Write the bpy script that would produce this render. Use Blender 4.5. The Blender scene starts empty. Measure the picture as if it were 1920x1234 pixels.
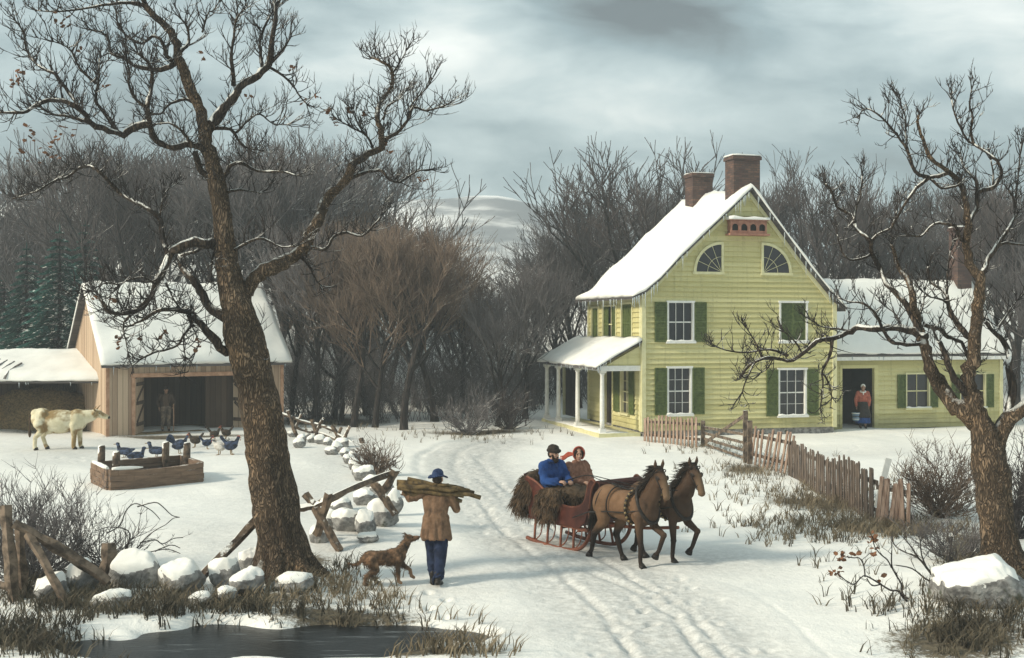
import bpy, bmesh, math, random
from mathutils import Vector, Matrix, noise as mnoise
V = Vector
R = math.radians
SC = bpy.context.scene
COL = SC.collection
F, H, U0, V0 = 2200.0, 4.0, 960.0, 610.0     # focal length in photo pixels, eye height, horizon

# ------------------------------------------------------------------ helpers
def clamp(x, a=0.0, b=1.0): return max(a, min(b, x))
def sst(a, b, x):
    t = clamp((x-a)/(b-a)); return t*t*(3-2*t)
def lerp(a, b, t): return a+(b-a)*t
def nz(x, y, z=0.0): return mnoise.noise(V((x, y, z)))

def tag(o, label=None, cat=None, group=None, kind=None):
    if label: o['label'] = label
    if cat: o['category'] = cat
    if group: o['group'] = group
    if kind: o['kind'] = kind
    return o

def thing(name, label, cat, loc=(0, 0, 0), rz=0.0, group=None, sc=1.0):
    o = bpy.data.objects.new(name, None); COL.objects.link(o)
    o.empty_display_size = 0.2
    o.location = loc; o.rotation_euler = (0, 0, rz); o.scale = (sc, sc, sc)
    return tag(o, label, cat, group)

def link(name, me, parent=None, loc=None):
    o = bpy.data.objects.new(name, me); COL.objects.link(o)
    if parent is not None: o.parent = parent
    if loc is not None: o.location = loc
    return o

def copy_tree(o, parent=None):
    c = o.copy(); COL.objects.link(c)
    if parent is not None: c.parent = parent
    for ch in list(o.children): copy_tree(ch, c)
    return c

class MB:
    """collects faces and links them as one mesh"""
    def __init__(s): s.v = []; s.f = []; s.sm = []
    def face(s, pts, smooth=False):
        n = len(s.v); s.v.extend(V(p) for p in pts); s.f.append(tuple(range(n, n+len(pts)))); s.sm.append(smooth)
    def add(s, vs, fs, smooth=True):
        n = len(s.v); s.v.extend(vs)
        for f in fs: s.f.append(tuple(i+n for i in f)); s.sm.append(smooth)
    def box(s, x0, x1, y0, y1, z0, z1, T=None):
        c = [V((x, y, z)) for z in (z0, z1) for y in (y0, y1) for x in (x0, x1)]
        if T: c = [T(p) for p in c]
        s.add(c, [(0, 2, 3, 1), (4, 5, 7, 6), (0, 1, 5, 4), (2, 6, 7, 3), (0, 4, 6, 2), (1, 3, 7, 5)], False)
    def beam(s, a, b, w, h, up=(0, 0, 1), jit=0.0, rnd=random):
        a, b = V(a), V(b); d = (b-a).normalized(); up = V(up)
        x = d.cross(up)
        if x.length < 1e-4: x = d.cross(V((0, 1, 0)))
        x.normalize(); y = x.cross(d).normalized()
        ps = []
        for p in (a, b):
            for sx, sy in ((-1, -1), (1, -1), (1, 1), (-1, 1)):
                j = 1+rnd.uniform(-jit, jit)
                ps.append(p+x*(sx*w*j/2)+y*(sy*h*j/2))
        s.add(ps, [(3, 2, 1, 0), (4, 5, 6, 7), (0, 1, 5, 4), (1, 2, 6, 5), (2, 3, 7, 6), (3, 0, 4, 7)], False)
    def tube(s, path, rad, n=6, cap=True, rough=0.0, rs=3.0, seed=0.0):
        path = [V(p) for p in path]; m = len(path)
        if m < 2: return
        if not isinstance(rad, (list, tuple)): rad = [rad]*m
        t = (path[1]-path[0]).normalized()
        x = t.cross(V((0.13, 0.97, 0.21)))
        if x.length < 0.05: x = t.cross(V((1, 0, 0)))
        x.normalize(); base = len(s.v)
        for i in range(m):
            if i == 0: d = path[1]-path[0]
            elif i == m-1: d = path[-1]-path[-2]
            else: d = path[i+1]-path[i-1]
            if d.length < 1e-9: d = t.copy()
            d.normalize(); x = x-d*x.dot(d)
            if x.length < 1e-5: x = d.orthogonal()
            x.normalize(); y = d.cross(x)
            for k in range(n):
                a = 2*math.pi*k/n; r = rad[i]
                o = x*math.cos(a)+y*math.sin(a)
                if rough:
                    q = path[i]*rs+o*1.7
                    r *= 1+rough*(mnoise.noise(q+V((seed, 0, 0)))+0.5*mnoise.noise(q*2.6))
                s.v.append(path[i]+o*r)
        for i in range(m-1):
            for k in range(n):
                k2 = (k+1) % n
                s.f.append((base+i*n+k, base+i*n+k2, base+(i+1)*n+k2, base+(i+1)*n+k)); s.sm.append(True)
        if cap:
            s.f.append(tuple(base+k for k in reversed(range(n)))); s.sm.append(False)
            s.f.append(tuple(base+(m-1)*n+k for k in range(n))); s.sm.append(False)
    def ell(s, c, r, rot=None, nu=12, nv=8, lump=0.0, ls=2.0, seed=0.0):
        c = V(c); vs = []; fs = []
        if not isinstance(r, (list, tuple, Vector)): r = (r, r, r)
        for i in range(nv+1):
            th = math.pi*i/nv
            for j in range(nu):
                ph = 2*math.pi*j/nu
                p = V((math.sin(th)*math.cos(ph), math.sin(th)*math.sin(ph), math.cos(th)))
                k = 1.0
                if lump: k += lump*(mnoise.noise(p*ls+V((seed, 1.3*seed, 0)))+.5*mnoise.noise(p*ls*2.3+V((seed, 0, 0))))
                p = V((p.x*r[0], p.y*r[1], p.z*r[2]))*k
                if rot: p = rot @ p
                vs.append(c+p)
        for i in range(nv):
            for j in range(nu):
                j2 = (j+1) % nu
                fs.append((i*nu+j, (i+1)*nu+j, (i+1)*nu+j2, i*nu+j2))
        s.add(vs, fs, True)
    def cap(s, a, b, ra, rb=None, n=12):
        """tapered capsule with round ends (for fusing)"""
        a, b = V(a), V(b); rb = ra if rb is None else rb
        if (b-a).length > 1e-5: s.tube([a, b], [ra, rb], n)
        s.ell(a, ra, nu=n, nv=6); s.ell(b, rb, nu=n, nv=6)
    def prism(s, poly, M, o0, o1):
        """outline in (s, z) extruded from offset o0 to o1 through the mapping M(s, z, o)"""
        n = len(poly)
        vs = [M(p[0], p[1], o0) for p in poly]+[M(p[0], p[1], o1) for p in poly]
        fs = [tuple(range(n)), tuple(reversed(range(n, 2*n)))]
        fs += [(i, (i+1) % n+0, (i+1) % n+n, i+n)[::-1] for i in range(n)]
        s.add(vs, fs, False)
    def mesh(s, name, mat):
        me = bpy.data.meshes.new(name)
        me.from_pydata([tuple(p) for p in s.v], [], s.f)
        me.polygons.foreach_set('use_smooth', s.sm)
        for m in (mat if isinstance(mat, (list, tuple)) else [mat]): me.materials.append(m)
        me.validate(); me.update()
        return me
    def fixn(s, me):
        bm = bmesh.new(); bm.from_mesh(me); bmesh.ops.recalc_face_normals(bm, faces=bm.faces); bm.to_mesh(me); bm.free()
    def build(s, name, mat, parent=None, loc=None, fix=True):
        me = s.mesh(name, mat)
        if fix: s.fixn(me)
        return link(name, me, parent, loc)
    def fuse(s, name, mat, parent=None, voxel=0.012, it=3, fac=0.5):
        """voxel-fuses everything collected into one continuous skin"""
        me = s.mesh(name+'_src', mat)
        o = link(name, me)
        md = o.modifiers.new('r', 'REMESH'); md.mode = 'VOXEL'; md.voxel_size = voxel; md.use_smooth_shade = True
        if it:
            m2 = o.modifiers.new('s', 'SMOOTH'); m2.iterations = it; m2.factor = fac
        dg = bpy.context.evaluated_depsgraph_get(); dg.update()
        new = bpy.data.meshes.new_from_object(o.evaluated_get(dg), depsgraph=dg)
        new.name = name
        o.modifiers.clear(); o.data = new; bpy.data.meshes.remove(me)
        if not new.materials: new.materials.append(mat)
        for p in new.polygons: p.use_smooth = True
        if parent is not None: o.parent = parent
        return o

# ------------------------------------------------------------------ node materials
class NT:
    def __init__(s, tree): s.t = tree
    def n(s, typ, **kw):
        nd = s.t.nodes.new(typ)
        for k, v in kw.items():
            if k.startswith('i_'):
                key = k[2:]; key = int(key) if key.isdigit() else key.replace('_', ' ')
                if isinstance(v, bpy.types.NodeSocket): s.t.links.new(v, nd.inputs[key])
                else: nd.inputs[key].default_value = v
            else: setattr(nd, k, v)
        return nd
    def math(s, op, a, b=0.0, c=0.0, cl=False):
        nd = s.t.nodes.new('ShaderNodeMath'); nd.operation = op; nd.use_clamp = cl
        for i, v in enumerate((a, b, c)):
            if isinstance(v, bpy.types.NodeSocket): s.t.links.new(v, nd.inputs[i])
            else: nd.inputs[i].default_value = v
        return nd.outputs[0]
    def vm(s, op, a, b=(0, 0, 0), sc=None):
        nd = s.t.nodes.new('ShaderNodeVectorMath'); nd.operation = op
        for i, v in enumerate((a, b)):
            if isinstance(v, bpy.types.NodeSocket): s.t.links.new(v, nd.inputs[i])
            else: nd.inputs[i].default_value = v
        if sc is not None:
            if isinstance(sc, bpy.types.NodeSocket): s.t.links.new(sc, nd.inputs['Scale'])
            else: nd.inputs['Scale'].default_value = sc
        return nd.outputs['Value' if op in ('DOT_PRODUCT', 'LENGTH') else 'Vector']
    def mix(s, f, a, b):
        nd = s.t.nodes.new('ShaderNodeMix'); nd.data_type = 'RGBA'
        for i, v in ((0, f), (6, a), (7, b)):
            if isinstance(v, bpy.types.NodeSocket): s.t.links.new(v, nd.inputs[i])
            elif i == 0: nd.inputs[0].default_value = v
            else: nd.inputs[i].default_value = (*v[:3], 1)
        return nd.outputs[2]
    def noise(s, vec, scale, detail=4, rough=.6):
        nd = s.n('ShaderNodeTexNoise', i_Vector=vec, i_Scale=scale, i_Detail=detail, i_Roughness=rough)
        return nd.outputs[0]
    def rng(s, v, a, b, c=0.0, d=1.0):
        nd = s.n('ShaderNodeMapRange', i_Value=v); nd.interpolation_type = 'SMOOTHSTEP'
        for k, x in zip(('From Min', 'From Max', 'To Min', 'To Max'), (a, b, c, d)): nd.inputs[k].default_value = x
        return nd.outputs[0]

SNOWC = (0.88, 0.865, 0.81)
def new_mat(name):
    m = bpy.data.materials.new(name); m.use_nodes = True
    nt = m.node_tree; nt.nodes.clear(); t = NT(nt)
    out = t.n('ShaderNodeOutputMaterial'); b = t.n('ShaderNodeBsdfPrincipled')
    nt.links.new(b.outputs[0], out.inputs[0])
    return m, t, b
def M(name, c1, c2=None, scale=4.0, stretch=(1, 1, 1), rough=.85, bump=.3, bscale=None, bdist=.02, snow=0.0, snow_dir=(-.35, -.15, .92), contrast=(.35, .65), spec=.25, speck=None):
    m, t, b = new_mat(name)
    c2 = c2 or tuple(min(1, c*1.35) for c in c1)
    tc = t.n('ShaderNodeTexCoord').outputs['Object']
    vec = t.vm('MULTIPLY', tc, stretch)
    n1 = t.noise(vec, scale)
    f = t.rng(n1, *contrast)
    col = t.mix(f, c1, c2)
    if speck:                                  # a second, coarser blotch colour (wear, dirt, fur patches)
        c3, sc3, lo, hi = speck
        col = t.mix(t.rng(t.noise(tc, sc3, 3), lo, hi), col, c3)
    rgh = rough
    if snow > 0:
        geo = t.n('ShaderNodeNewGeometry').outputs['Normal']
        d = V(snow_dir).normalized()
        up = t.vm('DOT_PRODUCT', geo, tuple(d))
        s = t.math('ADD', up, t.math('MULTIPLY', t.math('SUBTRACT', t.noise(tc, 5.0, 3), .5), 1.3))
        s = t.rng(s, 1.05-snow, 1.2-snow)
        col = t.mix(s, col, SNOWC)
    t.t.links.new(col, b.inputs['Base Color'])
    b.inputs['Roughness'].default_value = rgh
    b.inputs['Specular IOR Level'].default_value = spec
    if bump:
        nb = t.noise(vec, bscale or scale*2.2, 5, .65)
        bp = t.n('ShaderNodeBump', i_Strength=bump, i_Distance=bdist, i_Height=nb)
        t.t.links.new(bp.outputs[0], b.inputs['Normal'])
    return m

def mat_snow(name='snow', tint=SNOWC, bump=.35, scale=1.0):
    m, t, b = new_mat(name)
    tc = t.n('ShaderNodeTexCoord').outputs['Object']
    n1 = t.noise(tc, 2.2*scale, 6, .6); n2 = t.noise(tc, 38*scale, 3, .7)
    col = t.mix(t.rng(n1, .3, .7), tuple(c*.95 for c in tint), tint)
    t.t.links.new(col, b.inputs['Base Color'])
    b.inputs['Roughness'].default_value = .8; b.inputs['Specular IOR Level'].default_value = .2
    h = t.math('ADD', n1, t.math('MULTIPLY', n2, .22))
    bp = t.n('ShaderNodeBump', i_Strength=bump, i_Distance=.06, i_Height=h)
    t.t.links.new(bp.outputs[0], b.inputs['Normal'])
    return m

def mat_brick(name):
    m, t, b = new_mat(name)
    tc = t.n('ShaderNodeTexCoord').outputs['Object']
    sp = t.n('ShaderNodeSeparateXYZ', i_Vector=tc)
    xy = t.math('ADD', sp.outputs[0], sp.outputs[1])
    vec = t.n('ShaderNodeCombineXYZ', i_X=xy, i_Y=sp.outputs[2]).outputs[0]
    br = t.n('ShaderNodeTexBrick', i_Vector=vec, i_Scale=1.0)
    for k, v in (('Brick Width', .24), ('Row Height', .085), ('Mortar Size', .012)): br.inputs[k].default_value = v
    br.inputs['Color1'].default_value = (.19, .10, .065, 1); br.inputs['Color2'].default_value = (.055, .035, .030, 1)
    br.inputs['Mortar'].default_value = (.06, .05, .045, 1)
    col = t.mix(t.rng(t.noise(tc, 3.5, 4), .35, .7), br.outputs[0], (.07, .04, .035))
    t.t.links.new(col, b.inputs['Base Color']); b.inputs['Roughness'].default_value = .9
    bp = t.n('ShaderNodeBump', i_Strength=.6, i_Distance=.02, i_Height=br.outputs[1]); bp.invert = True
    t.t.links.new(bp.outputs[0], b.inputs['Normal'])
    return m

def mat_planks(name, c1, c2, w=.17, snow=0.0, axis=0):
    """vertical boards: dark joint every w metres along the object's x+y, each board its own tone"""
    m, t, b = new_mat(name)
    tc = t.n('ShaderNodeTexCoord').outputs['Object']
    sp = t.n('ShaderNodeSeparateXYZ', i_Vector=tc)
    if axis == 0: s = t.math('ADD', sp.outputs[0], sp.outputs[1])
    else: s = sp.outputs[2]
    q = t.math('DIVIDE', s, w)
    fr = t.math('FRACT', q); idx = t.math('FLOOR', q)
    wn = t.n('ShaderNodeTexWhiteNoise'); wn.noise_dimensions = '1D'; t.t.links.new(idx, wn.inputs['W'])
    st = (9, 9, .7) if axis == 0 else (.7, .7, 9)
    g = t.noise(t.vm('MULTIPLY', tc, st), 2.0, 5, .65)
    f = t.math('ADD', t.math('MULTIPLY', wn.outputs[0], .55), t.math('MULTIPLY', g, .6))
    col = t.mix(t.rng(f, .2, .85), c1, c2)
    edge = t.math('ABSOLUTE', t.math('SUBTRACT', fr, .5))
    gap = t.rng(edge, .455, .49)
    col = t.mix(gap, col, tuple(c*.22 for c in c1))
    t.t.links.new(col, b.inputs['Base Color']); b.inputs['Roughness'].default_value = .9
    b.inputs['Specular IOR Level'].default_value = .15
    h = t.math('SUBTRACT', t.math('MULTIPLY', g, .5), gap)
    bp = t.n('ShaderNodeBump', i_Strength=.6, i_Distance=.02, i_Height=h)
    t.t.links.new(bp.outputs[0], b.inputs['Normal'])
    return m

def mat_clap(name, c1, c2, h=.185, z0=.22):
    """painted clapboards: each board its own tone, rain streaks, worn and damp patches"""
    m, t, b = new_mat(name)
    tc = t.n('ShaderNodeTexCoord').outputs['Object']
    sp = t.n('ShaderNodeSeparateXYZ', i_Vector=tc); z = sp.outputs[2]
    q = t.math('DIVIDE', t.math('SUBTRACT', z, z0), h); idx = t.math('FLOOR', q)
    wn = t.n('ShaderNodeTexWhiteNoise'); wn.noise_dimensions = '1D'; t.t.links.new(idx, wn.inputs['W'])
    g = t.noise(t.vm('MULTIPLY', tc, (1.2, 1.2, 9)), 2.0, 5, .65)
    f = t.math('ADD', t.math('MULTIPLY', wn.outputs[0], .5), t.math('MULTIPLY', g, .6))
    col = t.mix(t.rng(f, .2, .85), c1, c2)
    st = t.noise(t.vm('MULTIPLY', tc, (7, 7, .45)), 1.4, 5, .7)
    col = t.mix(t.math('MULTIPLY', t.rng(st, .50, .74), .50), col, tuple(c*.52 for c in c1))
    worn = t.noise(tc, 11, 5, .75)
    col = t.mix(t.math('MULTIPLY', t.rng(worn, .60, .72), .55), col, (.36, .33, .27))
    damp = t.math('MULTIPLY', t.rng(t.math('ADD', z, t.math('MULTIPLY', t.noise(tc, 1.6, 4), 1.2)), 1.35, .55), .55)
    col = t.mix(damp, col, (.20, .185, .10))
    t.t.links.new(col, b.inputs['Base Color']); b.inputs['Roughness'].default_value = .75; b.inputs['Specular IOR Level'].default_value = .2
    bp = t.n('ShaderNodeBump', i_Strength=.35, i_Distance=.015, i_Height=t.math('ADD', g, t.math('MULTIPLY', worn, .5)))
    t.t.links.new(bp.outputs[0], b.inputs['Normal'])
    return m

def mat_bark(name, c1, c2, snow=.35, scale=7.0, bump=.9, warm=None, stretch=(1, 1, .22), bdist=.05):
    m, t, b = new_mat(name)
    tc = t.n('ShaderNodeTexCoord').outputs['Object']
    vec = t.vm('MULTIPLY', tc, stretch)
    wob = t.n('ShaderNodeTexNoise', i_Vector=vec, i_Scale=scale*.5).outputs['Color']
    vec2 = t.vm('ADD', vec, t.vm('SCALE', wob, sc=.62))
    vo = t.n('ShaderNodeTexVoronoi', i_Vector=vec2, i_Scale=scale*1.3); vo.feature = 'DISTANCE_TO_EDGE'
    ridge = t.rng(vo.outputs['Distance'], .0, .28)
    n1 = t.noise(vec2, scale*2.4, 5, .7)
    big = t.rng(t.noise(tc, 1.7, 4), .3, .72)
    f = t.math('MULTIPLY', t.math('ADD', t.math('MULTIPLY', ridge, .85), .10), t.math('MULTIPLY', t.rng(n1, .22, .75), t.math('ADD', t.math('MULTIPLY', big, .9), .45)))
    col = t.mix(f, c1, c2)
    if warm: col = t.mix(t.math('MULTIPLY', t.rng(t.noise(tc, .9, 3), .5, .68), f), col, warm)
    if snow > 0:
        geo = t.n('ShaderNodeNewGeometry').outputs['Normal']
        up = t.vm('DOT_PRODUCT', geo, tuple(V((-.34, -.12, .93)).normalized()))
        s = t.math('ADD', up, t.math('MULTIPLY', t.math('SUBTRACT', t.noise(tc, 4.0, 4), .5), 1.5))
        s = t.rng(s, 1.0-snow, 1.3-snow)
        col = t.mix(s, col, SNOWC)
    t.t.links.new(col, b.inputs['Base Color']); b.inputs['Roughness'].default_value = .92
    b.inputs['Specular IOR Level'].default_value = .15
    h = t.math('ADD', ridge, t.math('MULTIPLY', n1, .5))
    bp = t.n('ShaderNodeBump', i_Strength=bump, i_Distance=bdist, i_Height=h)
    t.t.links.new(bp.outputs[0], b.inputs['Normal'])
    return m

X = {}
def setup_mats():
    X['snow'] = mat_snow()
    X['bark'] = mat_bark('rough_bark', (.046, .034, .025), (.37, .265, .175), snow=.26, scale=12, warm=(.45, .28, .155), stretch=(1, 1, .3))
    X['limb'] = mat_bark('limb_bark', (.020, .016, .014), (.165, .122, .088), snow=.46, scale=9, bump=.6)
    X['twig'] = M('twig_bark', (.020, .017, .016), (.050, .042, .038), 6, bump=0, snow=.16)
    X['bgbark'] = mat_bark('wood_bark', (.020, .017, .016), (.085, .07, .06), snow=.10, scale=5, bump=.5)
    X['twig_brown'] = M('brown_twigs', (.095, .066, .050), (.215, .155, .112), 1.1, bump=0, snow=.10)
    X['twig_grey'] = M('grey_twigs', (.085, .077, .076), (.175, .158, .155), 1.1, bump=0, snow=.12)
    X['twig_dark'] = M('dark_twigs', (.045, .038, .037), (.11, .093, .088), 1.1, bump=0, snow=.08)
    X['pine'] = M('spruce_needles', (.010, .058, .048), (.035, .145, .115), 5, bump=.3, snow=.14)
    X['weather'] = M('weathered_wood', (.055, .042, .032), (.22, .165, .12), 6, (1, 1, 1), bump=.6, snow=.16)
    X['rail'] = M('split_rail_wood', (.05, .037, .028), (.19, .135, .092), 7, bump=.9, snow=.5)
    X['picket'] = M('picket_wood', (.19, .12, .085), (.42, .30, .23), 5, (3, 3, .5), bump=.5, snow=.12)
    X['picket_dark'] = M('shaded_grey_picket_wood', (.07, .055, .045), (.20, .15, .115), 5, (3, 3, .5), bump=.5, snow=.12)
    X['clap'] = mat_clap('yellow_green_clapboard_paint', (.52, .475, .215), (.65, .60, .31))
    X['bonnet'] = M('bright_red_bonnet_wool', (.40, .085, .05), (.52, .13, .08), 9, bump=.4, bscale=24)
    X['batten'] = M('snow_dusted_battens', (.13, .12, .11), (.26, .24, .22), 6, bump=.5, snow=.5)
    X['trim'] = M('cream_trim_paint', (.62, .58, .32), (.70, .66, .40), 6, rough=.6, bump=.12)
    X['white'] = M('white_paint', (.70, .69, .64), (.80, .79, .74), 6, rough=.6, bump=.12)
    X['green'] = M('green_shutter_paint', (.058, .082, .020), (.115, .145, .042), 9, rough=.55, bump=.2)
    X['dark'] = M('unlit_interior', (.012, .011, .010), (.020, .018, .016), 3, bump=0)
    X['shingle'] = mat_planks('weathered_shingles', (.045, .04, .038), (.11, .10, .095), .16, axis=1)
    X['brick'] = mat_brick('old_brick')
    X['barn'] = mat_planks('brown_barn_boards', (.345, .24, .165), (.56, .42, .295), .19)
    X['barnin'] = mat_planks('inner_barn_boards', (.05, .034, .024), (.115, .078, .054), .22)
    X['beam'] = M('pale_timber', (.38, .21, .125), (.52, .31, .20), 6, (1, 1, 1), bump=.4)
    X['hay'] = M('hay', (.13, .09, .042), (.30, .21, .10), 14, bump=.8, bdist=.05)
    X['rock'] = M('granite', (.15, .145, .14), (.36, .35, .33), 7, bump=.8, bdist=.04, snow=.12, speck=((.08, .085, .06), 4, .58, .68))
    X['leaf'] = M('withered_leaves', (.10, .050, .026), (.22, .105, .055), 3, bump=.2)
    X['leafd'] = M('dark_withered_leaves', (.06, .036, .020), (.16, .085, .045), 3, bump=.2)
    X['grass'] = M('winter_grass', (.095, .075, .048), (.24, .195, .13), 2, bump=0)
    X['grassd'] = M('dark_winter_grass', (.055, .047, .034), (.14, .118, .08), 2, bump=0)
    X['skin'] = M('skin', (.50, .29, .20), (.58, .35, .25), 9, rough=.6, bump=.05)
    X['skind'] = M('weathered_skin', (.30, .17, .11), (.38, .22, .15), 9, rough=.6, bump=.05)
    X['hair'] = M('dark_brown_hair', (.018, .013, .010), (.05, .036, .026), 30, bump=.5)
    X['coat'] = M('brown_wool_coat', (.135, .078, .045), (.225, .135, .082), 9, bump=.5, bscale=24, speck=((.09, .055, .035), 5, .5, .7))
    X['trous'] = M('navy_wool', (.008, .013, .032), (.017, .028, .066), 10, bump=.5, bscale=26)
    X['blue'] = M('bright_blue_wool', (.010, .040, .15), (.022, .075, .25), 7, bump=.5, bscale=22, speck=((.008, .02, .075), 4, .52, .68))
    X['red'] = M('red_wool', (.28, .075, .05), (.42, .13, .085), 9, bump=.4, bscale=24)
    X['shawl'] = M('russet_shawl', (.20, .09, .055), (.31, .155, .10), 12, bump=.5, bscale=24)
    X['black'] = M('black_leather', (.010, .008, .007), (.028, .022, .018), 12, rough=.45, bump=.25)
    X['sleigh'] = M('oxblood_sleigh_paint', (.055, .014, .009), (.10, .026, .015), 5, rough=.45, bump=.2)
    X['runner'] = M('russet_sleigh_wood', (.15, .05, .028), (.23, .085, .05), 6, rough=.5, bump=.3)
    X['fur'] = M('shaggy_fur', (.032, .021, .013), (.125, .080, .046), 6, bump=.4, contrast=(.3, .7))
    X['log'] = M('firewood_bark', (.055, .038, .020), (.17, .115, .05), 12, bump=.7)
    X['ink'] = M('dark_eye', (.012, .010, .010), (.02, .018, .016), 4, rough=.25, bump=0)
    X['brass'] = M('brass_bell', (.16, .11, .05), (.26, .19, .09), 9, rough=.35, bump=.1)
    X['dog'] = M('brindle_dog_coat', (.075, .048, .030), (.30, .175, .10), 5, bump=.4, bscale=40, contrast=(.42, .66))
    X['cow'] = M('cream_cow_hide', (.62, .55, .36), (.74, .68, .50), 3, bump=.2, bscale=30, speck=((.27, .18, .075), 1.7, .44, .58))
    X['bird_blue'] = M('slate_blue_feathers', (.012, .014, .022), (.06, .085, .15), 9, (1, 1, 2), bump=.5, contrast=(.42, .62))
    X['bird_dark'] = M('dark_brown_feathers', (.022, .017, .013), (.07, .05, .035), 12, bump=.5)
    X['bird_pale'] = M('pale_feathers', (.50, .47, .42), (.66, .63, .58), 12, bump=.5, speck=((.05, .05, .06), 6, .56, .64))
    X['beak'] = M('horn', (.22, .14, .06), (.3, .2, .09), 6, bump=0)
    X['tin'] = M('blue_bucket_paint', (.10, .16, .24), (.20, .28, .36), 6, rough=.45, bump=.15)
    g, t, b = new_mat('window_glass')
    b.inputs['Base Color'].default_value = (.020, .019, .022, 1); b.inputs['Roughness'].default_value = .12
    tc = t.n('ShaderNodeTexCoord').outputs['Object']
    bp = t.n('ShaderNodeBump', i_Strength=.25, i_Distance=.02, i_Height=t.noise(tc, 2.5, 2))
    t.t.links.new(bp.outputs[0], b.inputs['Normal']); X['glass'] = g
    g, t, b = new_mat('ice')
    b.inputs['Base Color'].default_value = (.72, .78, .80, 1); b.inputs['Roughness'].default_value = .15
    b.inputs['Transmission Weight'].default_value = .55; b.inputs['IOR'].default_value = 1.31; X['ice'] = g
    # horse hide: dark points (legs, head crest) belong to the coat itself
    for nm, ca, cb in (('bay_horse_hide', (.13, .072, .038), (.20, .115, .065)), ('dark_bay_horse_hide', (.085, .050, .030), (.150, .090, .055))):
        g, t, b = new_mat(nm)
        tc = t.n('ShaderNodeTexCoord').outputs['Object']; z = t.n('ShaderNodeSeparateXYZ', i_Vector=tc).outputs[2]
        xx = t.n('ShaderNodeSeparateXYZ', i_Vector=tc).outputs[0]
        col = t.mix(t.rng(t.noise(tc, 4, 4), .3, .7), ca, cb)
        zz = t.math('ADD', z, t.math('MULTIPLY', t.noise(tc, 6, 2), .15))
        col = t.mix(t.rng(zz, .88, .55), col, (.022, .015, .012))
        col = t.mix(t.math('MULTIPLY', t.rng(xx, .34, .60), .68), col, (.035, .022, .016))
        col = t.mix(t.math('MULTIPLY', t.rng(xx, .99, 1.12), .75), col, (.17, .11, .065))
        t.t.links.new(col, b.inputs['Base Color']); b.inputs['Roughness'].default_value = .75
        b.inputs['Specular IOR Level'].default_value = .15
        bp = t.n('ShaderNodeBump', i_Strength=.6, i_Distance=.02, i_Height=t.math('ADD', t.noise(t.vm('MULTIPLY', tc, (14, 40, 40)), 1.5, 3), t.noise(tc, 7, 3)))
        t.t.links.new(bp.outputs[0], b.inputs['Normal']); X['horse' if nm[0] == 'b' else 'horse2'] = g
setup_mats()

# ------------------------------------------------------------------ ground
PX = lambda u, v, Y: V(((u-U0)/F*Y, Y, H-(v-V0)/F*Y))
def flat(u, v):
    Y = F*H/(v-V0); return ((u-U0)/F*Y, Y)

RUTS = [[(1215, 1260), (1130, 1140), (1040, 1068), (965, 1005), (905, 945), (868, 900), (852, 868), (862, 842), (925, 822)],
        [(1400, 1260), (1290, 1140), (1180, 1080), (1085, 1020), (1010, 962), (945, 910), (908, 872), (902, 852), (950, 828)],
        [(1570, 1240), (1475, 1155), (1393, 1102), (1300, 1075), (1200, 1064), (1110, 1050), (1030, 1022)],
        [(1330, 1235), (1262, 1150), (1190, 1105), (1090, 1068)],
        [(800, 900), (783, 872), (790, 850), (826, 832), (900, 818)]]
RW = [[flat(*p) for p in r] for r in RUTS]
def segd(px, py, a, b):
    dx, dy = b[0]-a[0], b[1]-a[1]; L = dx*dx+dy*dy
    t = clamp(((px-a[0])*dx+(py-a[1])*dy)/L) if L else 0
    return math.hypot(px-a[0]-t*dx, py-a[1]-t*dy)
def rutd(x, y, lines=RW):
    return min(segd(x, y, r[i], r[i+1]) for r in lines for i in range(len(r)-1))
ROADC = [[flat(*p) for p in ((1330, 1260), (1210, 1140), (1110, 1072), (1020, 1005), (950, 945), (900, 900), (876, 868), (880, 846), (935, 824))]]
def pond(x, y):
    """<1 inside the dark water at the lower left"""
    cx, cy = flat(500, 1192)
    return ((x-cx-.5*(y-cy))/2.45)**2+((y-cy)/(.98+.15*nz(x*.8, 3)))**2+.75*nz(x*1.1, y*2.0, 5)
def hill(x, y):
    a = sst(52, 125, y)
    gap = math.exp(-((x/y*F+U0-905)/150)**2) if y > 20 else 0
    amp = (17 if x < 0 else 11)*(1-.93*gap)
    return a*amp
PRINTS = {}
def add_print(x, y, r, d): PRINTS.setdefault((math.floor(x*2), math.floor(y*2)), []).append((x, y, r, d))
def print_trail(a, b, step, gap, r, d, rnd):
    a, b = V(flat(*a)), V(flat(*b)); L = (b-a).length; t_ = (b-a)/L; nn = V((-t_.y, t_.x)); k = 0; s_ = 0.0
    while s_ < L:
        q = a+t_*s_+nn*(gap if k % 2 else -gap)+V((rnd.uniform(-.05, .05), rnd.uniform(-.05, .05)))
        add_print(q.x, q.y, r, d*rnd.uniform(.6, 1.1)); add_print(q.x+t_.x*r*1.1, q.y+t_.y*r*1.1, r*.9, d*rnd.uniform(.6, 1.1)); s_ += step*rnd.uniform(.85, 1.15); k += 1
_r = random.Random(2)
print_trail((835, 1250), (818, 1100), .42, .10, .075, .055, _r); print_trail((700, 1150), (676, 1098), .3, .06, .05, .035, _r)
for _o in (-55, 0, 55): print_trail((985+_o, 1000), (900+_o*.4, 905), .5, .16, .085, .05, _r); print_trail((905+_o*.3, 902), (878, 850), .8, .2, .10, .05, _r)
print_trail((1200, 1085), (1420, 1240), .6, .2, .085, .045, _r); print_trail((1290, 1085), (1130, 1230), .55, .15, .08, .04, _r)
print_trail((330, 824), (285, 880), .45, .1, .09, .05, _r); print_trail((120, 858), (230, 868), .5, .2, .1, .05, _r); print_trail((1615, 836), (1500, 870), .45, .1, .09, .05, _r)
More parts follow.
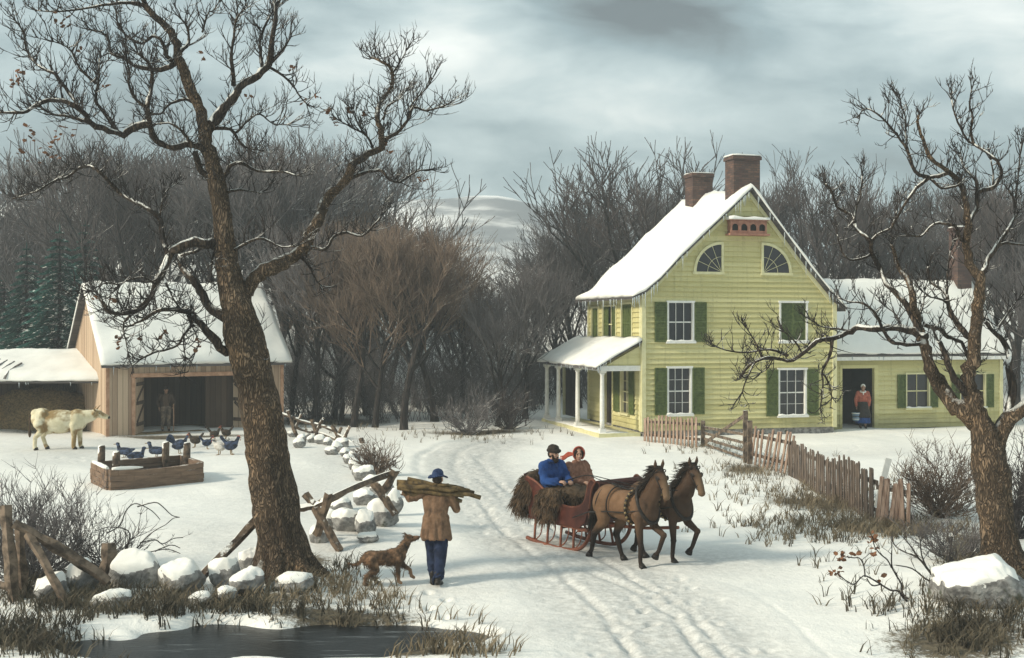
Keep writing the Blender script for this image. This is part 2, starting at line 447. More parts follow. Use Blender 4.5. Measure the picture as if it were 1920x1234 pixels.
def prints(x, y):
    h = 0.0
    i, j = math.floor(x*2), math.floor(y*2)
    for a in (-1, 0, 1):
        for b in (-1, 0, 1):
            for (px_, py_, r, d) in PRINTS.get((i+a, j+b), ()):
                q = ((x-px_)**2+(y-py_)**2)/(r*r)
                if q < 7: h += -d*math.exp(-q)+d*.35*math.exp(-(math.sqrt(q)-1.6)**2*3)
    return h
def gh(x, y):
    h = .11*nz(x*.28, y*.28)+.045*nz(x*.8, y*.8, 7)
    h += hill(x, y)*(1+.12*nz(x*.05, y*.05, 2))
    if 10 < y < 44 and -8 < x < 9:
        d = rutd(x, y, RW[:2]+RW[3:]); h += -.022*math.exp(-(rutd(x, y, RW[2:3])/.05)**2)*clamp(.6+nz(x*.9, y*.9, 4), .1, 1)
        w = .065 if y < 30 else .12
        m_ = clamp(.62+.75*nz(x*.7, y*.7, 11), .1, 1.1); h += m_*(-.060*math.exp(-(d/w)**2)+.011*math.exp(-((d-w*2.1)/(w*.9))**2))
        r = rutd(x, y, ROADC)
        h += -.05*(1-sst(.9, 1.7, r))+(.012*nz(x*5, y*5)-.085*max(0, nz(x*4.2, y*4.2, 3)-.30))*(1-sst(.8, 1.9, r))
    if y < 20 and x < 2:
        p = pond(x, y); h = lerp(min(h, -.02)-.28, h, sst(.75, 1.45, p))
    if 12 < y < 46: h += prints(x, y)
    # banked snow along the right-hand fence and round the big trees
    for (bx, by, br, bh) in BANKS:
        d2 = ((x-bx)**2+(y-by)**2)/(br*br)
        if d2 < 6: h += bh*math.exp(-d2)
    return h
BANKS = []
for (u, v, br, bh) in ((1880, 1120, 1.6, .28), (1500, 960, 1.6, .14), (1620, 1010, 1.3, .12), (525, 1085, .8, .12), (120, 1120, 1.1, .10), (560, 1110, .9, .10), (1790, 1150, 1.1, .12),
                       (650, 1010, 1.0, .10), (1720, 880, 2.2, .15)):
    BANKS.append((*flat(u, v), br, bh))
def G(u, v, dz=0.0):
    x, y = flat(u, v); return V((x, y, gh(x, y)+dz))
def Gp(x, y, dz=0.0): return V((x, y, gh(x, y)+dz))

def build_ground():
    rows = []
    y = -6.0
    while y < 10.5: rows.append(y); y += 1.2
    y = 10.5
    while y < 62: rows.append(y); y *= 1.0036
    while y < 250: rows.append(y); y *= 1.05
    ts = []
    for i in range(-40, 0): ts.append(-.56-1.5*(abs(i)/40)**2)
    n = 420
    ts += [-.56+1.12*i/n for i in range(n+1)]
    for i in range(1, 41): ts.append(.56+1.5*(i/40)**2)
    vs = []; dirt = []; road = []  # road also holds the painted shade patches
    for yy in rows:
        w = max(yy, 9.0)
        for t in ts:
            x = t*w; vs.append((x, yy, gh(x, yy)))
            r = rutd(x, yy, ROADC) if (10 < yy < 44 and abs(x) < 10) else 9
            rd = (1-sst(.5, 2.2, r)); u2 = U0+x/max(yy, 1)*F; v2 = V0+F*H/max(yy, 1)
            for (u, v, su, sv, am) in SHADE_SPOTS:  # painted shade is merged into the road mask
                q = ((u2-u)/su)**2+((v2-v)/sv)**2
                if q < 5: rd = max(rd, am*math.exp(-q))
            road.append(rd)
            d = 0.0
            for (u, v, su, sv) in BARE:
                u2 = U0+x/max(yy, 1)*F; v2 = V0+F*H/max(yy, 1)
                q = ((u2-u)/su)**2+((v2-v)/sv)**2
                if q < 5: d = max(d, math.exp(-q))
            if yy > 46: d = max(d, .40*sst(46, 60, yy))
            dirt.append(d)
    m = len(ts); fs = []
    for i in range(len(rows)-1):
        for j in range(m-1): fs.append((i*m+j, i*m+j+1, (i+1)*m+j+1, (i+1)*m+j))
    me = bpy.data.meshes.new('ground'); me.from_pydata(vs, [], fs)
    me.polygons.foreach_set('use_smooth', [True]*len(fs))
    for nm, dat in (('bare', dirt), ('road', road)):  # road mask holds the packed road and the painted shade patches
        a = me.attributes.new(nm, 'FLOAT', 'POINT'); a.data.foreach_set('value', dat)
    mt, t, b = new_mat('snow_covered_ground')
    tc = t.n('ShaderNodeTexCoord').outputs['Object']
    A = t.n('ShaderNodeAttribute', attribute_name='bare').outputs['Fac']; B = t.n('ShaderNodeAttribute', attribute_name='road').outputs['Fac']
    n0 = t.noise(tc, .5, 4); n1 = t.noise(tc, 2.4, 6, .62); n2 = t.noise(tc, 30, 3, .7); n3 = t.noise(tc, 9, 4, .7)
    snow = t.mix(t.rng(n1, .3, .7), (.82, .81, .77), SNOWC)
    packed_shade = t.mix(t.rng(n3, .3, .7), (.40, .395, .375), (.68, .67, .64))  # grey of packed road snow, also used for the painted shade
    col = t.mix(t.math('MULTIPLY', B, .82), snow, packed_shade)
    soil = t.mix(t.rng(n3, .35, .65), (.055, .045, .032), (.17, .14, .095))
    k = t.math('ADD', t.math('MULTIPLY', A, 1.15), t.math('MULTIPLY', t.math('SUBTRACT', t.math('ADD', t.math('MULTIPLY', n3, .6), t.math('MULTIPLY', n2, .4)), .5), 1.6))
    col = t.mix(t.rng(k, .55, .95), col, soil)
    t.t.links.new(col, b.inputs['Base Color']); b.inputs['Roughness'].default_value = .8
    b.inputs['Specular IOR Level'].default_value = .2
    h = t.math('ADD', t.math('MULTIPLY', n1, .8), t.math('ADD', t.math('MULTIPLY', n2, .14), t.math('MULTIPLY', n3, .3)))
    bp = t.n('ShaderNodeBump', i_Strength=.55, i_Distance=.09, i_Height=h)
    t.t.links.new(bp.outputs[0], b.inputs['Normal'])
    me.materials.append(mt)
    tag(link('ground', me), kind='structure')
# shade painted into the snow, then bare, grassy places: photo position and spread
SHADE_SPOTS = [(560, 930, 150, 60, .8), (350, 832, 260, 20, .95), (640, 1020, 110, 40, .8), (1330, 1052, 190, 30, .8), (1210, 1045, 120, 26, .8), (430, 1010, 160, 50, .6), (120, 850, 150, 30, .8), (900, 1080, 200, 40, .6), (1150, 1170, 260, 40, .8), (1640, 850, 160, 14, .5), (640, 860, 80, 50, .7)]  # grey shade painted on field, yard and road, also under the horses
BARE = [(1540, 950, 150, 26), (1640, 1000, 110, 22), (1400, 880, 60, 12), (1830, 1040, 110, 60), (1800, 1200, 200, 50), (120, 1120, 160, 26), (420, 1130, 260, 20), (560, 1050, 90, 22),
        (340, 818, 190, 4), (120, 800, 140, 16), (900, 810, 140, 6), (640, 1150, 200, 18), (800, 1225, 200, 14), (60, 1200, 160, 30), (620, 790, 150, 10)]
build_ground()
# dark half-frozen water at the lower left
wx, wy = flat(480, 1192)
mb = MB(); n = 40
mb.face([(wx+4.6*math.cos(2*math.pi*i/n), wy+2.2*math.sin(2*math.pi*i/n), -.13) for i in range(n)])
wm, t, b = new_mat('dark_pond_water')
tc = t.n('ShaderNodeTexCoord').outputs['Object']
icef = t.rng(t.noise(t.vm('MULTIPLY', tc, (.55, 5.5, 1)), 1.5, 6, .7), .56, .74)
t.t.links.new(t.mix(icef, (.008, .010, .011), (.26, .28, .285)), b.inputs['Base Color'])
t.t.links.new(t.math('ADD', t.math('MULTIPLY', icef, .3), .30), b.inputs['Roughness'])
b.inputs['Specular IOR Level'].default_value = .22
bp = t.n('ShaderNodeBump', i_Strength=.25, i_Distance=.03, i_Height=t.noise(t.vm('MULTIPLY', tc, (1, 4, 1)), 7, 5))
t.t.links.new(bp.outputs[0], b.inputs['Normal'])
tag(mb.build('water', wm), kind='structure')

# far snowy hill seen through the gap
def mountain():
    nx, ny = 90, 40; vs = []; fs = []
    for j in range(ny+1):
        for i in range(nx+1):
            x = -170+340*i/nx; y = 260+150*j/ny; sc = .62
            u = (x+20)/52.0
            ridge = 33*math.exp(-abs(u)**2.6)+16*math.exp(-((x-55)/70)**2)+15*math.exp(-((x+120)/70)**2)
            z = ridge*math.sin(math.pi*clamp(j/ny*1.15, 0, 1))**.8*(1+.06*nz(x*.03, y*.03)+.03*nz(x*.12, y*.12))
            vs.append((x*sc, y*sc, (z-1-4)*sc+4))
    for j in range(ny):
        for i in range(nx): fs.append((j*(nx+1)+i, j*(nx+1)+i+1, (j+1)*(nx+1)+i+1, (j+1)*(nx+1)+i))
    me = bpy.data.meshes.new('hills'); me.from_pydata(vs, [], fs); me.polygons.foreach_set('use_smooth', [True]*len(fs))
    m, t, b = new_mat('snowy_hillside')
    tc = t.n('ShaderNodeTexCoord').outputs['Object']
    n1 = t.noise(t.vm('MULTIPLY', tc, (.35, .35, 1.6)), .10, 5, .6)
    col = t.mix(t.rng(n1, .44, .60), (.90, .90, .89), (.26, .28, .30))
    t.t.links.new(col, b.inputs['Base Color']); b.inputs['Roughness'].default_value = .9
    me.materials.append(m)
    tag(link('hills', me), kind='structure')
mountain()

# ------------------------------------------------------------------ camera, sky, sun
cam = bpy.data.cameras.new('camera'); co = bpy.data.objects.new('camera', cam); COL.objects.link(co)
co.location = (0, 0, H); co.rotation_euler = (R(90), 0, 0)
cam.sensor_width = 36; cam.lens = 36*F/1920; cam.shift_y = -(617-V0)/1920; cam.clip_end = 2000
SC.camera = co
SUND = V((-.80, -.34, .52)).normalized()
sun = bpy.data.lights.new('sun', 'SUN'); sun.energy = 2.6; sun.angle = R(8); sun.color = (1.0, .91, .74)
so = bpy.data.objects.new('sun', sun); COL.objects.link(so)
so.rotation_euler = SUND.to_track_quat('Z', 'Y').to_euler(); so.location = (-30, -10, 30)
W = bpy.data.worlds.new('World'); SC.world = W; W.use_nodes = True
nt = W.node_tree; nt.nodes.clear(); t = NT(nt)
sky = t.n('ShaderNodeTexSky'); sky.sky_type = 'NISHITA'; sky.sun_disc = False
sky.sun_elevation = math.asin(SUND.z); sky.sun_rotation = math.atan2(SUND.x, SUND.y)
sky.air_density = 1.0; sky.dust_density = 3.0
dv = t.n('ShaderNodeTexCoord').outputs['Generated']
sp = t.n('ShaderNodeSeparateXYZ', i_Vector=dv)
den = t.math('ADD', t.math('ABSOLUTE', sp.outputs[1]), .06)
ca = t.math('DIVIDE', sp.outputs[0], den); ce = t.math('DIVIDE', sp.outputs[2], den)
vec = t.n('ShaderNodeCombineXYZ', i_X=t.math('MULTIPLY', ca, 3.6), i_Y=t.math('MULTIPLY', ce, 9.5), i_Z=1.7).outputs[0]
wv = t.n('ShaderNodeTexNoise', i_Vector=vec, i_Scale=1.3).outputs['Color']
vec = t.vm('ADD', vec, t.vm('SCALE', wv, sc=.55))
cl = t.noise(vec, 1.0, 7, .58)
val = t.math('ADD', t.math('MULTIPLY', t.math('SUBTRACT', cl, .5), 1.9), .51)
def gauss(u, v, su, sv, amp):
    global val
    qa = t.math('DIVIDE', t.math('SUBTRACT', ca, (u-U0)/F), su/F); qe = t.math('DIVIDE', t.math('SUBTRACT', ce, (V0-v)/F), sv/F)
    q = t.math('ADD', t.math('MULTIPLY', qa, qa), t.math('MULTIPLY', qe, qe))
    val = t.math('ADD', val, t.math('MULTIPLY', t.math('EXPONENT', t.math('MULTIPLY', q, -1.0)), amp))
gauss(1190, 75, 170, 50, -.55); gauss(1330, 110, 220, 40, -.16); gauss(830, 100, 120, 90, .30); gauss(880, 30, 150, 40, .15)
gauss(1750, 120, 260, 120, .22); gauss(1300, 250, 260, 60, .14); gauss(100, 230, 330, 170, -.14); gauss(1050, 330, 260, 60, -.10); gauss(850, 440, 200, 60, .12)
gauss(1500, 250, 170, 80, -.10)
ramp = t.n('ShaderNodeValToRGB', i_Fac=val)
e = ramp.color_ramp.elements
e[0].position = .0; e[0].color = (.085, .105, .11, 1); e[1].position = 1.0; e[1].color = (.74, .765, .72, 1)
x = e.new(.35); x.color = (.215, .285, .30, 1); x = e.new(.62); x.color = (.40, .475, .475, 1)
tot = t.vm('ADD', t.vm('SCALE', ramp.outputs[0], sc=10.0), t.vm('SCALE', sky.outputs[0], sc=.12))
bg = t.n('ShaderNodeBackground', i_Color=tot, i_Strength=.1); out = t.n('ShaderNodeOutputWorld')
nt.links.new(bg.outputs[0], out.inputs[0])
vs = SC.view_settings; vs.view_transform = 'Standard'; vs.look = 'None'; vs.exposure = 0.68; vs.gamma = 1.0

# winter air: one box of thin even haze round the whole place, sky outside it
hz = MB(); hz.box(-330, 330, -14, 262, -6, 48)
hm, t, b = new_mat('winter_air'); hm.node_tree.nodes.remove(b)
pv = t.n('ShaderNodeVolumePrincipled'); pv.inputs['Color'].default_value = (.80, .86, .88, 1); pv.inputs['Density'].default_value = .0021; pv.inputs['Anisotropy'].default_value = .1
hm.node_tree.links.new(pv.outputs[0], [n for n in hm.node_tree.nodes if n.type == 'OUTPUT_MATERIAL'][0].inputs['Volume'])
tag(hz.build('haze', hm), kind='stuff')
# ------------------------------------------------------------------ trees
def smooth_path(pts, k=4):
    """Catmull-Rom through (vec, radius) points"""
    out = []
    n = len(pts)
    for i in range(n-1):
        p0 = pts[max(0, i-1)]; p1 = pts[i]; p2 = pts[i+1]; p3 = pts[min(n-1, i+2)]
        for j in range(k):
            t = j/k; t2 = t*t; t3 = t2*t
            q = .5*((2*p1[0])+(p2[0]-p0[0])*t+(2*p0[0]-5*p1[0]+4*p2[0]-p3[0])*t2+(3*p1[0]-p0[0]-3*p2[0]+p3[0])*t3)
            out.append((q, lerp(p1[1], p2[1], t)))
    out.append(pts[-1]); return out

def twig(mb, rnd, p, d, L, r, lvl, up=.25, sides=3):
    """a crooked twig with side shoots"""
    n = 4; path = [p]; q = p.copy(); dd = d.normalized()
    for i in range(n):
        dd = (dd+V((rnd.uniform(-1, 1), rnd.uniform(-1, 1), rnd.uniform(-1, 1)))*.22+V((0, 0, up*.35))).normalized()
        q = q+dd*(L/n); path.append(q.copy())
    mb.tube(path, [r*(1-.72*i/n) for i in range(n+1)], sides, cap=False)
    if lvl > 0:
        for k in range(rnd.randint(2, 4)):
            i = rnd.randint(1, n-1) if k else n-1
            ax = V((rnd.uniform(-1, 1), rnd.uniform(-1, 1), rnd.uniform(-.3, 1))).normalized()
            nd = (path[i+1]-path[i]).normalized()*.75+ax*.75
            twig(mb, rnd, lerp(path[i], path[i+1], rnd.random()), nd, L*rnd.uniform(.4, .7), r*.68, lvl-1, up, sides)

class Traced:
    """a tree whose limbs follow the picture; each limb gets its own depth"""
    def __init__(s, base, rnd): s.base = base; s.rnd = rnd; s.nodes = []; s.limbs = []
    def limb(s, pts, w0, w1, sway=None, k=3, root=True):
        """pts in photo pixels, w = thickness in photo pixels at the start and the end"""
        Y = s.base.y
        if s.nodes and root:
            u, v = pts[0]; b = min(s.nodes, key=lambda q: (q[0]-u)**2+(q[1]-v)**2); Y0 = b[2]
        else: Y0 = Y
        if sway is None: sway = s.rnd.choice((-1, 1))*s.rnd.uniform(.25, .75)
        tot = 0; acc = [0]
        for a, b in zip(pts, pts[1:]): tot += math.hypot(b[0]-a[0], b[1]-a[1]); acc.append(tot)
        out = []
        for (p, d) in zip(pts, acc):
            yy = Y0+sway*(d/F*Y)*(.75+.35*math.sin(d*.05))
            wpx = lerp(w0, w1, (d/tot)**.8)
            out.append((PX(p[0], p[1], yy)-s.base, wpx/2/F*yy))
        sm = smooth_path(out, k)
        for q, r in sm:
            w = q+s.base; s.nodes.append((U0+w.x/w.y*F, V0-(w.z-H)/w.y*F, w.y))
        s.limbs.append(sm); return sm

HERO = [ # left oak: (points, start width, end width, sway)
 ([(405, 330), (391, 282), (385, 252), (378, 211), (361, 174), (347, 136), (334, 109), (330, 82), (313, 51), (283, 24), (272, 5), (262, -25)], 30, 9, .1),
 ([(393, 238), (412, 214), (436, 187), (449, 163), (483, 140), (504, 119), (509, 78), (517, 34), (511, -15)], 22, 6, .35),
 ([(504, 119), (529, 95), (545, 70)], 9, 3, -.3), ([(439, 160), (434, 112), (439, 68), (443, 37), (455, 20)], 10, 3, -.6), ([(492, 128), (488, 95), (490, 68), (507, 27), (525, 8)], 8, 3, .5),
 ([(391, 282), (361, 270), (327, 277), (300, 269), (283, 245), (277, 204), (283, 163), (284, 129), (269, 108), (258, 100)], 17, 5, -.4),
 ([(279, 232), (252, 238), (231, 252), (204, 245), (170, 231), (157, 211), (126, 191), (92, 187), (61, 201), (44, 211), (0, 211), (-30, 216)], 16, 4, -.35),
 ([(165, 228), (130, 218), (99, 214), (75, 201)], 8, 3, .4), ([(220, 247), (201, 218), (180, 191), (184, 157), (187, 109)], 9, 3, .5), ([(180, 157), (150, 129), (136, 99), (120, 85), (100, 78)], 6, 2, -.5),
 ([(157, 211), (130, 175), (110, 148), (99, 136), (71, 123), (51, 95), (44, 61), (29, 39)], 9, 3, .6), ([(274, 201), (252, 184), (242, 160), (242, 136), (238, 115)], 7, 3, -.6),
 ([(330, 118), (312, 127), (293, 131), (252, 123), (235, 109), (208, 99), (204, 75), (191, 61), (170, 56)], 12, 3, .5),
 ([(326, 118), (312, 105), (309, 89), (300, 74), (286, 68), (266, 82), (235, 65), (220, 40)], 9, 3, -.5), ([(334, 98), (345, 90), (354, 78), (351, 51), (340, 35)], 9, 3, .5),
 ([(275, 15), (262, 8), (238, 5), (191, 10), (150, 17), (102, 22), (70, 20)], 8, 2, -.3), ([(372, 202), (364, 192), (347, 186), (320, 194), (308, 207), (300, 214), (285, 214)], 9, 3, .6),
 ([(364, 275), (354, 262), (340, 245), (317, 231), (293, 233)], 8, 3, -.6), ([(398, 240), (432, 242), (446, 262), (460, 276), (480, 280)], 8, 3, .3), ([(443, 249), (466, 225), (487, 214), (511, 231), (538, 234)], 5, 2, -.4),
 ([(366, 284), (372, 312), (384, 328), (400, 340)], 12, 12, .4), ([(416, 342), (424, 325), (434, 310), (453, 306), (483, 320), (531, 322), (556, 330)], 10, 3, -.4), ([(424, 362), (440, 357), (458, 357), (485, 362)], 7, 2, .5),
 ([(507, 126), (531, 143), (551, 163), (560, 178), (575, 195)], 6, 2, .4), ([(380, 60), (390, 25), (400, 20), (410, 5)], 4, 2, .3),
 ([(405, 461), (378, 454), (340, 461), (320, 478), (306, 505), (293, 533), (279, 563), (259, 580), (235, 587), (204, 584), (190, 563), (178, 545)], 22, 5, -.55),
 ([(316, 482), (303, 432), (296, 405), (265, 385), (225, 361), (190, 325), (170, 312), (150, 315), (130, 330), (100, 340), (70, 358), (25, 372)], 12, 3, .55),
 ([(300, 405), (303, 385), (306, 366), (318, 352)], 5, 2, .5),
 ([(425, 662), (405, 642), (381, 611), (357, 587), (327, 581), (300, 581), (280, 592), (255, 606), (240, 612)], 19, 4, -.75),
 ([(424, 596), (391, 574), (374, 546), (364, 526), (347, 512), (337, 485), (345, 478), (372, 470)], 22, 6, .3),
 ([(361, 590), (356, 612), (344, 630), (335, 645), (317, 654), (286, 662), (262, 675)], 7, 3, -.4), ([(344, 632), (345, 650), (348, 670)], 4, 2, .2), ([(350, 590), (372, 640), (366, 660)], 4, 2, .4),
 ([(255, 585), (232, 605), (236, 640), (240, 660)], 5, 2, .4), ([(293, 535), (270, 520), (240, 525), (225, 535)], 5, 2, -.6), ([(225, 535), (200, 530), (170, 545)], 4, 2, -.3), ([(310, 530), (325, 560), (340, 580)], 5, 2, .5),
 ([(450, 585), (456, 558), (466, 536), (487, 516), (521, 499), (551, 482), (572, 461), (582, 437), (599, 407), (608, 388), (625, 362), (650, 338), (660, 312), (690, 290), (716, 276), (714, 240), (706, 215), (716, 186), (734, 165), (734, 130), (716, 116), (698, 108)], 34, 4, .28),
 ([(650, 337), (690, 322), (715, 320), (726, 332), (748, 342), (780, 322), (806, 318)], 9, 3, .4), ([(720, 262), (745, 248), (765, 225), (775, 200), (800, 208), (840, 195)], 8, 3, -.5), ([(765, 225), (772, 195), (800, 165), (812, 145)], 5, 2, .5),
 ([(719, 225), (726, 200), (745, 188), (760, 172)], 5, 2, -.5), ([(700, 282), (688, 255), (660, 240), (640, 228)], 5, 2, .5), ([(682, 250), (668, 225), (660, 205)], 4, 2, .5), ([(734, 140), (748, 120), (762, 95)], 4, 2, .4),
 ([(574, 462), (590, 466), (612, 466), (625, 444), (650, 436), (679, 442), (703, 420), (715, 405)], 8, 3, -.4), ([(562, 478), (580, 500), (590, 520), (600, 535)], 7, 2, .4),
 ([(428, 472), (446, 466), (470, 451), (494, 448), (528, 463), (560, 460)], 7, 3, -.3), ([(408, 480), (402, 470), (398, 490), (396, 520)], 5, 2, -.3), ([(455, 600), (470, 620), (476, 640), (482, 660)], 26, 12, -.3),
]
RIGHT = [
 ([(1856, 850), (1842, 800), (1815, 775), (1790, 760), (1765, 725), (1745, 690), (1735, 655), (1727, 632), (1719, 598), (1711, 565), (1704, 529), (1686, 500), (1672, 458)], 44, 5, .25),
 ([(1845, 800), (1830, 765), (1820, 735), (1811, 709), (1822, 676), (1828, 629), (1833, 588), (1836, 560), (1838, 521), (1824, 504), (1812, 464), (1816, 423), (1810, 383), (1802, 347), (1779, 322), (1743, 294), (1731, 261), (1721, 233), (1723, 215)], 34, 4, -.1),
 ([(1815, 430), (1821, 412), (1832, 383), (1829, 340), (1808, 314), (1800, 290)], 12, 3, .4), ([(1830, 364), (1845, 356), (1862, 350), (1877, 330), (1873, 308), (1856, 290), (1832, 274), (1812, 261), (1796, 229), (1788, 205), (1783, 180)], 9, 3, .3),
 ([(1826, 272), (1820, 245), (1824, 222), (1818, 195), (1822, 168)], 6, 2, -.4), ([(1862, 350), (1862, 325), (1858, 300)], 5, 2, .4),
 ([(1836, 530), (1842, 514), (1852, 488), (1869, 460), (1889, 432), (1905, 403), (1901, 375), (1890, 355)], 14, 3, .4), ([(1866, 464), (1880, 456), (1900, 457), (1940, 462)], 8, 3, .5), ([(1903, 390), (1908, 340), (1915, 270)], 5, 2, .3),
 ([(1782, 324), (1760, 330), (1743, 334), (1731, 342), (1712, 360), (1694, 387), (1676, 420), (1672, 430)], 9, 4, .4), ([(1745, 336), (1765, 352), (1790, 350), (1800, 345)], 6, 4, -.3),
 ([(1727, 634), (1698, 567), (1662, 533), (1650, 504), (1634, 476), (1630, 450), (1606, 430), (1599, 405), (1570, 388), (1560, 360), (1548, 345)], 13, 4, .5), ([(1601, 418), (1605, 390), (1613, 367), (1617, 330)], 6, 2, .5),
 ([(1632, 455), (1645, 440), (1672, 426), (1682, 395)], 7, 3, -.5), ([(1743, 334), (1716, 322), (1702, 284), (1682, 253), (1654, 221), (1625, 203), (1612, 215)], 8, 2, -.4), ([(1702, 284), (1698, 250), (1698, 222), (1690, 200)], 5, 2, .5),
 ([(1632, 478), (1600, 488), (1582, 478), (1575, 460), (1570, 440)], 6, 2, -.5), ([(1812, 452), (1800, 446), (1792, 425), (1776, 420), (1751, 420), (1733, 438), (1722, 444), (1702, 440)], 8, 3, -.4),
 ([(1835, 640), (1812, 628), (1795, 605), (1785, 590), (1777, 570), (1772, 548), (1745, 528), (1740, 500)], 15, 3, .3), ([(1780, 570), (1760, 560), (1742, 556), (1732, 548)], 5, 2, -.5), ([(1775, 552), (1776, 510), (1782, 470)], 5, 2, .4),
 ([(1737, 634), (1715, 622), (1679, 614), (1643, 617), (1610, 612), (1596, 621), (1566, 632), (1541, 638), (1531, 640), (1511, 659), (1484, 676), (1457, 672), (1433, 672), (1405, 685), (1390, 706)], 16, 4, .45),
 ([(1477, 666), (1443, 655), (1405, 660), (1371, 659), (1341, 650)], 6, 2, -.3), ([(1560, 634), (1556, 665), (1542, 696), (1543, 723), (1538, 764)], 7, 2, .3), ([(1543, 700), (1555, 720), (1560, 745)], 4, 2, .3), ([(1415, 680), (1400, 710), (1392, 735)], 4, 2, -.3),
 ([(1737, 640), (1710, 646), (1679, 643), (1665, 634), (1654, 616), (1642, 590), (1620, 570), (1590, 565), (1572, 558)], 10, 3, -.5), ([(1596, 622), (1570, 616), (1540, 612), (1520, 600)], 5, 2, .3),
 ([(1731, 608), (1748, 614), (1764, 618), (1778, 632), (1803, 642), (1812, 665), (1822, 690)], 9, 6, .6), ([(1690, 616), (1680, 590), (1660, 575)], 4, 2, .4),
 ([(1886, 800), (1898, 740), (1892, 690), (1891, 654), (1866, 626), (1846, 602)], 20, 7, .4), ([(1860, 850), (1880, 805), (1900, 775), (1945, 745)], 40, 22, .1), ([(1866, 626), (1880, 600), (1905, 565)], 5, 2, .4), ([(1720, 600), (1730, 575), (1734, 545)], 5, 2, .4),
 ([(1820, 740), (1795, 720), (1780, 690), (1770, 660), (1760, 640)], 18, 8, -.2), ([(1450, 672), (1440, 690), (1425, 700)], 3, 1.5, .3), ([(1505, 664), (1490, 640), (1470, 622)], 4, 2, -.3), ([(1430, 672), (1415, 640), (1400, 615)], 4, 2, .3),
]
def traced_tree(name, label, base_uv, trunk, limbs, seed, leafspots, part_leaf, twigd=(9, .28), tw_min=0.0):
    rnd = random.Random(seed)
    u, v = base_uv; b0 = flat(u, v); base = V((b0[0], b0[1], gh(*b0)-.12))
    root = thing(name, label, 'tree', base)
    T = Traced(V((b0[0], b0[1], base.z)), rnd)
    tr = T.limb([(p[0], p[1]) for p in trunk], 10, 10, sway=0.0, k=6)
    # true trunk widths
    ws = [p[2] for p in trunk]; rad = []
    n = len(trunk)
    for i in range(n-1):
        for j in range(6): rad.append(lerp(ws[i], ws[i+1], j/6)/2/F*b0[1])
    rad.append(ws[-1]/2/F*b0[1])
    mb = MB(); mb.tube([q for q, r in tr], rad, 40, rough=.17, rs=2.6, seed=seed)
    # root flare
    for k in range(8):
        a = k*math.pi/4+rnd.uniform(-.3, .3); r = rad[0]
        at_ = lambda z: min(tr, key=lambda q: abs(q[0].z-z))[0]; e_ = V((math.cos(a), math.sin(a), 0)); p0 = at_(1.1)+e_*rad[12]*.45; p1 = at_(.34)+e_*r*.62; p2 = V((math.cos(a)*r*1.45, math.sin(a)*r*1.45, -.08))
        mb.tube([q for q, _ in smooth_path([(p0, 1), (p1, 1), (p2, 1)], 3)], [r*.20, r*.27, r*.33, r*.35, r*.31, r*.25, r*.15], 9, rough=.2, seed=k)
    for k in range(16):          # burls and bark lumps
        i = rnd.randint(2, len(tr)-8); a = rnd.uniform(0, 6.28); q, r = tr[i][0], rad[i]
        mb.ell(q+V((math.cos(a)*r*.72, math.sin(a)*r*.72, 0)), (r*.36, r*.36, r*rnd.uniform(.5, .9)), nu=9, nv=7, lump=.25, seed=k)
    mb.build('trunk', X['bark'], root)
    T.limbs = []
    for (pts, w0, w1, sway) in limbs: T.limb(pts, w0, w1, sway)
    lm = MB(); lb = MB(); tw = MB(); lf = MB()
    for sm in T.limbs:
        sm2 = [(q+V((rnd.uniform(-1, 1), rnd.uniform(-1, 1), rnd.uniform(-1, 1)))*min(r*.30, .03), r) for q, r in sm]
        big = sm[0][1] > .05
        (lb if sm[0][1] > .115 else lm).tube([q for q, r in sm2], [r*rnd.uniform(.9, 1.12) for q, r in sm2], 10 if big else 6, rough=.2 if big else .1, rs=5)
        L = len(sm)
        for i in range(1, L):
            q, r = sm[i]
            if r > .085: continue
            step = (sm[i][0]-sm[i-1][0]); seg = step.length
            dens = twigd[0]*(1.0 if r < .05 else .45)
            m = int(seg*dens+rnd.random())
            for k in range(m):
                d = step.normalized()
                ax = V((rnd.uniform(-1, 1), rnd.uniform(-.9, .9), rnd.uniform(-.45, 1.15))).normalized()
                twig(tw, rnd, lerp(sm[i-1][0], q, rnd.random()), d*.55+ax, twigd[1]*rnd.uniform(.6, 1.7), .0105, rnd.choice((0, 1, 1, 2)), .35)
        q, r = sm[-1]; d = (sm[-1][0]-sm[-2][0]).normalized()
        for k in range(4):
            ax = V((rnd.uniform(-1, 1), rnd.uniform(-1, 1), rnd.uniform(-.6, 1)))*.55
            twig(tw, rnd, q, d+ax, twigd[1]*rnd.uniform(.7, 1.25), .0115, 2, .2)
    lb.build('main_limbs', X['bark'], root, fix=False); lm.build('limbs', X['limb'], root, fix=False)
    tw.build('twigs', X['twig'], root, fix=False)
    for (lu, lv, cnt, sp) in leafspots:
        b = min(T.nodes, key=lambda q: (q[0]-lu)**2+(q[1]-lv)**2)
        for k in range(cnt):
            c = PX(lu+rnd.uniform(-sp, sp), lv+rnd.uniform(-sp, sp), b[2]+rnd.uniform(-.2, .2))-base
            add_leaf(lf, rnd, c, rnd.uniform(.026, .050))
    if lf.f: lf.build('withered_leaves', X[part_leaf], root, fix=False)
    return root
def add_leaf(mb, rnd, c, s):
    rot = Matrix.Rotation(rnd.uniform(0, 6.3), 3, 'Z') @ Matrix.Rotation(rnd.uniform(-1, 1), 3, 'X') @ Matrix.Rotation(rnd.uniform(-1, 1), 3, 'Y')
    o = [(-.5, 0, 0), (-.2, -.33, .06), (.2, -.36, -.02), (.55, 0, .10), (.2, .36, -.02), (-.2, .33, .06)]
    mb.face([c+rot @ (V(p)*s*2) for p in o])

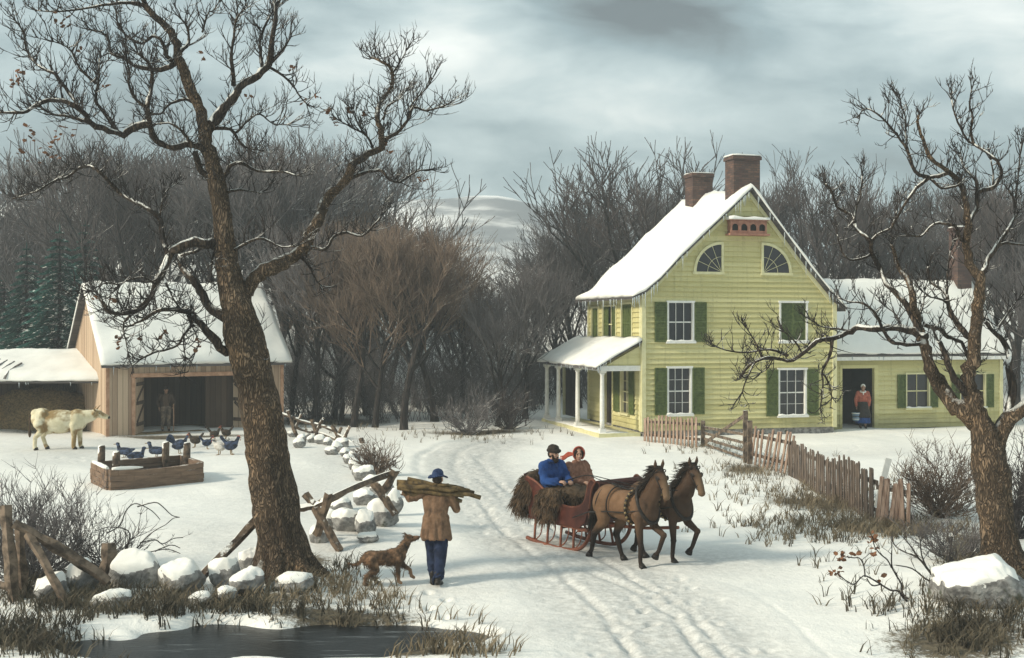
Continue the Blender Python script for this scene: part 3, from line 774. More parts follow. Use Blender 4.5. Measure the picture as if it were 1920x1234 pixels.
HT = [(541, 1092, 116), (536, 1060, 100), (528, 1010, 90), (519, 960, 84), (510, 900, 78), (503, 850, 76), (496, 800, 74), (487, 755, 74), (476, 705, 74), (465, 660, 72), (455, 620, 70), (446, 585, 62), (436, 545, 50), (427, 500, 42), (421, 450, 37), (416, 400, 35), (408, 350, 33), (402, 325, 30)]
HLEAF = [(95, 285, 16, 22), (60, 250, 10, 16), (120, 255, 12, 20), (45, 290, 8, 14), (30, 155, 7, 12), (40, 140, 6, 10), (150, 92, 3, 6), (115, 35, 10, 18), (200, 155, 5, 8), (195, 145, 3, 6), (548, 127, 5, 7), (570, 190, 5, 9), (598, 178, 6, 8), (617, 205, 7, 7), (628, 228, 8, 8), (655, 205, 5, 7), (680, 212, 5, 7), (722, 272, 6, 6), (730, 284, 5, 6), (787, 338, 3, 5), (798, 340, 3, 5), (465, 185, 4, 7), (375, 105, 4, 7),
         (222, 635, 6, 8), (225, 650, 4, 6), (264, 634, 4, 5), (300, 635, 6, 8), (310, 625, 3, 5), (212, 565, 4, 5), (178, 560, 3, 4), (372, 640, 3, 5), (368, 655, 3, 5)]
traced_tree('oak_tree', 'gnarled old oak with thick leaning trunk and crooked limbs in front of the barn', (541, 1092), HT, HERO, 11, HLEAF, 'leaf', (24, .27))
RT = [(1893, 1110, 94), (1884, 1060, 76), (1875, 1010, 65), (1868, 960, 61), (1862, 910, 63), (1857, 870, 65), (1850, 830, 54), (1842, 800, 40), (1832, 770, 25), (1824, 745, 7)]
traced_tree('apple_tree', 'twisted bare tree with forked brown trunk beside the picket fence, limbs reaching across the house', (1893, 1110), RT, RIGHT, 23, [], 'leaf', (15, .23))

# ---- bare trees of the wood, from a few prototypes
def bare_proto(seed, h=9.0, fork=.24, nmain=6, spread=.62, r0=.19, lean=0.0, twr=.011, dens=1.0, fan=.35):
    rnd = random.Random(seed); tr = MB(); tw = MB()
    def seg_path(p, d, L, n, wob, up):
        path = [p.copy()]; dd = d.normalized(); q = p.copy()
        for i in range(n):
            dd = (dd+V((rnd.uniform(-1, 1), rnd.uniform(-1, 1), rnd.uniform(-1, 1)))*wob+V((0, 0, up))).normalized()
            q = q+dd*(L/n); path.append(q.copy())
        return path
    th = h*(fork+.25)
    trunk = seg_path(V((0, 0, -.25)), V((lean, rnd.uniform(-.1, .1), 1)), th, 7, .11, .08)
    rad = [r0*(1.45 if i == 0 else 1.0)*(1-.55*i/7) for i in range(8)]
    sm = smooth_path(list(zip(trunk, rad)), 2)
    tr.tube([q for q, r in sm], [r for q, r in sm], 9, rough=.14, rs=3, seed=seed)
    def branch(p, d, L, r, lvl):
        n = 5 if lvl < 3 else 4
        path = seg_path(p, d, L, n, .20 if lvl < 3 else .14, .10 if lvl < 2 else .05)
        rr = [max(r*(1-.7*i/n), twr*.75) for i in range(n+1)]
        (tr if lvl < 2 else tw).tube(path, rr, 6 if lvl < 2 else 3, cap=False)
        if lvl >= 4: return
        cnt = {1: 6, 2: 6, 3: 5}[lvl]; cnt = max(2, int(cnt*dens+rnd.random()*.6))
        for k in range(cnt):
            t = rnd.uniform(.28, 1.0) if k else 1.0
            i = min(n-1, int(t*n)); q = lerp(path[i], path[i+1], clamp(t*n-i))
            dd = (path[i+1]-path[i]).normalized()
            ax = V((rnd.uniform(-1, 1), rnd.uniform(-1, 1), rnd.uniform(-.35, .9))).normalized()
            branch(q, dd*.8+ax*(.62 if lvl < 3 else .55), L*rnd.uniform(.45, .66), max(r*.5, twr), lvl+1)
    for k in range(nmain):
        t = lerp(fork/(fork+.25), 1.0, k/max(1, nmain-1)); i = min(6, int(t*7)); q = lerp(trunk[i], trunk[i+1], clamp(t*7-i))
        a = k*2.4+rnd.uniform(-.5, .5); tilt = spread*(1.15-.55*t)
        d = V((math.cos(a)*tilt, math.sin(a)*tilt, 1.0))
        branch(q, d, h*(1-t*(fork+.25))*.62, rad[i]*.62, 1)
    top = max(p.z for p in tw.v); wid = max(abs(p.x) for p in tw.v)
    return tr, tw, top, wid
PROTO = {}
def proto(key, twigmat, **kw):
    tr, tw, top, wid = bare_proto(**kw)
    PROTO[key] = (tr.mesh('trunk', X['bgbark']), tw.mesh('crown', X[twigmat]), top, wid)
proto('brownA', 'twig_brown', seed=3, nmain=9, spread=.82, fork=.32, r0=.19, twr=.010, dens=1.4)
proto('brownC', 'twig_brown', seed=17, nmain=9, spread=.9, fork=.30, r0=.17, lean=.05, twr=.010, dens=1.4)
proto('brownB', 'twig_brown', seed=8, nmain=9, spread=1.2, fork=.22, r0=.18, lean=-.1, twr=.011, dens=1.25)
proto('greyA', 'twig_grey', seed=5, nmain=8, spread=.75, fork=.30, r0=.17, twr=.011, dens=1.2)
proto('greyB', 'twig_grey', seed=14, nmain=9, spread=1.05, fork=.18, r0=.17, lean=.12, twr=.011, dens=1.25)
proto('darkA', 'twig_dark', seed=21, nmain=9, spread=1.05, fork=.26, r0=.21, twr=.012, dens=1.2)
proto('darkB', 'twig_dark', seed=34, nmain=8, spread=.75, fork=.32, r0=.17, lean=.08, twr=.012, dens=1.15)
proto('openA', 'twig_dark', seed=41, nmain=7, spread=1.1, fork=.30, r0=.20, dens=1.0, twr=.014)
def place_tree(u, Y, vtop, key, label, group, rz, wide=1.0, name='bare_tree'):
    tm, cm, top, wid = PROTO[key]
    x = (u-U0)/F*Y; z0 = gh(x, Y); ht = H-(vtop-V0)/F*Y-z0
    s = ht/top
    root = thing(name, label, 'tree', (x, Y, z0), rz, group)
    root.scale = (s*wide, s*wide, s)
    link('trunk', tm, root); link('crown', cm, root)
    return root
WOODL, WOODM, WOODR = 'bare trees in the wood behind the barn', 'bare trees beside the bend of the road', 'bare trees behind the farmhouse'
TREES = [ # u of the trunk, distance, v of the top, prototype, label, group, turn, widening
 (590, 47, 395, 'greyA', 'slender leaning bare tree just behind the rail fence to the right of the barn', WOODM, .4, .9), (663, 46, 400, 'brownA', 'brown bare tree with dark leaning trunk, first of the roadside row', WOODM, 1.9, .9),
 (703, 45.5, 425, 'brownB', 'brown bare tree with narrow trunk rising behind the round thorn bush', WOODM, 2.9, .85), (757, 45, 405, 'brownA', 'tall brown bare tree with the thickest trunk, at the road bend', WOODM, .2, 1.0),
 (815, 49, 430, 'brownA', 'broad brown bare tree leaning over the road bend, right edge of the brown trees', WOODM, 4.1, 1.05), (727, 58, 385, 'greyA', 'thin grey bare tree standing back between two brown roadside trees', WOODM, 5.0, 1.0),
 (640, 60, 352, 'brownA', 'brown round-crowned bare tree under the outstretched limb of the oak', WOODM, 3.3, 1.15), (850, 58, 505, 'greyB', 'low grey bare tree at the end of the road in the gap', WOODM, 2.2, 1.1),
 (932, 47, 500, 'greyB', 'grey spreading bare tree with forked low trunk left of the white porch', WOODM, 0.9, 1.1), (985, 50, 470, 'greyA', 'grey bare tree with paired curved trunks close to the porch corner', WOODM, 3.8, 1.05),
 (905, 62, 520, 'greyB', 'faint grey bare tree far back in the gap between wood and house', WOODM, 5.2, 1.1),
 (1085, 56, 385, 'greyA', 'tall grey bare tree just past the porch end of the house', WOODR, 1.2, 1.0), (1190, 55, 240, 'openA', 'large open-crowned dark tree rising over the snowy house roof left of the chimneys', WOODR, .6, 1.05),
 (1130, 60, 330, 'darkA', 'dark bushy bare tree at the back left of the house roof', WOODR, 2.6, .9), (1045, 64, 440, 'greyB', 'low grey bare tree behind the porch roof', WOODR, 4.4, 1.1), (1270, 66, 300, 'greyA', 'grey bare tree showing between the snowy roof and the rear chimney', WOODR, 1.0, .9),
 (1530, 58, 265, 'openA', 'dark bare tree with upright crown right of the large chimney', WOODR, 2.4, .85), (1470, 64, 300, 'darkB', 'dark bare tree tucked behind the right slope of the house roof', WOODR, 3.0, .9), (1610, 62, 330, 'darkA', 'dark round bare tree behind the ridge of the low wing', WOODR, .3, 1.0),
 (1690, 66, 320, 'darkA', 'dark dense bare tree over the middle of the wing roof', WOODR, 4.7, 1.0), (1770, 60, 350, 'greyB', 'grey bare tree left of the tall wing chimney', WOODR, 1.7, 1.0), (1850, 64, 325, 'darkB', 'dark bare tree right of the tall wing chimney', WOODR, 5.6, 1.1),
 (1905, 55, 300, 'darkA', 'dark bare tree past the far end of the wing', WOODR, 2.0, 1.0), (1945, 48, 420, 'greyB', 'grey bare tree at the right border behind the forked tree', WOODR, .8, 1.1),
 (200, 60, 242, 'darkB', 'dark bare tree directly behind the left end of the barn roof', WOODL, .5, 1.2), (255, 57, 225, 'darkA', 'tallest dark bare tree behind the barn roof ridge', WOODL, 2.2, 1.1), (310, 66, 227, 'darkB', 'dark slender bare tree behind the barn, seen left of the oak trunk', WOODL, 3.6, 1.2),
 (360, 56, 252, 'greyA', 'grey bare tree behind the barn against the oak trunk', WOODL, 4.9, 1.1), (455, 60, 242, 'darkA', 'dark bare tree behind the barn, right of the oak trunk', WOODL, 1.3, 1.0), (510, 55, 225, 'greyA', 'tall grey bare tree behind the right end of the barn roof', WOODL, 0.1, 1.15),
 (560, 62, 225, 'darkA', 'tall dark bare tree with domed crown between the oak trunk and its long right limb', WOODL, 2.9, 1.05), (610, 70, 225, 'greyA', 'tall thin grey bare tree crossed by the right limb of the oak', WOODL, 5.5, 1.1), (700, 72, 312, 'darkB', 'dark bare tree seen beneath the tip of the oak limb', WOODL, 3.2, 1.3),
 (95, 72, 347, 'greyB', 'pale grey bare tree on the slope above the spruces', WOODL, 4.0, 1.3), (20, 66, 352, 'greyB', 'grey bare tree at the left border above the shed', WOODL, 1.1, 1.2), (545, 49, 382, 'darkB', 'thin dark bare tree close behind the right wall of the barn', WOODL, .7, .9), (625, 50, 450, 'brownB', 'low brown bare tree between the barn and the roadside row', WOODM, 1.5, 1.0),
 (868, 54, 468, 'brownC', 'small brown round-crowned tree at the right edge of the brown trees', WOODM, 1.0, 1.1), (690, 52, 388, 'brownC', 'brown bare tree with full round crown standing behind the two narrow trunks', WOODM, 2.3, 1.05), (782, 56, 400, 'brownB', 'brown bare tree half hidden behind the thickest trunk', WOODM, 5.3, 1.0), (640, 49, 440, 'brownC', 'low brown tree nearest the rail fence and the barn corner', WOODM, 4.4, .9),
]
for a in TREES: place_tree(*a)

# the wood beyond, one mass nobody could count
def far_wood():
    rnd = random.Random(77); mbs = {}
    small = [bare_proto(seed=60+i, nmain=5, spread=.95, fork=.14, r0=.15, twr=.022, dens=.62) for i in range(3)]
    out = MB()
    cnt = 0
    while cnt < 250:
        Y = 60+62*rnd.random()**1.3; u = rnd.uniform(-120, 2050) if cnt % 5 else rnd.uniform(-120, 260)
        if 750 < u < 985 and rnd.random() < .75: continue
        x = (u-U0)/F*Y; z0 = gh(x, Y)
        ht = rnd.choice((rnd.uniform(2.2, 4.5), rnd.uniform(6.5, 10.5)))*(1.25 if u < 760 else 1.0)*(.75 if 760 < u < 1010 else 1.0)
        v = V0-(z0+ht-H)/Y*F
        lim = 480 if 750 < u < 985 else (285 if u < 750 else 345)
        if v < lim: ht = max(3.5, (V0-lim)/F*Y+H-z0)
        tr, tw, top, wid = small[cnt % 3]; s = ht/top; a = rnd.uniform(0, 6.28)
        Mx = Matrix.Translation((x, Y, z0)) @ Matrix.Rotation(a, 4, 'Z') @ Matrix.Diagonal((s*1.15, s*1.15, s, 1))
        for m in (tr, tw): out.add([Mx @ p for p in m.v], m.f, True)
        cnt += 1
    tag(out.build('distant_wood', X['twig_grey'], None, fix=False), 'mass of bare grey woodland on the slopes behind farm and barn', 'woodland', kind='stuff')
far_wood()

# brush filling the floor of the wood
def undergrowth():
    rnd = random.Random(91); mb = MB()
    for k in range(230):
        Y = rnd.uniform(48, 66); u = rnd.uniform(540, 1110) if k % 3 else rnd.uniform(-60, 2000)
        if Y < 50 and 840 < u < 960: continue
        if Y < 54 and (u < 545 or u > 985): Y += 10
        x = (u-U0)/F*Y; p = V((x, Y, gh(x, Y)-.05)); hh = rnd.uniform(1.0, 3.2)
        for j in range(rnd.randint(7, 12)):
            twig(mb, rnd, p+V((rnd.uniform(-.4, .4), rnd.uniform(-.3, .3), 0)), V((rnd.uniform(-.6, .6), rnd.uniform(-.6, .6), 1)), hh*rnd.uniform(.5, 1), .018, 2, .15)
    tag(mb.build('undergrowth', X['twig_grey'], None, fix=False), 'tangled bare undergrowth between the trunks of the wood', 'undergrowth', kind='stuff')
undergrowth()

# ---- spruces
def spruce(u, Y, vtop, label, seed, wid=1.0):
    rnd = random.Random(seed); x = (u-U0)/F*Y; z0 = gh(x, Y); h = H-(vtop-V0)/F*Y-z0
    root = thing('spruce_tree', label, 'tree', (x, Y, z0), rnd.uniform(0, 6), 'spruces behind the cattle shed')
    tr = MB(); tr.tube([(0, 0, -.2), (0, 0, h*.5), (0, 0, h*.97)], [.16, .1, .02], 7); tr.build('trunk', X['bgbark'], root)
    mb = MB(); nlay = 24
    for k in range(nlay):
        t = k/(nlay-1); z = h*(.10+.87*t); Rr = h*.27*wid*(1-t)**.85+.10
        nb = int(15-6*t)
        for j in range(nb):
            a = 6.283*j/nb+rnd.uniform(-.3, .3)+k; L = Rr*rnd.uniform(.65, 1.15)
            d = V((math.cos(a), math.sin(a), 0)); side = V((-d.y, d.x, 0))
            m = 7
            for q in range(m):            # drooping bough built of overlapping needle sprays
                s = (q+.5)/m; c = V((0, 0, z))+d*(L*s)+V((0, 0, -.30*L*s*s+.06*L*math.sin(s*6)))
                wdt = (.26*L*(1-.55*s)+.06)
                for w in (-1, 1):
                    for e in range(2):
                        o = c+side*w*wdt*rnd.uniform(.1, .25)
                        tip = c+side*w*wdt*rnd.uniform(.8, 1.5)+d*(.22*L+rnd.uniform(-.05, .12))+V((0, 0, -.10*L*rnd.uniform(.2, 1.4)))
                        mb.face([o-d*.10, o+d*.11+V((0, 0, .03)), tip])
                mb.face([c-d*.05+side*.09, c-d*.05-side*.09, c+d*(L*.22)+V((0, 0, -.05*L))])
    mb.face([(-.05, 0, h*.93), (.05, 0, h*.93), (0, 0, h*1.03)])
    mb.build('foliage', X['pine'], root, fix=False)
spruce(50, 53, 458, 'dark spruce furthest left, with sparse top, behind the shed roof', 1, .9)
spruce(112, 50, 425, 'green snow-flecked spruce, broadest of those behind the shed', 2, 1.05)
spruce(160, 54, 412, 'dark narrow spruce with the highest tip beside the barn gable', 3, .85)
spruce(8, 60, 520, 'small dark spruce at the left border behind the shed', 4, 1.0)

# ---- shrubs and weeds
def shrub(name, label, u, v, w_px, h_px, seed, stems=26, mat='twig', lvl=2, up=.12, r=.012, cone=1.0, group=None, low=.15, leaves=None):
    rnd = random.Random(seed); p = G(u, v); s = p.y/F; hh = h_px*s; ww = w_px*s/2
    root = thing(name, label, 'shrub', p, 0, group); mb = MB()
    for k in range(stems):
        a = rnd.uniform(0, 6.28); e = rnd.uniform(low, 1.0)
        d = V((math.cos(a)*ww*cone, math.sin(a)*ww*cone*.8, hh*e)).normalized()
        L = rnd.uniform(.55, 1.0)/math.sqrt((d.x/ww)**2+(d.y/ww)**2+(d.z/hh)**2)
        twig(mb, rnd, V((rnd.uniform(-.12, .12), rnd.uniform(-.12, .12), -.03)), d, L*.8, r*rnd.uniform(.8, 1.4), lvl, up)
    mb.build('branches', X[mat], root, fix=False)
    if leaves:
        lf = MB()
        for (lu, lv, c) in leaves:
            for k in range(c):
                q = PX(lu+rnd.uniform(-9, 9), lv+rnd.uniform(-9, 9), p.y+rnd.uniform(-.15, .15))-p
                add_leaf(lf, rnd, q, rnd.uniform(.035, .06))
        lf.build('withered_leaves', X['leaf'], root, fix=False)
    return root
shrub('thorn_bush', 'round brown thorn bush growing out of the stone wall beside the road', 706, 893, 100, 96, 5, 80, 'twig_brown', 2, .03, .015, 1.3, low=.03)
shrub('tall_bush', 'tall tangled bare bush between the picket fence and the forked tree', 1760, 968, 190, 215, 6, 80, 'twig_brown', 3, .10, .015, 1.7)
shrub('low_bush', 'dark low bush at the foot of the forked tree', 1790, 1060, 190, 130, 7, 46, 'twig_grey', 3, .1, .010, 1.4)
shrub('spiky_bush', 'dense spiky bush filling the corner behind the broken plank fence', 70, 1085, 330, 225, 8, 95, 'twig_grey', 3, .2, .013, 1.3)
shrub('twiggy_bush', 'bare twiggy bush leaning away from the squat post toward the trough', 195, 1068, 230, 120, 9, 40, 'twig_dark', 2, .0, .012)
shrub('roadside_bush', 'low grey thicket at the far end of the road left of the porch', 880, 812, 150, 110, 10, 60, 'twig_grey', 2, .1, .02)
shrub('thicket', 'dark thicket crowding the trees just left of the porch steps', 955, 806, 110, 100, 12, 60, 'twig_dark', 2, .1, .02)
shrub('side_bush', 'grey-brown bush against the right border behind the forked tree', 1905, 1010, 150, 240, 13, 60, 'twig_dark', 3, .15, .015)
def drawn_shrub(name, label, base, lines, seed, leaves, w=4.0, mat='twig', twn=8):
    rnd = random.Random(seed); bw = flat(*base); p = V((bw[0], bw[1], gh(*bw)))
    root = thing(name, label, 'shrub', p); T = Traced(p, rnd); mb = MB()
    for pts, w0, w1, sway in lines:
        sm = T.limb(pts, w0, w1, sway)
        mb.tube([q for q, r in sm], [r for q, r in sm], 5)
        for i in range(2, len(sm), 3):
            if rnd.random() < twn/10:
                d = (sm[i][0]-sm[i-1][0]).normalized()
                twig(mb, rnd, sm[i][0], d*.6+V((rnd.uniform(-1, 1), rnd.uniform(-1, 1), rnd.uniform(-.3, 1))), rnd.uniform(.10, .22), .006, 1, .2)
    mb.build('branches', X[mat], root, fix=False)
    lf = MB()
    for (lu, lv, c) in leaves:
        for k in range(c): add_leaf(lf, rnd, PX(lu+rnd.uniform(-8, 8), lv+rnd.uniform(-8, 8), p.y+rnd.uniform(-.12, .12))-p, rnd.uniform(.028, .05))
    if lf.f: lf.build('withered_leaves', X['leaf'], root, fix=False)
drawn_shrub('briar', 'leaning briar with a few russet leaves at the snowy roadside before the forked tree', (1722, 1143),
 [([(1722, 1140), (1705, 1125), (1692, 1112), (1690, 1095), (1680, 1078), (1672, 1060), (1672, 1030), (1672, 1010)], 5, 2, .3), ([(1712, 1140), (1694, 1120), (1684, 1108), (1670, 1107), (1650, 1095), (1630, 1083), (1618, 1080), (1606, 1092), (1600, 1096), (1585, 1088), (1576, 1080)], 5, 2, -.3),
  ([(1622, 1082), (1620, 1062), (1612, 1047), (1600, 1046), (1585, 1044)], 3, 2, .4), ([(1672, 1065), (1664, 1050), (1652, 1040), (1640, 1025), (1636, 1005)], 3, 2, -.4), ([(1650, 1096), (1635, 1098), (1625, 1084)], 3, 2, .2)],
 31, [(1572, 1042, 7), (1584, 1042, 6), (1604, 1033, 6), (1638, 1005, 7), (1642, 1036, 6), (1560, 1070, 5), (1578, 1072, 7), (1650, 1084, 2), (1635, 1012, 4)])
drawn_shrub('gnarled_shrub', 'crooked bare shrub spreading left from the snow-capped boulder', (1765, 1120),
 [([(1765, 1115), (1752, 1085), (1738, 1065), (1720, 1045), (1690, 1032), (1676, 1020), (1672, 1006)], 7, 2, .4), ([(1738, 1066), (1728, 1040), (1725, 1010)], 4, 2, -.4), ([(1722, 1046), (1706, 1022), (1692, 1006)], 4, 2, .3), ([(1756, 1095), (1735, 1085), (1710, 1066), (1680, 1060)], 4, 2, -.3),
  ([(1765, 1110), (1775, 1070), (1782, 1030), (1786, 1000)], 6, 2, .3), ([(1768, 1112), (1795, 1080), (1815, 1050), (1830, 1030)], 6, 2, .5)], 32, [], twn=10)
drawn_shrub('dead_branches', 'thin dead branches arching over the snow-capped boulders near the trough', (212, 1075),
 [([(212, 1066), (235, 1050), (255, 1030), (272, 1010), (290, 995), (310, 984), (325, 972), (337, 970)], 4, 1.5, .4), ([(225, 1058), (250, 1044), (285, 1034), (315, 1030), (338, 1038)], 4, 1.5, -.3), ([(200, 1000), (225, 985), (235, 960), (248, 946), (262, 946), (285, 958), (300, 974)], 3, 1.5, .4),
  ([(258, 950), (290, 942), (305, 950), (322, 966), (337, 970)], 3, 1.5, -.4), ([(215, 1064), (240, 1020), (240, 995), (205, 988), (180, 996)], 4, 1.5, .3), ([(262, 1018), (290, 1012), (305, 1020), (325, 1010), (343, 1008)], 3, 1.5, .3), ([(290, 1034), (320, 1022), (338, 1028)], 3, 1.5, .2)], 33, [], twn=6)

# ---- winter grass: nobody could count it
def grass(name, label, spots, mat, seed, blade=(.12, .34), w=.010):
    rnd = random.Random(seed); mb = MB()
    for (u, v, su, sv, n) in spots:
        for k in range(n):
            uu = rnd.gauss(u, su); vv = min(1260, max(690, rnd.gauss(v, sv)))
            x, y = flat(uu, vv)
            if y < 20 and x < 2 and pond(x, y) < 1.0: continue
            p = V((x, y, gh(x, y)-.01))
            for b in range(rnd.randint(3, 7)):
                L = rnd.uniform(*blade); a = rnd.uniform(0, 6.28); ln = rnd.uniform(.05, .6)
                d = V((math.cos(a)*ln, math.sin(a)*ln, 1)).normalized(); q = p+V((rnd.uniform(-.07, .07), rnd.uniform(-.07, .07), 0))
                s = V((-math.sin(a+1), math.cos(a+1), 0))*w*rnd.uniform(.6, 1.3)
                m = q+d*L*.55; tp = q+d*L+V((math.cos(a), math.sin(a), -.3))*L*.25
                mb.face([q-s, q+s, m+s*.7, m-s*.7]); mb.face([m-s*.7, m+s*.7, tp])
    tag(mb.build(name, X[mat], None, fix=False), label, 'grass', kind='stuff')
grass('dry_grass', 'tufts of dry brown grass poking through snow along the fences and wall', [
 (1430, 880, 60, 14, 120), (1530, 940, 80, 22, 300), (1610, 985, 90, 22, 340), (1460, 985, 60, 9, 60), (1560, 1010, 70, 8, 80), (420, 1128, 150, 10, 110), (580, 1110, 60, 14, 80), (660, 1120, 60, 14, 80), (760, 1180, 70, 14, 90),
 (850, 1225, 60, 8, 60), (1380, 890, 25, 8, 40), (1345, 845, 60, 6, 60), (620, 800, 60, 10, 50), (900, 815, 90, 6, 90), (1700, 1000, 60, 12, 140)], 'grass', 1)
grass('dark_grass', 'dark rank grass and weeds on the banks and corners of the foreground', [
 (1830, 1190, 70, 24, 230), (1880, 1120, 40, 20, 80), (1720, 1150, 60, 14, 60), (90, 1130, 70, 16, 170), (60, 1185, 70, 16, 150), (130, 1215, 90, 10, 120), (230, 1140, 70, 10, 80), (740, 1165, 40, 10, 30), (1570, 1060, 50, 30, 24), (640, 1075, 30, 12, 30),
 (1850, 1070, 40, 20, 120), (480, 1148, 140, 5, 110), (250, 1152, 130, 5, 130), (620, 1165, 80, 6, 60)], 'grassd', 2)
# ------------------------------------------------------------------ buildings
def plane_hit(o, rz, u, v):
    """photo pixel -> (s, z) on the upright plane through o along the direction rz (relative to the ground at o)"""
    k = (u-U0)/F; c, s = math.cos(rz), math.sin(rz)
    w = (k*o.y-o.x)/(c-k*s); Y = o.y+s*w
    return w, H-(v-V0)/F*Y-o.z
class Wall:
    """an upright wall: M(s, z, o) maps along / up / outward to the thing's local space"""
    def __init__(s, org, ang):
        s.o = V(org); s.d = V((math.cos(ang), math.sin(ang), 0)); s.n = V((math.sin(ang), -math.cos(ang), 0))
    def M(s, a, z, o): return s.o+s.d*a+V((0, 0, z))+s.n*o
    def box(s, mb, a0, a1, z0, z1, o0, o1):
        ps = [s.M(a, z, o) for z in (z0, z1) for o in (o0, o1) for a in (a0, a1)]
        mb.add(ps, [(0, 1, 3, 2), (4, 6, 7, 5), (0, 4, 5, 1), (2, 3, 7, 6), (0, 2, 6, 4), (1, 5, 7, 3)], False)
    def siding(s, mb, L, Rr, z0, z1, holes=(), h=.185, rnd=random.Random(1)):
        zs = [z0]
        while zs[-1] < z1-.02: zs.append(min(z1, zs[-1]+h))
        cuts = sorted(set(zs+[z for q in holes for z in q[2:4] if z0 < z < z1]))
        rows = [z for z in zs]
        for a, b in zip(cuts, cuts[1:]):
            if b-a < 1e-4: continue
            base = max(z for z in rows if z <= a+1e-6)
            oa = .056-.053*(a-base)/h; ob = .056-.053*(b-base)/h
            mid = (a+b)/2; sp = [(q[0], q[1]) for q in holes if q[2]-1e-6 <= mid <= q[3]+1e-6]
            iv = [(L(a), Rr(a), L(b), Rr(b))]
            for h0, h1 in sorted(sp):
                out = []
                for (a0, a1, b0, b1) in iv:
                    if h0 > max(a1, b1) or h1 < min(a0, b0): out.append((a0, a1, b0, b1)); continue
                    out.append((a0, h0, b0, h0)); out.append((h1, a1, h1, b1))
                iv = out
            for (a0, a1, b0, b1) in iv:
                if a1-a0 < .004 and b1-b0 < .004: continue
                # butt joints of the boards, staggered
                n = max(1, int((a1-a0)/2.6)); xs = [0]+[clamp((i+rnd.uniform(-.3, .3))/n, .02, .98) for i in range(1, n)]+[1]
                for x0, x1 in zip(xs, xs[1:]):
                    j = rnd.uniform(-.003, .003)
                    mb.face([s.M(lerp(a0, a1, x0), a, oa+j), s.M(lerp(a0, a1, x1), a, oa+j), s.M(lerp(b0, b1, x1), b, ob+j), s.M(lerp(b0, b1, x0), b, ob+j)])
                if abs(a-base) < 1e-6: mb.face([s.M(a0, a, -.01), s.M(a1, a, -.01), s.M(a1, a, oa), s.M(a0, a, oa)])
def panes(W, p, a0, a1, z0, z1, cols=2, rows=4, frame='white', fw=.07, name='window', proud=.05, sillsnow=True):
    proud = max(proud, .076)
    fr = MB()
    W.box(fr, a0-fw, a0, z0, z1, -.06, proud); W.box(fr, a1, a1+fw, z0, z1, -.06, proud)
    W.box(fr, a0-fw-.03, a1+fw+.03, z1, z1+fw*1.15, -.06, proud+.02)
    for i in range(1, cols):
        x = lerp(a0, a1, i/cols); W.box(fr, x-.008, x+.008, z0, z1, -.052, -.015)
    for i in range(1, rows):
        z = lerp(z0, z1, i/rows); w = .021 if i == rows//2 else .007
        for j in range(cols):
            W.box(fr, lerp(a0, a1, j/cols)+.0125, lerp(a0, a1, (j+1)/cols)-.0125, z-w, z+w, -.054, -.018 if w < .02 else -.008)
    f = fr.build(name, X[frame], p)
    g = MB(); g.face([W.M(a0, z0, -.056), W.M(a1, z0, -.056), W.M(a1, z1, -.056), W.M(a0, z1, -.056)]); g.build('pane', X['glass'], f, fix=False)
    s = MB(); W.box(s, a0-fw-.05, a1+fw+.05, z0-.075, z0-.001, -.06, proud+.07); s.build('sill', X[frame], f)
    if sillsnow:
        sn = MB(); pts = []
        n = 9
        for i in range(n):
            x = lerp(a0-fw-.02, a1+fw+.02, i/(n-1)); pts.append((W.M(x, z0+.012+.012*math.sin(i*2.1), proud+.02), .035+.012*math.sin(i*1.7)))
        sn.tube([q for q, r in pts], [r for q, r in pts], 8); sn.build('snow', X['snow'], f)
    return f
def shutter(W, p, a0, a1, z0, z1, o=.062, tilt=0.0, label=None):
    mb = MB(); t = .035; q = .045
    def B(x0, x1, y0, y1, o0, o1): W.box(mb, x0, x1, y0, y1, o0+tilt, o1+tilt)
    B(a0, a0+q, z0, z1, o, o+t); B(a1-q, a1, z0, z1, o, o+t)
    for zz in (z0, (z0+z1)/2-q/2, z1-q): B(a0+q, a1-q, zz, zz+q, o+.001, o+t-.001)
    for lo, hi in ((z0+q, (z0+z1)/2-q/2), ((z0+z1)/2+q/2, z1-q)):
        n = max(3, int((hi-lo)/.055))
        for i in range(n):
            za = lerp(lo, hi, i/n); zb = lerp(lo, hi, (i+.95)/n)
            mb.face([W.M(a0+q, za, o+t-.006+tilt), W.M(a1-q, za, o+t-.006+tilt), W.M(a1-q, zb, o+.006+tilt), W.M(a0+q, zb, o+.006+tilt)])
    s = mb.build('shutter', X['green'], p, fix=False)
    if label: s['label'] = label
    return s
def icicles(p, pts, rnd, n, lmin=.10, lmax=.42):
    for k in range(n):
        t = rnd.random()*(len(pts)-1); i = int(t); q = lerp(V(pts[i]), V(pts[i+1]), t-i)
        L = rnd.uniform(lmin, lmax)*rnd.random()**.6+.05
        mb = MB(); mb.tube([q+V((0, 0, .03)), q+V((0, 0, -L*.4)), q+V((0, 0, -L))], [.020, .014, .003], 6); mb.build('icicle', X['ice'], p, fix=False)
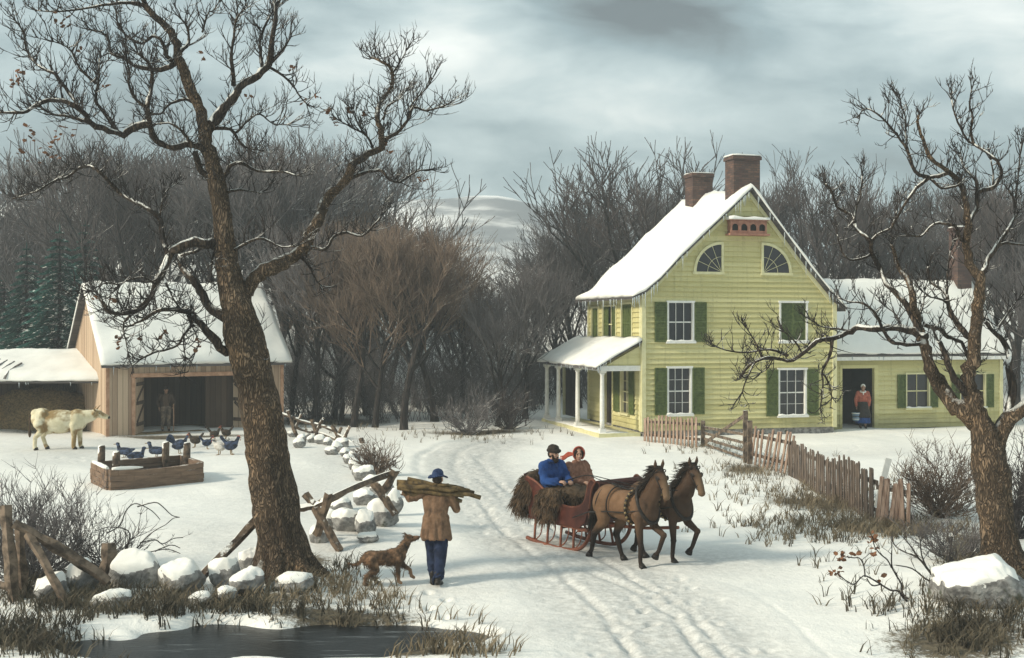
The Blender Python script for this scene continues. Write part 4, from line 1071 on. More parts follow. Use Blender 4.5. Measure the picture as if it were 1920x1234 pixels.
def snow_slab(prof, y0, y1, th, seed=0, ny=30, base=(0, 0, 0), lip=.06, M0=None):
    """snow lying along a roof profile [(x, z)...] from y0 to y1; th = thickness"""
    mb = MB(); m = len(prof); top = []; bot = []
    for j in range(ny+1):
        y = lerp(y0, y1, j/ny)
        for i, (x, z) in enumerate(prof):
            e = min(i, m-1-i, 1)*1.0; ey = 1.0 if 0 < j < ny else .55
            n = th*max(.35, .85+.75*nz(x*.9+seed, y*.9, z)+.35*nz(x*2.6+seed, y*2.6, 4))*(.7 if e == 0 else 1)*ey
            jx = .10*nz(y*1.6, seed+i*.0, 3.3) if i in (0, m-1) else 0
            top.append(V((x+jx, y, z+n))); bot.append(V((x+jx*.8, y, z-.012)))
    vs = top+bot; N = len(top); fs = []
    for j in range(ny):
        for i in range(m-1):
            a = j*m+i; fs.append((a, a+1, a+m+1, a+m)); fs.append((N+a, N+a+m, N+a+m+1, N+a+1))
        for i in (0, m-1): a = j*m+i; fs.append((a, a+m, N+a+m, N+a))
    for j in (0, ny):
        for i in range(m-1): a = j*m+i; fs.append((a, N+a, N+a+1, a+1))
    if M0: vs = [M0(p) for p in vs]
    mb.add(vs, fs, True); return mb
def resample(prof, step=.22):
    out = []
    for (a, b) in zip(prof, prof[1:]):
        n = max(1, int(math.hypot(b[0]-a[0], b[1]-a[1])/step))
        out += [(lerp(a[0], b[0], i/n), lerp(a[1], b[1], i/n)) for i in range(n)]
    return out+[prof[-1]]
def roof_slab(prof, y0, y1, th):
    mb = MB(); W0 = Wall((0, 0, 0), 0)
    poly = list(prof)+[(x, z-th) for x, z in reversed(prof)]
    mb.prism(poly, lambda s, z, o: V((s, o, z)), y0, y1); return mb
def chimney(p, cx, cy, z0, z1, wx, wy, name='chimney', rot=0):
    c = MB(); c.box(cx-wx/2, cx+wx/2, cy-wy/2, cy+wy/2, z0, z1-.16)
    c.box(cx-wx/2-.05, cx+wx/2+.05, cy-wy/2-.05, cy+wy/2+.05, z1-.16, z1-.04); c.box(cx-wx/2-.02, cx+wx/2+.02, cy-wy/2-.02, cy+wy/2+.02, z1-.04, z1)
    ch = c.build(name, X['brick'], p)
    s = snow_slab([(cx-wx/2-.03, z1), (cx-wx/4, z1), (cx, z1), (cx+wx/4, z1), (cx+wx/2+.03, z1)], cy-wy/2-.03, cy+wy/2+.03, .05, ny=5); s.build('snow', X['snow'], ch)
    return ch

# ---------------- farmhouse
A0 = R(15); hx, hy = flat(1205, 820); HB = V((hx, hy, gh(hx, hy)-.02)); HB.z = 0.0
house = thing('farmhouse', 'yellow-green clapboard farmhouse with snowy gable roof, green shutters and white-columned porch', 'house', HB, A0)
FW = Wall((0, 0, 0), 0)                      # front (gable) wall
hp = lambda u, v: plane_hit(HB, A0, u, v)
HWD, HD = 7.66, 5.95
apex = (4.12, 9.02)
LP = [(-.52, 5.02), (-.05, 5.22), (.55, 5.70), (1.25, 6.42), (2.5, 7.56), apex]     # left slope, flared at the eave
RP = [apex, (5.3, 7.60), (6.5, 6.15), (7.45, 5.12), (7.98, 4.62)]
def roofz(s):
    pr = LP+RP[1:]
    for a, b in zip(pr, pr[1:]):
        if a[0] <= s <= b[0]: return lerp(a[1], b[1], (s-a[0])/(b[0]-a[0]))
    return 0
def gleft(z):
    if z <= roofz(0)-.1: return 0.0
    lo, hi = 0.0, apex[0]
    for _ in range(30):
        m = (lo+hi)/2
        if roofz(m)-.1 < z: lo = m
        else: hi = m
    return lo
def gright(z):
    if z <= roofz(HWD)-.1: return HWD
    lo, hi = apex[0], HWD
    for _ in range(30):
        m = (lo+hi)/2
        if roofz(m)-.1 < z: hi = m
        else: lo = m
    return lo
def rect(u0, v0, u1, v1):
    a0, z1 = hp(u0, v0); a1, z0 = hp(u1, v1); return a0, a1, z0, z1
WIN = [rect(1253, 568, 1297, 640), rect(1253, 691, 1293, 776), rect(1461, 694, 1508, 778)]
CLO = rect(1463, 568, 1510, 640)
holes = [w for w in WIN]+[CLO]
q1 = rect(1304, 458, 1351, 510); q2 = rect(1430, 460, 1478, 512)
mb = MB(); FW.siding(mb, gleft, gright, .22, 8.9, holes)
SW = Wall((0, HD, 0), -math.pi/2)            # left side wall, s from back to front
def sd(u):                                   # photo u -> s on the side wall
    k = (u-U0)/F; c, s = math.cos(A0), math.sin(A0); return HD-(HB.x-k*HB.y)/(s+k*c)
def sz(u, v):
    y = HD-sd(u); return H-(v-V0)/F*(HB.y+math.cos(A0)*y)
SIDEW = [(sd(1112), sd(1124), 3.35, 4.68), (sd(1133), sd(1157), 3.35, 4.72), (sd(1168), sd(1187), 3.35, 4.78)]
LOWW = [(sd(1167), sd(1181), .75, 2.32)]
DOORS = [(sd(1135), sd(1149), .12, 2.35), (sd(1058), sd(1082), .12, 2.3)]
SW.siding(mb, lambda z: 0.0, lambda z: HD, .22, 5.1, SIDEW+LOWW+DOORS)
# right side and back walls (plain)
RW_ = Wall((HWD, 0, 0), math.pi/2); RW_.siding(mb, lambda z: 0.0, lambda z: HD, .22, 5.0)
BWL = Wall((HWD, HD, 0), math.pi); BWL.siding(mb, lambda z: HWD-gright(z), lambda z: HWD-gleft(z), .22, 8.9)
mb.build('wall', X['clap'], house, fix=False)
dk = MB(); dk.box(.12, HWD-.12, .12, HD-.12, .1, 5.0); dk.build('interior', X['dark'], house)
fd = MB(); fd.box(.02, HWD-.02, .02, HD-.02, -.4, .22); fd.build('foundation', X['rock'], house)
for (w_, a_, b_, z_) in ((FW, -.055, .10, 5.12), (FW, HWD-.12, HWD+.055, 4.85), (SW, HD-.16, HD+.0005, 5.1), (SW, 0, .14, 5.1)):
    cb = MB(); w_.box(cb, a_, b_, .2, z_, .001, .074); cb.build('corner_board', X['trim'], house)
cb = MB(); SW.box(cb, .145, HD-.165, 4.82, 5.06, .001, .062); cb.build('frieze_board', X['trim'], house)
for (a0, a1, z0, z1), nm in zip(WIN, (0, 1, 2)):
    panes(FW, house, a0, a1, z0, z1, 3 if nm else 3, 4 if nm else 2)
    w = .47
    shutter(FW, house, a0-.08-w, a0-.08, z0-.02, z1+.03); shutter(FW, house, a1+.08, a1+.08+w, z0-.02, z1+.03)
f = panes(FW, house, CLO[0], CLO[1], CLO[2], CLO[3], 2, 2)
mid = (CLO[0]+CLO[1])/2
for a, b in ((CLO[0]+.005, mid-.005), (mid+.005, CLO[1]-.005)): shutter(FW, house, a, b, CLO[2]+.01, CLO[3]-.01, o=-.012, label='closed green shutter')
for i, (a0, a1, z0, z1) in enumerate(SIDEW):
    f = panes(SW, house, a0, a1, z0, z1, 2, 2, frame='trim', fw=.06, sillsnow=False); m = (a0+a1)/2
    g = .0 if i != 1 else .22
    shutter(SW, house, a0+.01, m-.005-g, z0+.01, z1-.01, o=-.012, label='closed green shutter'); shutter(SW, house, m+.005+g, a1-.01, z0+.01, z1-.01, o=-.012, label='closed green shutter')
for (a0, a1, z0, z1) in LOWW:
    panes(SW, house, a0, a1, z0, z1, 2, 4, frame='trim', sillsnow=False); shutter(SW, house, a0-.75, a0-.08, z0, z1); shutter(SW, house, a1+.08, a1+.6, z0, z1)
for (a0, a1, z0, z1) in DOORS:
    d = MB(); SW.box(d, a0, a1, z0, z1, -.10, -.06)
    for i in range(2):
        for j in range(2):
            x0 = lerp(a0, a1, .1+.45*i); x1 = lerp(a0, a1, .45+.45*i); SW.box(d, x0, x1, lerp(z0, z1, .06+.5*j), lerp(z0, z1, .48+.45*j), -.0598, -.045)
    dd = d.build('door', X['black'], house)
    fr = MB(); SW.box(fr, a0-.09, a0, z0, z1, -.06, .05); SW.box(fr, a1, a1+.09, z0, z1, -.06, .05); SW.box(fr, a0-.09, a1+.09, z1, z1+.1, -.06, .05); fr.build('door_frame', X['trim'], dd)
# quarter-round gable windows
for (a0, a1, z0, z1), side in ((q1, -1), (q2, 1)):
    cx = a1 if side < 0 else a0; rr = max(a1-a0, z1-z0); rx, rz_ = a1-a0, z1-z0
    arc = [(cx+side*rx*math.cos(math.pi/2*i/14), z0+rz_*math.sin(math.pi/2*i/14)) for i in range(15)]
    fr = MB()
    for (p, q) in zip(arc, arc[1:]):
        k = 1+.10/rr
        o0 = (cx+(p[0]-cx)*k, z0+(p[1]-z0)*k); o1 = (cx+(q[0]-cx)*k, z0+(q[1]-z0)*k)
        fr.prism([p, q, o1, o0], FW.M, .0, .095)
    FW.box(fr, min(cx, cx-side*.09), max(cx, cx-side*.09), z0-.001, z0+rz_+.1, .0, .098)
    FW.box(fr, min(cx-side*.11, cx+side*(rx+.14)), max(cx-side*.11, cx+side*(rx+.14)), z0-.1, z0-.0015, .0, .11)
    for an in (.40, .80, 1.2):
        e = FW.M(cx+side*rx*math.cos(an), z0+rz_*math.sin(an), .076); fr.beam(FW.M(cx, z0, .076), e, .012, .012, up=FW.n)
    for k in (.55,):
        for i in range(14):
            p, q = arc[i], arc[i+1]
            fr.beam(FW.M(cx+(p[0]-cx)*k, z0+(p[1]-z0)*k, .077), FW.M(cx+(q[0]-cx)*k, z0+(q[1]-z0)*k, .077), .012, .012, up=FW.n)
    f = fr.build('gable_window', X['trim'], house)
    g = MB(); g.face([FW.M(p[0], p[1], .066) for p in [(cx, z0)]+arc]); g.build('pane', X['glass'], f, fix=False)
# roof: boards, rake trim, snow
full = LP+RP[1:]
roof_slab(full, -.34, HD+.25, .10).build('roof', X['shingle'], house)
rk = MB()
inner = [(x, z-.105) for x, z in full]
for (a, b) in zip(inner[1:-1], inner[2:-1]):
    rk.prism([a, b, (b[0], b[1]-.20), (a[0], a[1]-.20)], FW.M, .036, .10)
rk.build('rake_board', X['trim'], house)
sp_ = resample([(x, z+.014) for x, z in full], .25)
snow_slab(sp_, -.37, HD+.28, .19, 3, 40).build('snow', X['snow'], house)
rnd = random.Random(5)
icicles(house, [(x, -.36, z-.09) for x, z in LP], rnd, 30, .12, .62); icicles(house, [(x, -.36, z-.09) for x, z in RP], rnd, 20, .12, .6)
icicles(house, [(-.53, y, 4.93) for y in (-.3, HD)], rnd, 14)
chimney(house, 4.14, .50, 8.3, 10.25, 1.06, .72); chimney(house, 4.0, 4.1, 8.2, 10.05, .86, .74)
# porch
PL, PD = 7.25, 1.5
PW = Wall((0, 0, 0), 0)
pf = MB(); pf.box(-PD-.12, -.06, .06, PL, -.25, .16); pf.build('porch_floor', X['trim'], house)
ps = snow_slab([(-PD-.10, .162), (-PD*.7, .162), (-PD*.35, .162)], .08, PL-.05, .035, 8, 24); ps.build('snow', X['snow'], house)
for u in (1129, 1083, 1047, 1015):
    k = (u-U0)/F; c, s = math.cos(A0), math.sin(A0); bx = HB.x-c*(PD-.06); by = HB.y-s*(PD-.06)
    y = clamp((bx-k*by)/(s+k*c), .22, PL-.15); x = -PD+.06
    cm = MB(); cm.box(x-.12, x+.12, y-.12, y+.12, .161, .26); cm.box(x-.105, x+.105, y-.105, y+.105, .26, .32)
    prof = [(.32, .085), (.6, .086), (1.4, .082), (2.22, .070), (2.25, .095), (2.30, .095)]
    cm.tube([(x, y, z) for z, r in prof], [r for z, r in prof], 14); cm.box(x-.12, x+.12, y-.12, y+.12, 2.30, 2.37)
    cm.build('column', X['white'], house)
en = MB(); en.box(-PD-.06, -PD+.18, .02, PL, 2.371, 2.56); en.box(-PD+.18, -.06, .02, .14, 2.371, 2.56); en.box(-PD+.18, -.06, PL-.12, PL, 2.371, 2.56); en.build('porch_beam', X['white'], house)
pg = MB(); pg.prism([(-PD+.12, 2.561), (-.06, 2.561), (-.06, 3.28)], lambda s, z, o: V((s, o, z)), .05, .10); pg.build('porch_gable', X['clap'], house)
pprof = [(-PD-.30, 2.50), (-PD-.1, 2.62), (-.9, 3.02), (-.062, 3.46)]
roof_slab(pprof, -.12, PL+.15, .07).build('porch_roof', X['shingle'], house)
snow_slab(resample([(x, z+.012) for x, z in pprof], .2), -.14, PL+.17, .15, 12, 34).build('snow', X['snow'], house)
icicles(house, [(-PD-.30, y, 2.46) for y in (0, PL)], rnd, 18, .05, .2); icicles(house, [(x, -.13, z-.04) for x, z in pprof], rnd, 8, .05, .25)

# bird house on the gable (hangs on the wall: a thing of its own)
ba0, bz1 = hp(1363, 414); ba1, bz0 = hp(1430, 440)
bl = HB+Matrix.Rotation(A0, 3, 'Z') @ V(((ba0+ba1)/2, -.14, bz0))
bw, bh, bd = (ba1-ba0), (bz1-bz0), .30
bird = thing('birdhouse', 'long brown birdhouse with four round-topped holes under the gable peak', 'birdhouse', bl, A0)
BW = Wall((-bw/2, -bd+.11, 0), 0); hs = []; r = bh*.26
xs = [bw*(i+.5)/4 for i in range(4)]; zc = bh*.48
mb = MB()
segs = 10; lo = zc-r*1.0
prev = 0.0
for x in xs:
    mb.prism([(prev, 0), (x-r, 0), (x-r, bh), (prev, bh)], BW.M, -.04, 0); prev = x+r
    mb.prism([(x-r, 0), (x+r, 0), (x+r, lo), (x-r, lo)], BW.M, -.04, -.001)
    for i in range(segs):
        a, b = math.pi*i/segs, math.pi*(i+1)/segs; p = (x+r*math.cos(a), zc+r*math.sin(a)); q = (x+r*math.cos(b), zc+r*math.sin(b))
        mb.prism([p, (p[0], bh), (q[0], bh), q], BW.M, -.04, -.0015)
mb.prism([(prev, 0), (bw, 0), (bw, bh), (prev, bh)], BW.M, -.04, 0)
BW.box(mb, 0, .03, 0, bh, -bd, -.041); BW.box(mb, bw-.03, bw, 0, bh, -bd, -.041)
X['bird'] = M('birdhouse_wood', (.27, .125, .085), (.38, .19, .13), 6, bump=.3)
mb.build('box', X['bird'], bird)
iv = MB(); BW.box(iv, .04, bw-.04, .02, bh-.02, -bd+.02, -.09); iv.build('inside', X['dark'], bird)
pr = MB(); BW.box(pr, -.08, bw+.08, -.07, -.001, -bd, .10); pr.build('perch_board', X['bird'], bird)
rf = MB(); BW.box(rf, -.06, bw+.06, bh+.001, bh+.035, -bd-.0, .08); rr_ = rf.build('roof', X['bird'], bird)
sn = snow_slab([(-bw/2-.08+bw*i/8*1.115, bh+.036) for i in range(9)], -bd+.02, bd*.98-.19, .16, 4, 6); sn.build('snow', X['snow'], rr_)

# ---------------- low wing
wo = HB+Matrix.Rotation(A0, 3, 'Z') @ V((HWD+.06, 1.05, 0))
wing = thing('house_wing', 'low yellow-green wing with snowy roof, dark doorway and tall brick chimney joined to the farmhouse', 'house', wo, A0)
WW, WD = 8.0, 4.2
wp = lambda u, v: plane_hit(wo, A0, u, v)
WWall = Wall((0, 0, 0), 0); eave, ridge = 3.10, 5.75
def wr(u0, v0, u1, v1):
    a0, z1 = wp(u0, v0); a1, z0 = wp(u1, v1); return a0, a1, z0, z1
D = wr(1578, 691, 1638, 828); D = (max(.12, D[0]), D[1], .0, D[3])
W1 = wr(1699, 702, 1740, 764); W2 = wr(1800, 702, 1845, 764)
mb = MB(); WWall.siding(mb, lambda z: 0.0, lambda z: WW, .0, eave, [D, W1, W2])
Wall((WW, 0, 0), math.pi/2).siding(mb, lambda z: 0.0 if z < eave else (z-eave)/(ridge-eave)*WD/2, lambda z: WD if z < eave else WD-(z-eave)/(ridge-eave)*WD/2, 0, ridge-.05)
Wall((WW, WD, 0), math.pi).siding(mb, lambda z: 0.0, lambda z: WW, .0, eave)
mb.build('wall', X['clap'], wing, fix=False)
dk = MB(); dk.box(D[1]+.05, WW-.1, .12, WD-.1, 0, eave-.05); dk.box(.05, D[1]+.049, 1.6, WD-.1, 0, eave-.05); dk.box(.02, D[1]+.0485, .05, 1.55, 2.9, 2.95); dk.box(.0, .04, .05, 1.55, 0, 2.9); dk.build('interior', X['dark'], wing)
fr = MB(); WWall.box(fr, D[1], D[1]+.18, 0, D[3]+.0, -.1, .06); WWall.box(fr, D[0]-.10, D[0], 0, D[3], -.1, .06); WWall.box(fr, D[0]-.10, D[1]+.18, D[3], D[3]+.14, -.1, .065); fr.build('door_frame', X['clap'], wing)
for (a0, a1, z0, z1) in (W1, W2):
    panes(WWall, wing, a0, a1, z0, z1, 2, 2, frame='trim', fw=.05); shutter(WWall, wing, a0-.43, a0-.06, z0, z1); shutter(WWall, wing, a1+.06, a1+.40, z0, z1)
cb = MB(); WWall.box(cb, WW-.10, WW+.05, 0, eave, .001, .072); cb.build('corner_board', X['trim'], wing); cb = MB(); WWall.box(cb, 0.0, WW-.11, eave-.14, eave+.0, .001, .06); cb.build('frieze_board', X['trim'], wing)
wprof = [(-.30, eave-.22), (.0, eave+.10), (WD/2, ridge), (WD, eave+.10), (WD+.3, eave-.22)]
TM = lambda p: V((p.y, p.x, p.z))
rs = roof_slab(wprof, -.02, WW+.18, .09); rs.v = [TM(p) for p in rs.v]; rs.build('roof', X['shingle'], wing)
snow_slab(resample([(x, z+.012) for x, z in wprof], .25), -.0, WW+.2, .16, 21, 34, M0=TM).build('snow', X['snow'], wing)
ft = MB(); ft.box(0, WW+.17, -.31, -.27, eave-.45, eave-.315); ft.build('fascia', X['white'], wing)
icicles(wing, [(x, -.31, eave-.33) for x in (.2, WW)], rnd, 10, .04, .14)
ca_ = plane_hit(wo+Matrix.Rotation(A0, 3, 'Z') @ V((0, WD/2, 0)), A0, 1815, 470)[0]; chimney(wing, min(ca_, WW-.36), WD/2, ridge-.6, H-(425-V0)/F*(wo.y+WD/2+1.5), .66, .60)

# ---------------- barn
A1 = R(31); bx, by = flat(200, 818); BB = V((bx, by, 0.0))
barn = thing('barn', 'brown board barn with thick snow on its roof and open double doors', 'barn', BB, A1)
bp_ = lambda u, v: plane_hit(BB, A1, u, v)
BL = bp_(530, 800)[0]; BD = 6.2; be, br_ = 2.82, 5.55
BWl = Wall((0, 0, 0), 0)
dz = bp_(297, 708)[1]; d0 = bp_(298, 760)[0]; d1 = bp_(441, 760)[0]
p0 = bp_(252, 760)[0]; p1 = bp_(476, 760)[0]
mb = MB()
BWl.box(mb, 0, p0, -.2, be, -.06, 0); BWl.box(mb, p1, BL, -.2, be, -.06, 0); BWl.box(mb, p0, p1, dz+.16, be, -.06, 0)
zc_ = lambda y: be+(br_-be)*(1-abs(y-BD/2)/(BD/2))
for xx, o in ((0, 0), (BL, 0)):
    for pair in ((xx, xx+.06) if xx == 0 else (xx-.06, xx),):
        mb.prism([(.061, -.2), (BD-.061, -.2), (BD-.061, be+.05), (BD/2, br_-.03), (.061, be+.05)], lambda s, z, o: V((o, s, z)), pair[0], pair[1])
BWb = Wall((BL, BD, 0), math.pi); BWb.box(mb, 0, BL, -.2, be, -.06, 0)
mb.build('wall', X['barn'], barn)
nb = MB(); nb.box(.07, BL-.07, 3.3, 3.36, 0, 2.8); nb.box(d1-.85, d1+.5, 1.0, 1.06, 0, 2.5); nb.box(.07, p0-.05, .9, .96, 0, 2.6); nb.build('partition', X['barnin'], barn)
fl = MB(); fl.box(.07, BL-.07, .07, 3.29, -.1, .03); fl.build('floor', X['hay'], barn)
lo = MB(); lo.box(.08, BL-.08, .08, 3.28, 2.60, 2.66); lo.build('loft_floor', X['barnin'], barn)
bm_ = MB(); BWl.box(bm_, p0-.10, p0+.02, -.1, dz+.16, .001, .06); BWl.box(bm_, p1-.02, p1+.10, -.1, dz+.16, .001, .06); BWl.box(bm_, p0-.12, p1+.12, dz+.02, dz+.17, .0015, .09); bm_.build('door_frame', X['beam'], barn)
for a_ in (-.03, BL-.09): ed = MB(); BWl.box(ed, a_, a_+.12, -.2, be-.02, .001, .035); ed.build('corner_board', X['beam'], barn)
def barn_door(hx_, sgn, w):
    ang = R(62)*sgn
    d = V((math.cos(ang), math.sin(ang), 0)) if sgn > 0 else V((-math.cos(ang), -math.sin(ang), 0))
    D_ = Wall((hx_, -.03 if sgn > 0 else -.03, 0), math.atan2(d.y, d.x))
    m = MB(); n = 6
    for i in range(n): D_.box(m, w*i/n+.006, w*(i+1)/n-.006, .03, dz-.03+.02*((i*7) % 3), -.02, .02)
    dd = m.build('door', X['barn'], barn)
    b = MB()
    for z in (.3, dz*.52, dz-.3): D_.box(b, .04, w-.04, z, z+.13, .021, .05); D_.box(b, .04, w-.04, z, z+.13, -.05, -.021)
    for s_ in (-1, 1):
        b.beam(D_.M(.1, .44, s_*.034), D_.M(w-.1, dz*.5, s_*.034), .11, .022, up=D_.n); b.beam(D_.M(.1, dz*.6, s_*.034), D_.M(w-.1, dz-.34, s_*.034), .11, .022, up=D_.n)
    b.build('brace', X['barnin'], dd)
barn_door(p0+.03, 1, 1.1*1.0); barn_door(p1-.03, -1, 1.05)
bprof = [(-.34, be-.26), (.0, be+.06), (BD/2, br_), (BD, be+.06), (BD+.3, be-.24)]
rs = roof_slab(bprof, -.25, BL+.25, .09); rs.v = [TM(p) for p in rs.v]; rs.build('roof', X['shingle'], barn)
snow_slab(resample([(x, z+.012) for x, z in bprof], .25), -.27, BL+.27, .20, 31, 36, M0=TM).build('snow', X['snow'], barn)
icicles(barn, [(x, -.34, be-.34) for x in (0, BL)], rnd, 16, .06, .3)

# ---------------- cattle shed, open in front
so_ = V((flat(197, 812)[0]-.15, flat(197, 812)[1]+.35, 0))
shed = thing('cattle_shed', 'low open-fronted shed with drifted snow on its lean-to roof beside the barn', 'shed', so_, R(3))
SL = 7.0
mb = MB()
mb.box(-SL, 0, 3.2, 3.26, -.2, 2.6); mb.box(-SL-.06, -SL, 0, 3.26, -.2, 2.0); mb.box(-SL, 0, 3.0, 3.199, 1.9, 2.06)
mb.box(-.07, -.005, .3, 3.19, -.2, 1.95)
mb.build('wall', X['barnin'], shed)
ps_ = MB()
for x in (-.12, -4.55, -SL): ps_.box(x-.07, x+.07, -.06, .08, -.3, 2.02)
ps_.box(-SL-.1, .05, -.07, .09, 2.021, 2.17)
ps_.build('post', X['weather'], shed)
sprof = [(-.42, 1.93), (-.1, 2.17), (1.6, 2.56), (3.4, 2.98)]
rs = roof_slab(sprof, -SL-.25, .03, .08); rs.v = [TM(p) for p in rs.v]; rs.build('roof', X['shingle'], shed)
snow_slab(resample([(x, z+.012) for x, z in sprof], .25), -SL-.27, .02, .13, 44, 40, M0=TM).build('snow', X['snow'], shed)
# ribs of the boards showing through the snow on the left
rb = MB()
for i in range(11):
    x = -SL+.1+.34*i; e_ = 2.9-.19*i; rb.tube([(x, -.43, 2.03), (x+.02, -.1, 2.29), (x+.05, e_*.5, 2.32+e_*.13), (x+.1, e_, 2.32+e_*.235)], .045, 6, rough=.4, rs=8, seed=i)
rb.build('roof_batten', X['batten'], shed)
icicles(shed, [(x, -.42, 1.86) for x in (-SL, 0)], rnd, 8, .05, .2)

def hay_pile(name, label, c, rx, ry, rz_, seed, n=420):
    rnd = random.Random(seed); p = V(c); root = thing(name, label, 'hay', p)
    mb = MB(); mb.ell((0, 0, 0), (rx, ry, rz_), nu=22, nv=14, lump=.22, ls=2.2, seed=seed); mb.build('heap', X['hay'], root)
    st = MB()
    for k in range(n):
        th = rnd.uniform(0, 6.28); ph = rnd.uniform(0, 1.5)
        q = V((math.cos(th)*math.sin(ph)*rx, math.sin(th)*math.sin(ph)*ry, math.cos(ph)*rz_))*1.0
        d = (q.normalized()+V((rnd.uniform(-1, 1), rnd.uniform(-1, 1), rnd.uniform(-.6, .6)))*.9).normalized()
        st.tube([q-d*.05, q+d*rnd.uniform(.1, .3)], [.008, .004], 3, cap=False)
    st.build('loose_stalks', X['hay'], root, fix=False)
hay_pile('hay_heap', 'ragged heap of hay piled against the shed back wall behind the cow', so_+V((-3.0, 2.0, .2)), 2.5, .9, 1.25, 3)
hay_pile('straw_heap', 'low heap of straw on the ground at the left end of the shed', so_+V((-6.2, .4, .0)), 1.2, .7, .5, 4, 260)

# ---------------- picket fence and gate
def picket_run(name, label, pts, n, hpx, mat, seed, lean=0.0, leanj=.05, wpx=.09, rails=True, skip=(), group=None, gapfill=1.0):
    """pts: two ground pixels; pickets stand between them"""
    rnd = random.Random(seed); a, b = G(*pts[0]), G(*pts[1]); root = thing(name, label, 'fence', (a.x, a.y, a.z), 0, group)
    d = (b-a); dl = V((d.x, d.y, 0)).normalized(); nrm = V((dl.y, -dl.x, 0))
    def Hh(t): return lerp(hpx[0]*a.y, hpx[1]*b.y, t)/F
    if rails:
        for f_ in (.25, .74):
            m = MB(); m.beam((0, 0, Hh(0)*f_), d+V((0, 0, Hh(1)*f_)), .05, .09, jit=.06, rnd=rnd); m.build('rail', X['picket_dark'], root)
    for i in range(n):
        if i in skip: continue
        t = (i+.5)/n; q = V((d.x*t, d.y*t, gh(a.x+d.x*t, a.y+d.y*t)-a.z-.06)); h = Hh(t)*rnd.uniform(.93, 1.06); w = wpx*rnd.uniform(.8, 1.15)
        ln = lean*h+rnd.uniform(-leanj, leanj); m = MB(); o = nrm*rnd.uniform(.040, .055)
        up = V((dl.x*ln, dl.y*ln, h)); c = [q+o-dl*w/2, q+o+dl*w/2]
        tp = [c[0]+up, c[1]+up]; th = nrm*.026
        pk = (tp[0]+tp[1])/2+V((0, 0, rnd.uniform(.0, .05)))
        m.add([c[0], c[1], tp[1], pk, tp[0], c[0]+th, c[1]+th, tp[1]+th, pk+th, tp[0]+th], [(4, 3, 2, 1, 0), (5, 6, 7, 8, 9), (0, 1, 6, 5), (1, 2, 7, 6), (2, 3, 8, 7), (3, 4, 9, 8), (4, 0, 5, 9)], False)
        m.build('picket', X[mat], root)
    return root
picket_run('picket_fence', 'short upright picket fence in front of the lower left gable window', ((1208, 826), (1312, 840)), 15, (48, 58), 'picket', 1, leanj=.03, wpx=.10)
picket_run('leaning_fence', 'broken pale pickets leaning over to the right beside the farm gate', ((1408, 868), (1488, 895)), 10, (72, 82), 'picket', 2, lean=.36, leanj=.16, wpx=.13)
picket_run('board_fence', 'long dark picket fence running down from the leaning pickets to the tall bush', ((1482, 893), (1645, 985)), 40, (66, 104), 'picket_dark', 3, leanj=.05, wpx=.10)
picket_run('slat_fence', 'few white snow-dusted slats tilted below the tall bush', ((1644, 984), (1712, 996)), 8, (92, 92), 'picket', 4, lean=.05, leanj=.12, wpx=.085)
pr_ = MB(); pa = G(1636, 978); pr_.beam((0, 0, -.1), (.36, .1, 1.25), .12, .03, up=(0, 1, 0)); o = pr_.build('leaning_plank', X['white'], None, pa); tag(o, 'single white plank slanting against the fence end', 'plank')
# farm gate
ga, gb = G(1318, 838), G(1400, 868); gate = thing('farm_gate', 'dark wooden farm gate with diagonal brace between two fences', 'gate', ga)
d = gb-ga; gh_ = lambda px: px*((ga.y+gb.y)/2)/F
for f_, nm in ((0.12, 'bar'), (.34, 'bar'), (.56, 'bar'), (.80, 'bar')):
    m = MB(); m.beam(V((0, 0, gh_(48)*f_)), d+V((0, 0, gh_(62)*f_)), .035, .085, jit=.05); m.build('bar', X['weather'], gate)
m = MB(); m.beam(V((0, -.04, .08)), d*.97+V((0, -.04, gh_(84))), .035, .10); m.build('brace', X['weather'], gate)
for e, hh in ((V((0, 0, -.15)), gh_(60)), (d*.975+V((0, 0, -.2)), gh_(92)+.2), (d*1.06+V((0, 0, -.2)), gh_(76)+.2)):
    m = MB(); m.beam(e, e+V((0, 0, hh)), .13, .13, up=(0, 1, 0), jit=.06); m.build('gate_post', X['weather'], gate)
m = MB(); e = V((-.15*1.0, 0, -.15)); 

# ---------------- rail fences
def rail_thing(name, label, segs, mat='rail', cat='fence', at=None):
    """segs: (part, p, q, width px) with p, q = (u, v, dY) hung on the ground distance of `at`"""
    b = G(*at); root = thing(name, label, cat, b); rnd = random.Random(len(label))
    for (part, p, q, w) in segs:
        A = PX(p[0], p[1], b.y+p[2])-b; B = PX(q[0], q[1], b.y+q[2])-b; ww = w*b.y/F
        n = 7; path = []; sag = rnd.uniform(-.3, .3)*ww
        for i in range(n+1):
            t = i/n; path.append(lerp(A, B, t)+V((0, 0, sag*math.sin(t*math.pi)))+V((rnd.uniform(-1, 1), rnd.uniform(-1, 1), rnd.uniform(-1, 1)))*ww*.06)
        m = MB(); m.tube(path, [ww/2*rnd.uniform(.86, 1.12) for _ in path], 5 if w > 10 else 6, rough=.30, rs=5, seed=rnd.random()*9); m.sm = [False]*len(m.sm)
        m.build(part, X[mat], root)
    return root
rail_thing('plank_fence', 'broken fence of split planks fallen against an upright post at the left border', [
 ('post', (12, 948, 0), (28, 1142, 0), 26), ('post', (38, 985, .25), (44, 1138, .2), 20), ('rail', (28, 980, -.05), (204, 1092, .25), 22), ('rail', (54, 1000, -.02), (128, 1134, -.35), 17), ('rail', (-30, 1090, .3), (60, 1120, .1), 14)], 'weather', 'fence', (28, 1138))
rail_thing('fence_post', 'squat dark weathered post standing left of the snow-capped boulders', [('post', (203, 1018, 0), (200, 1112, 0), 28)], 'weather', 'post', (200, 1108))
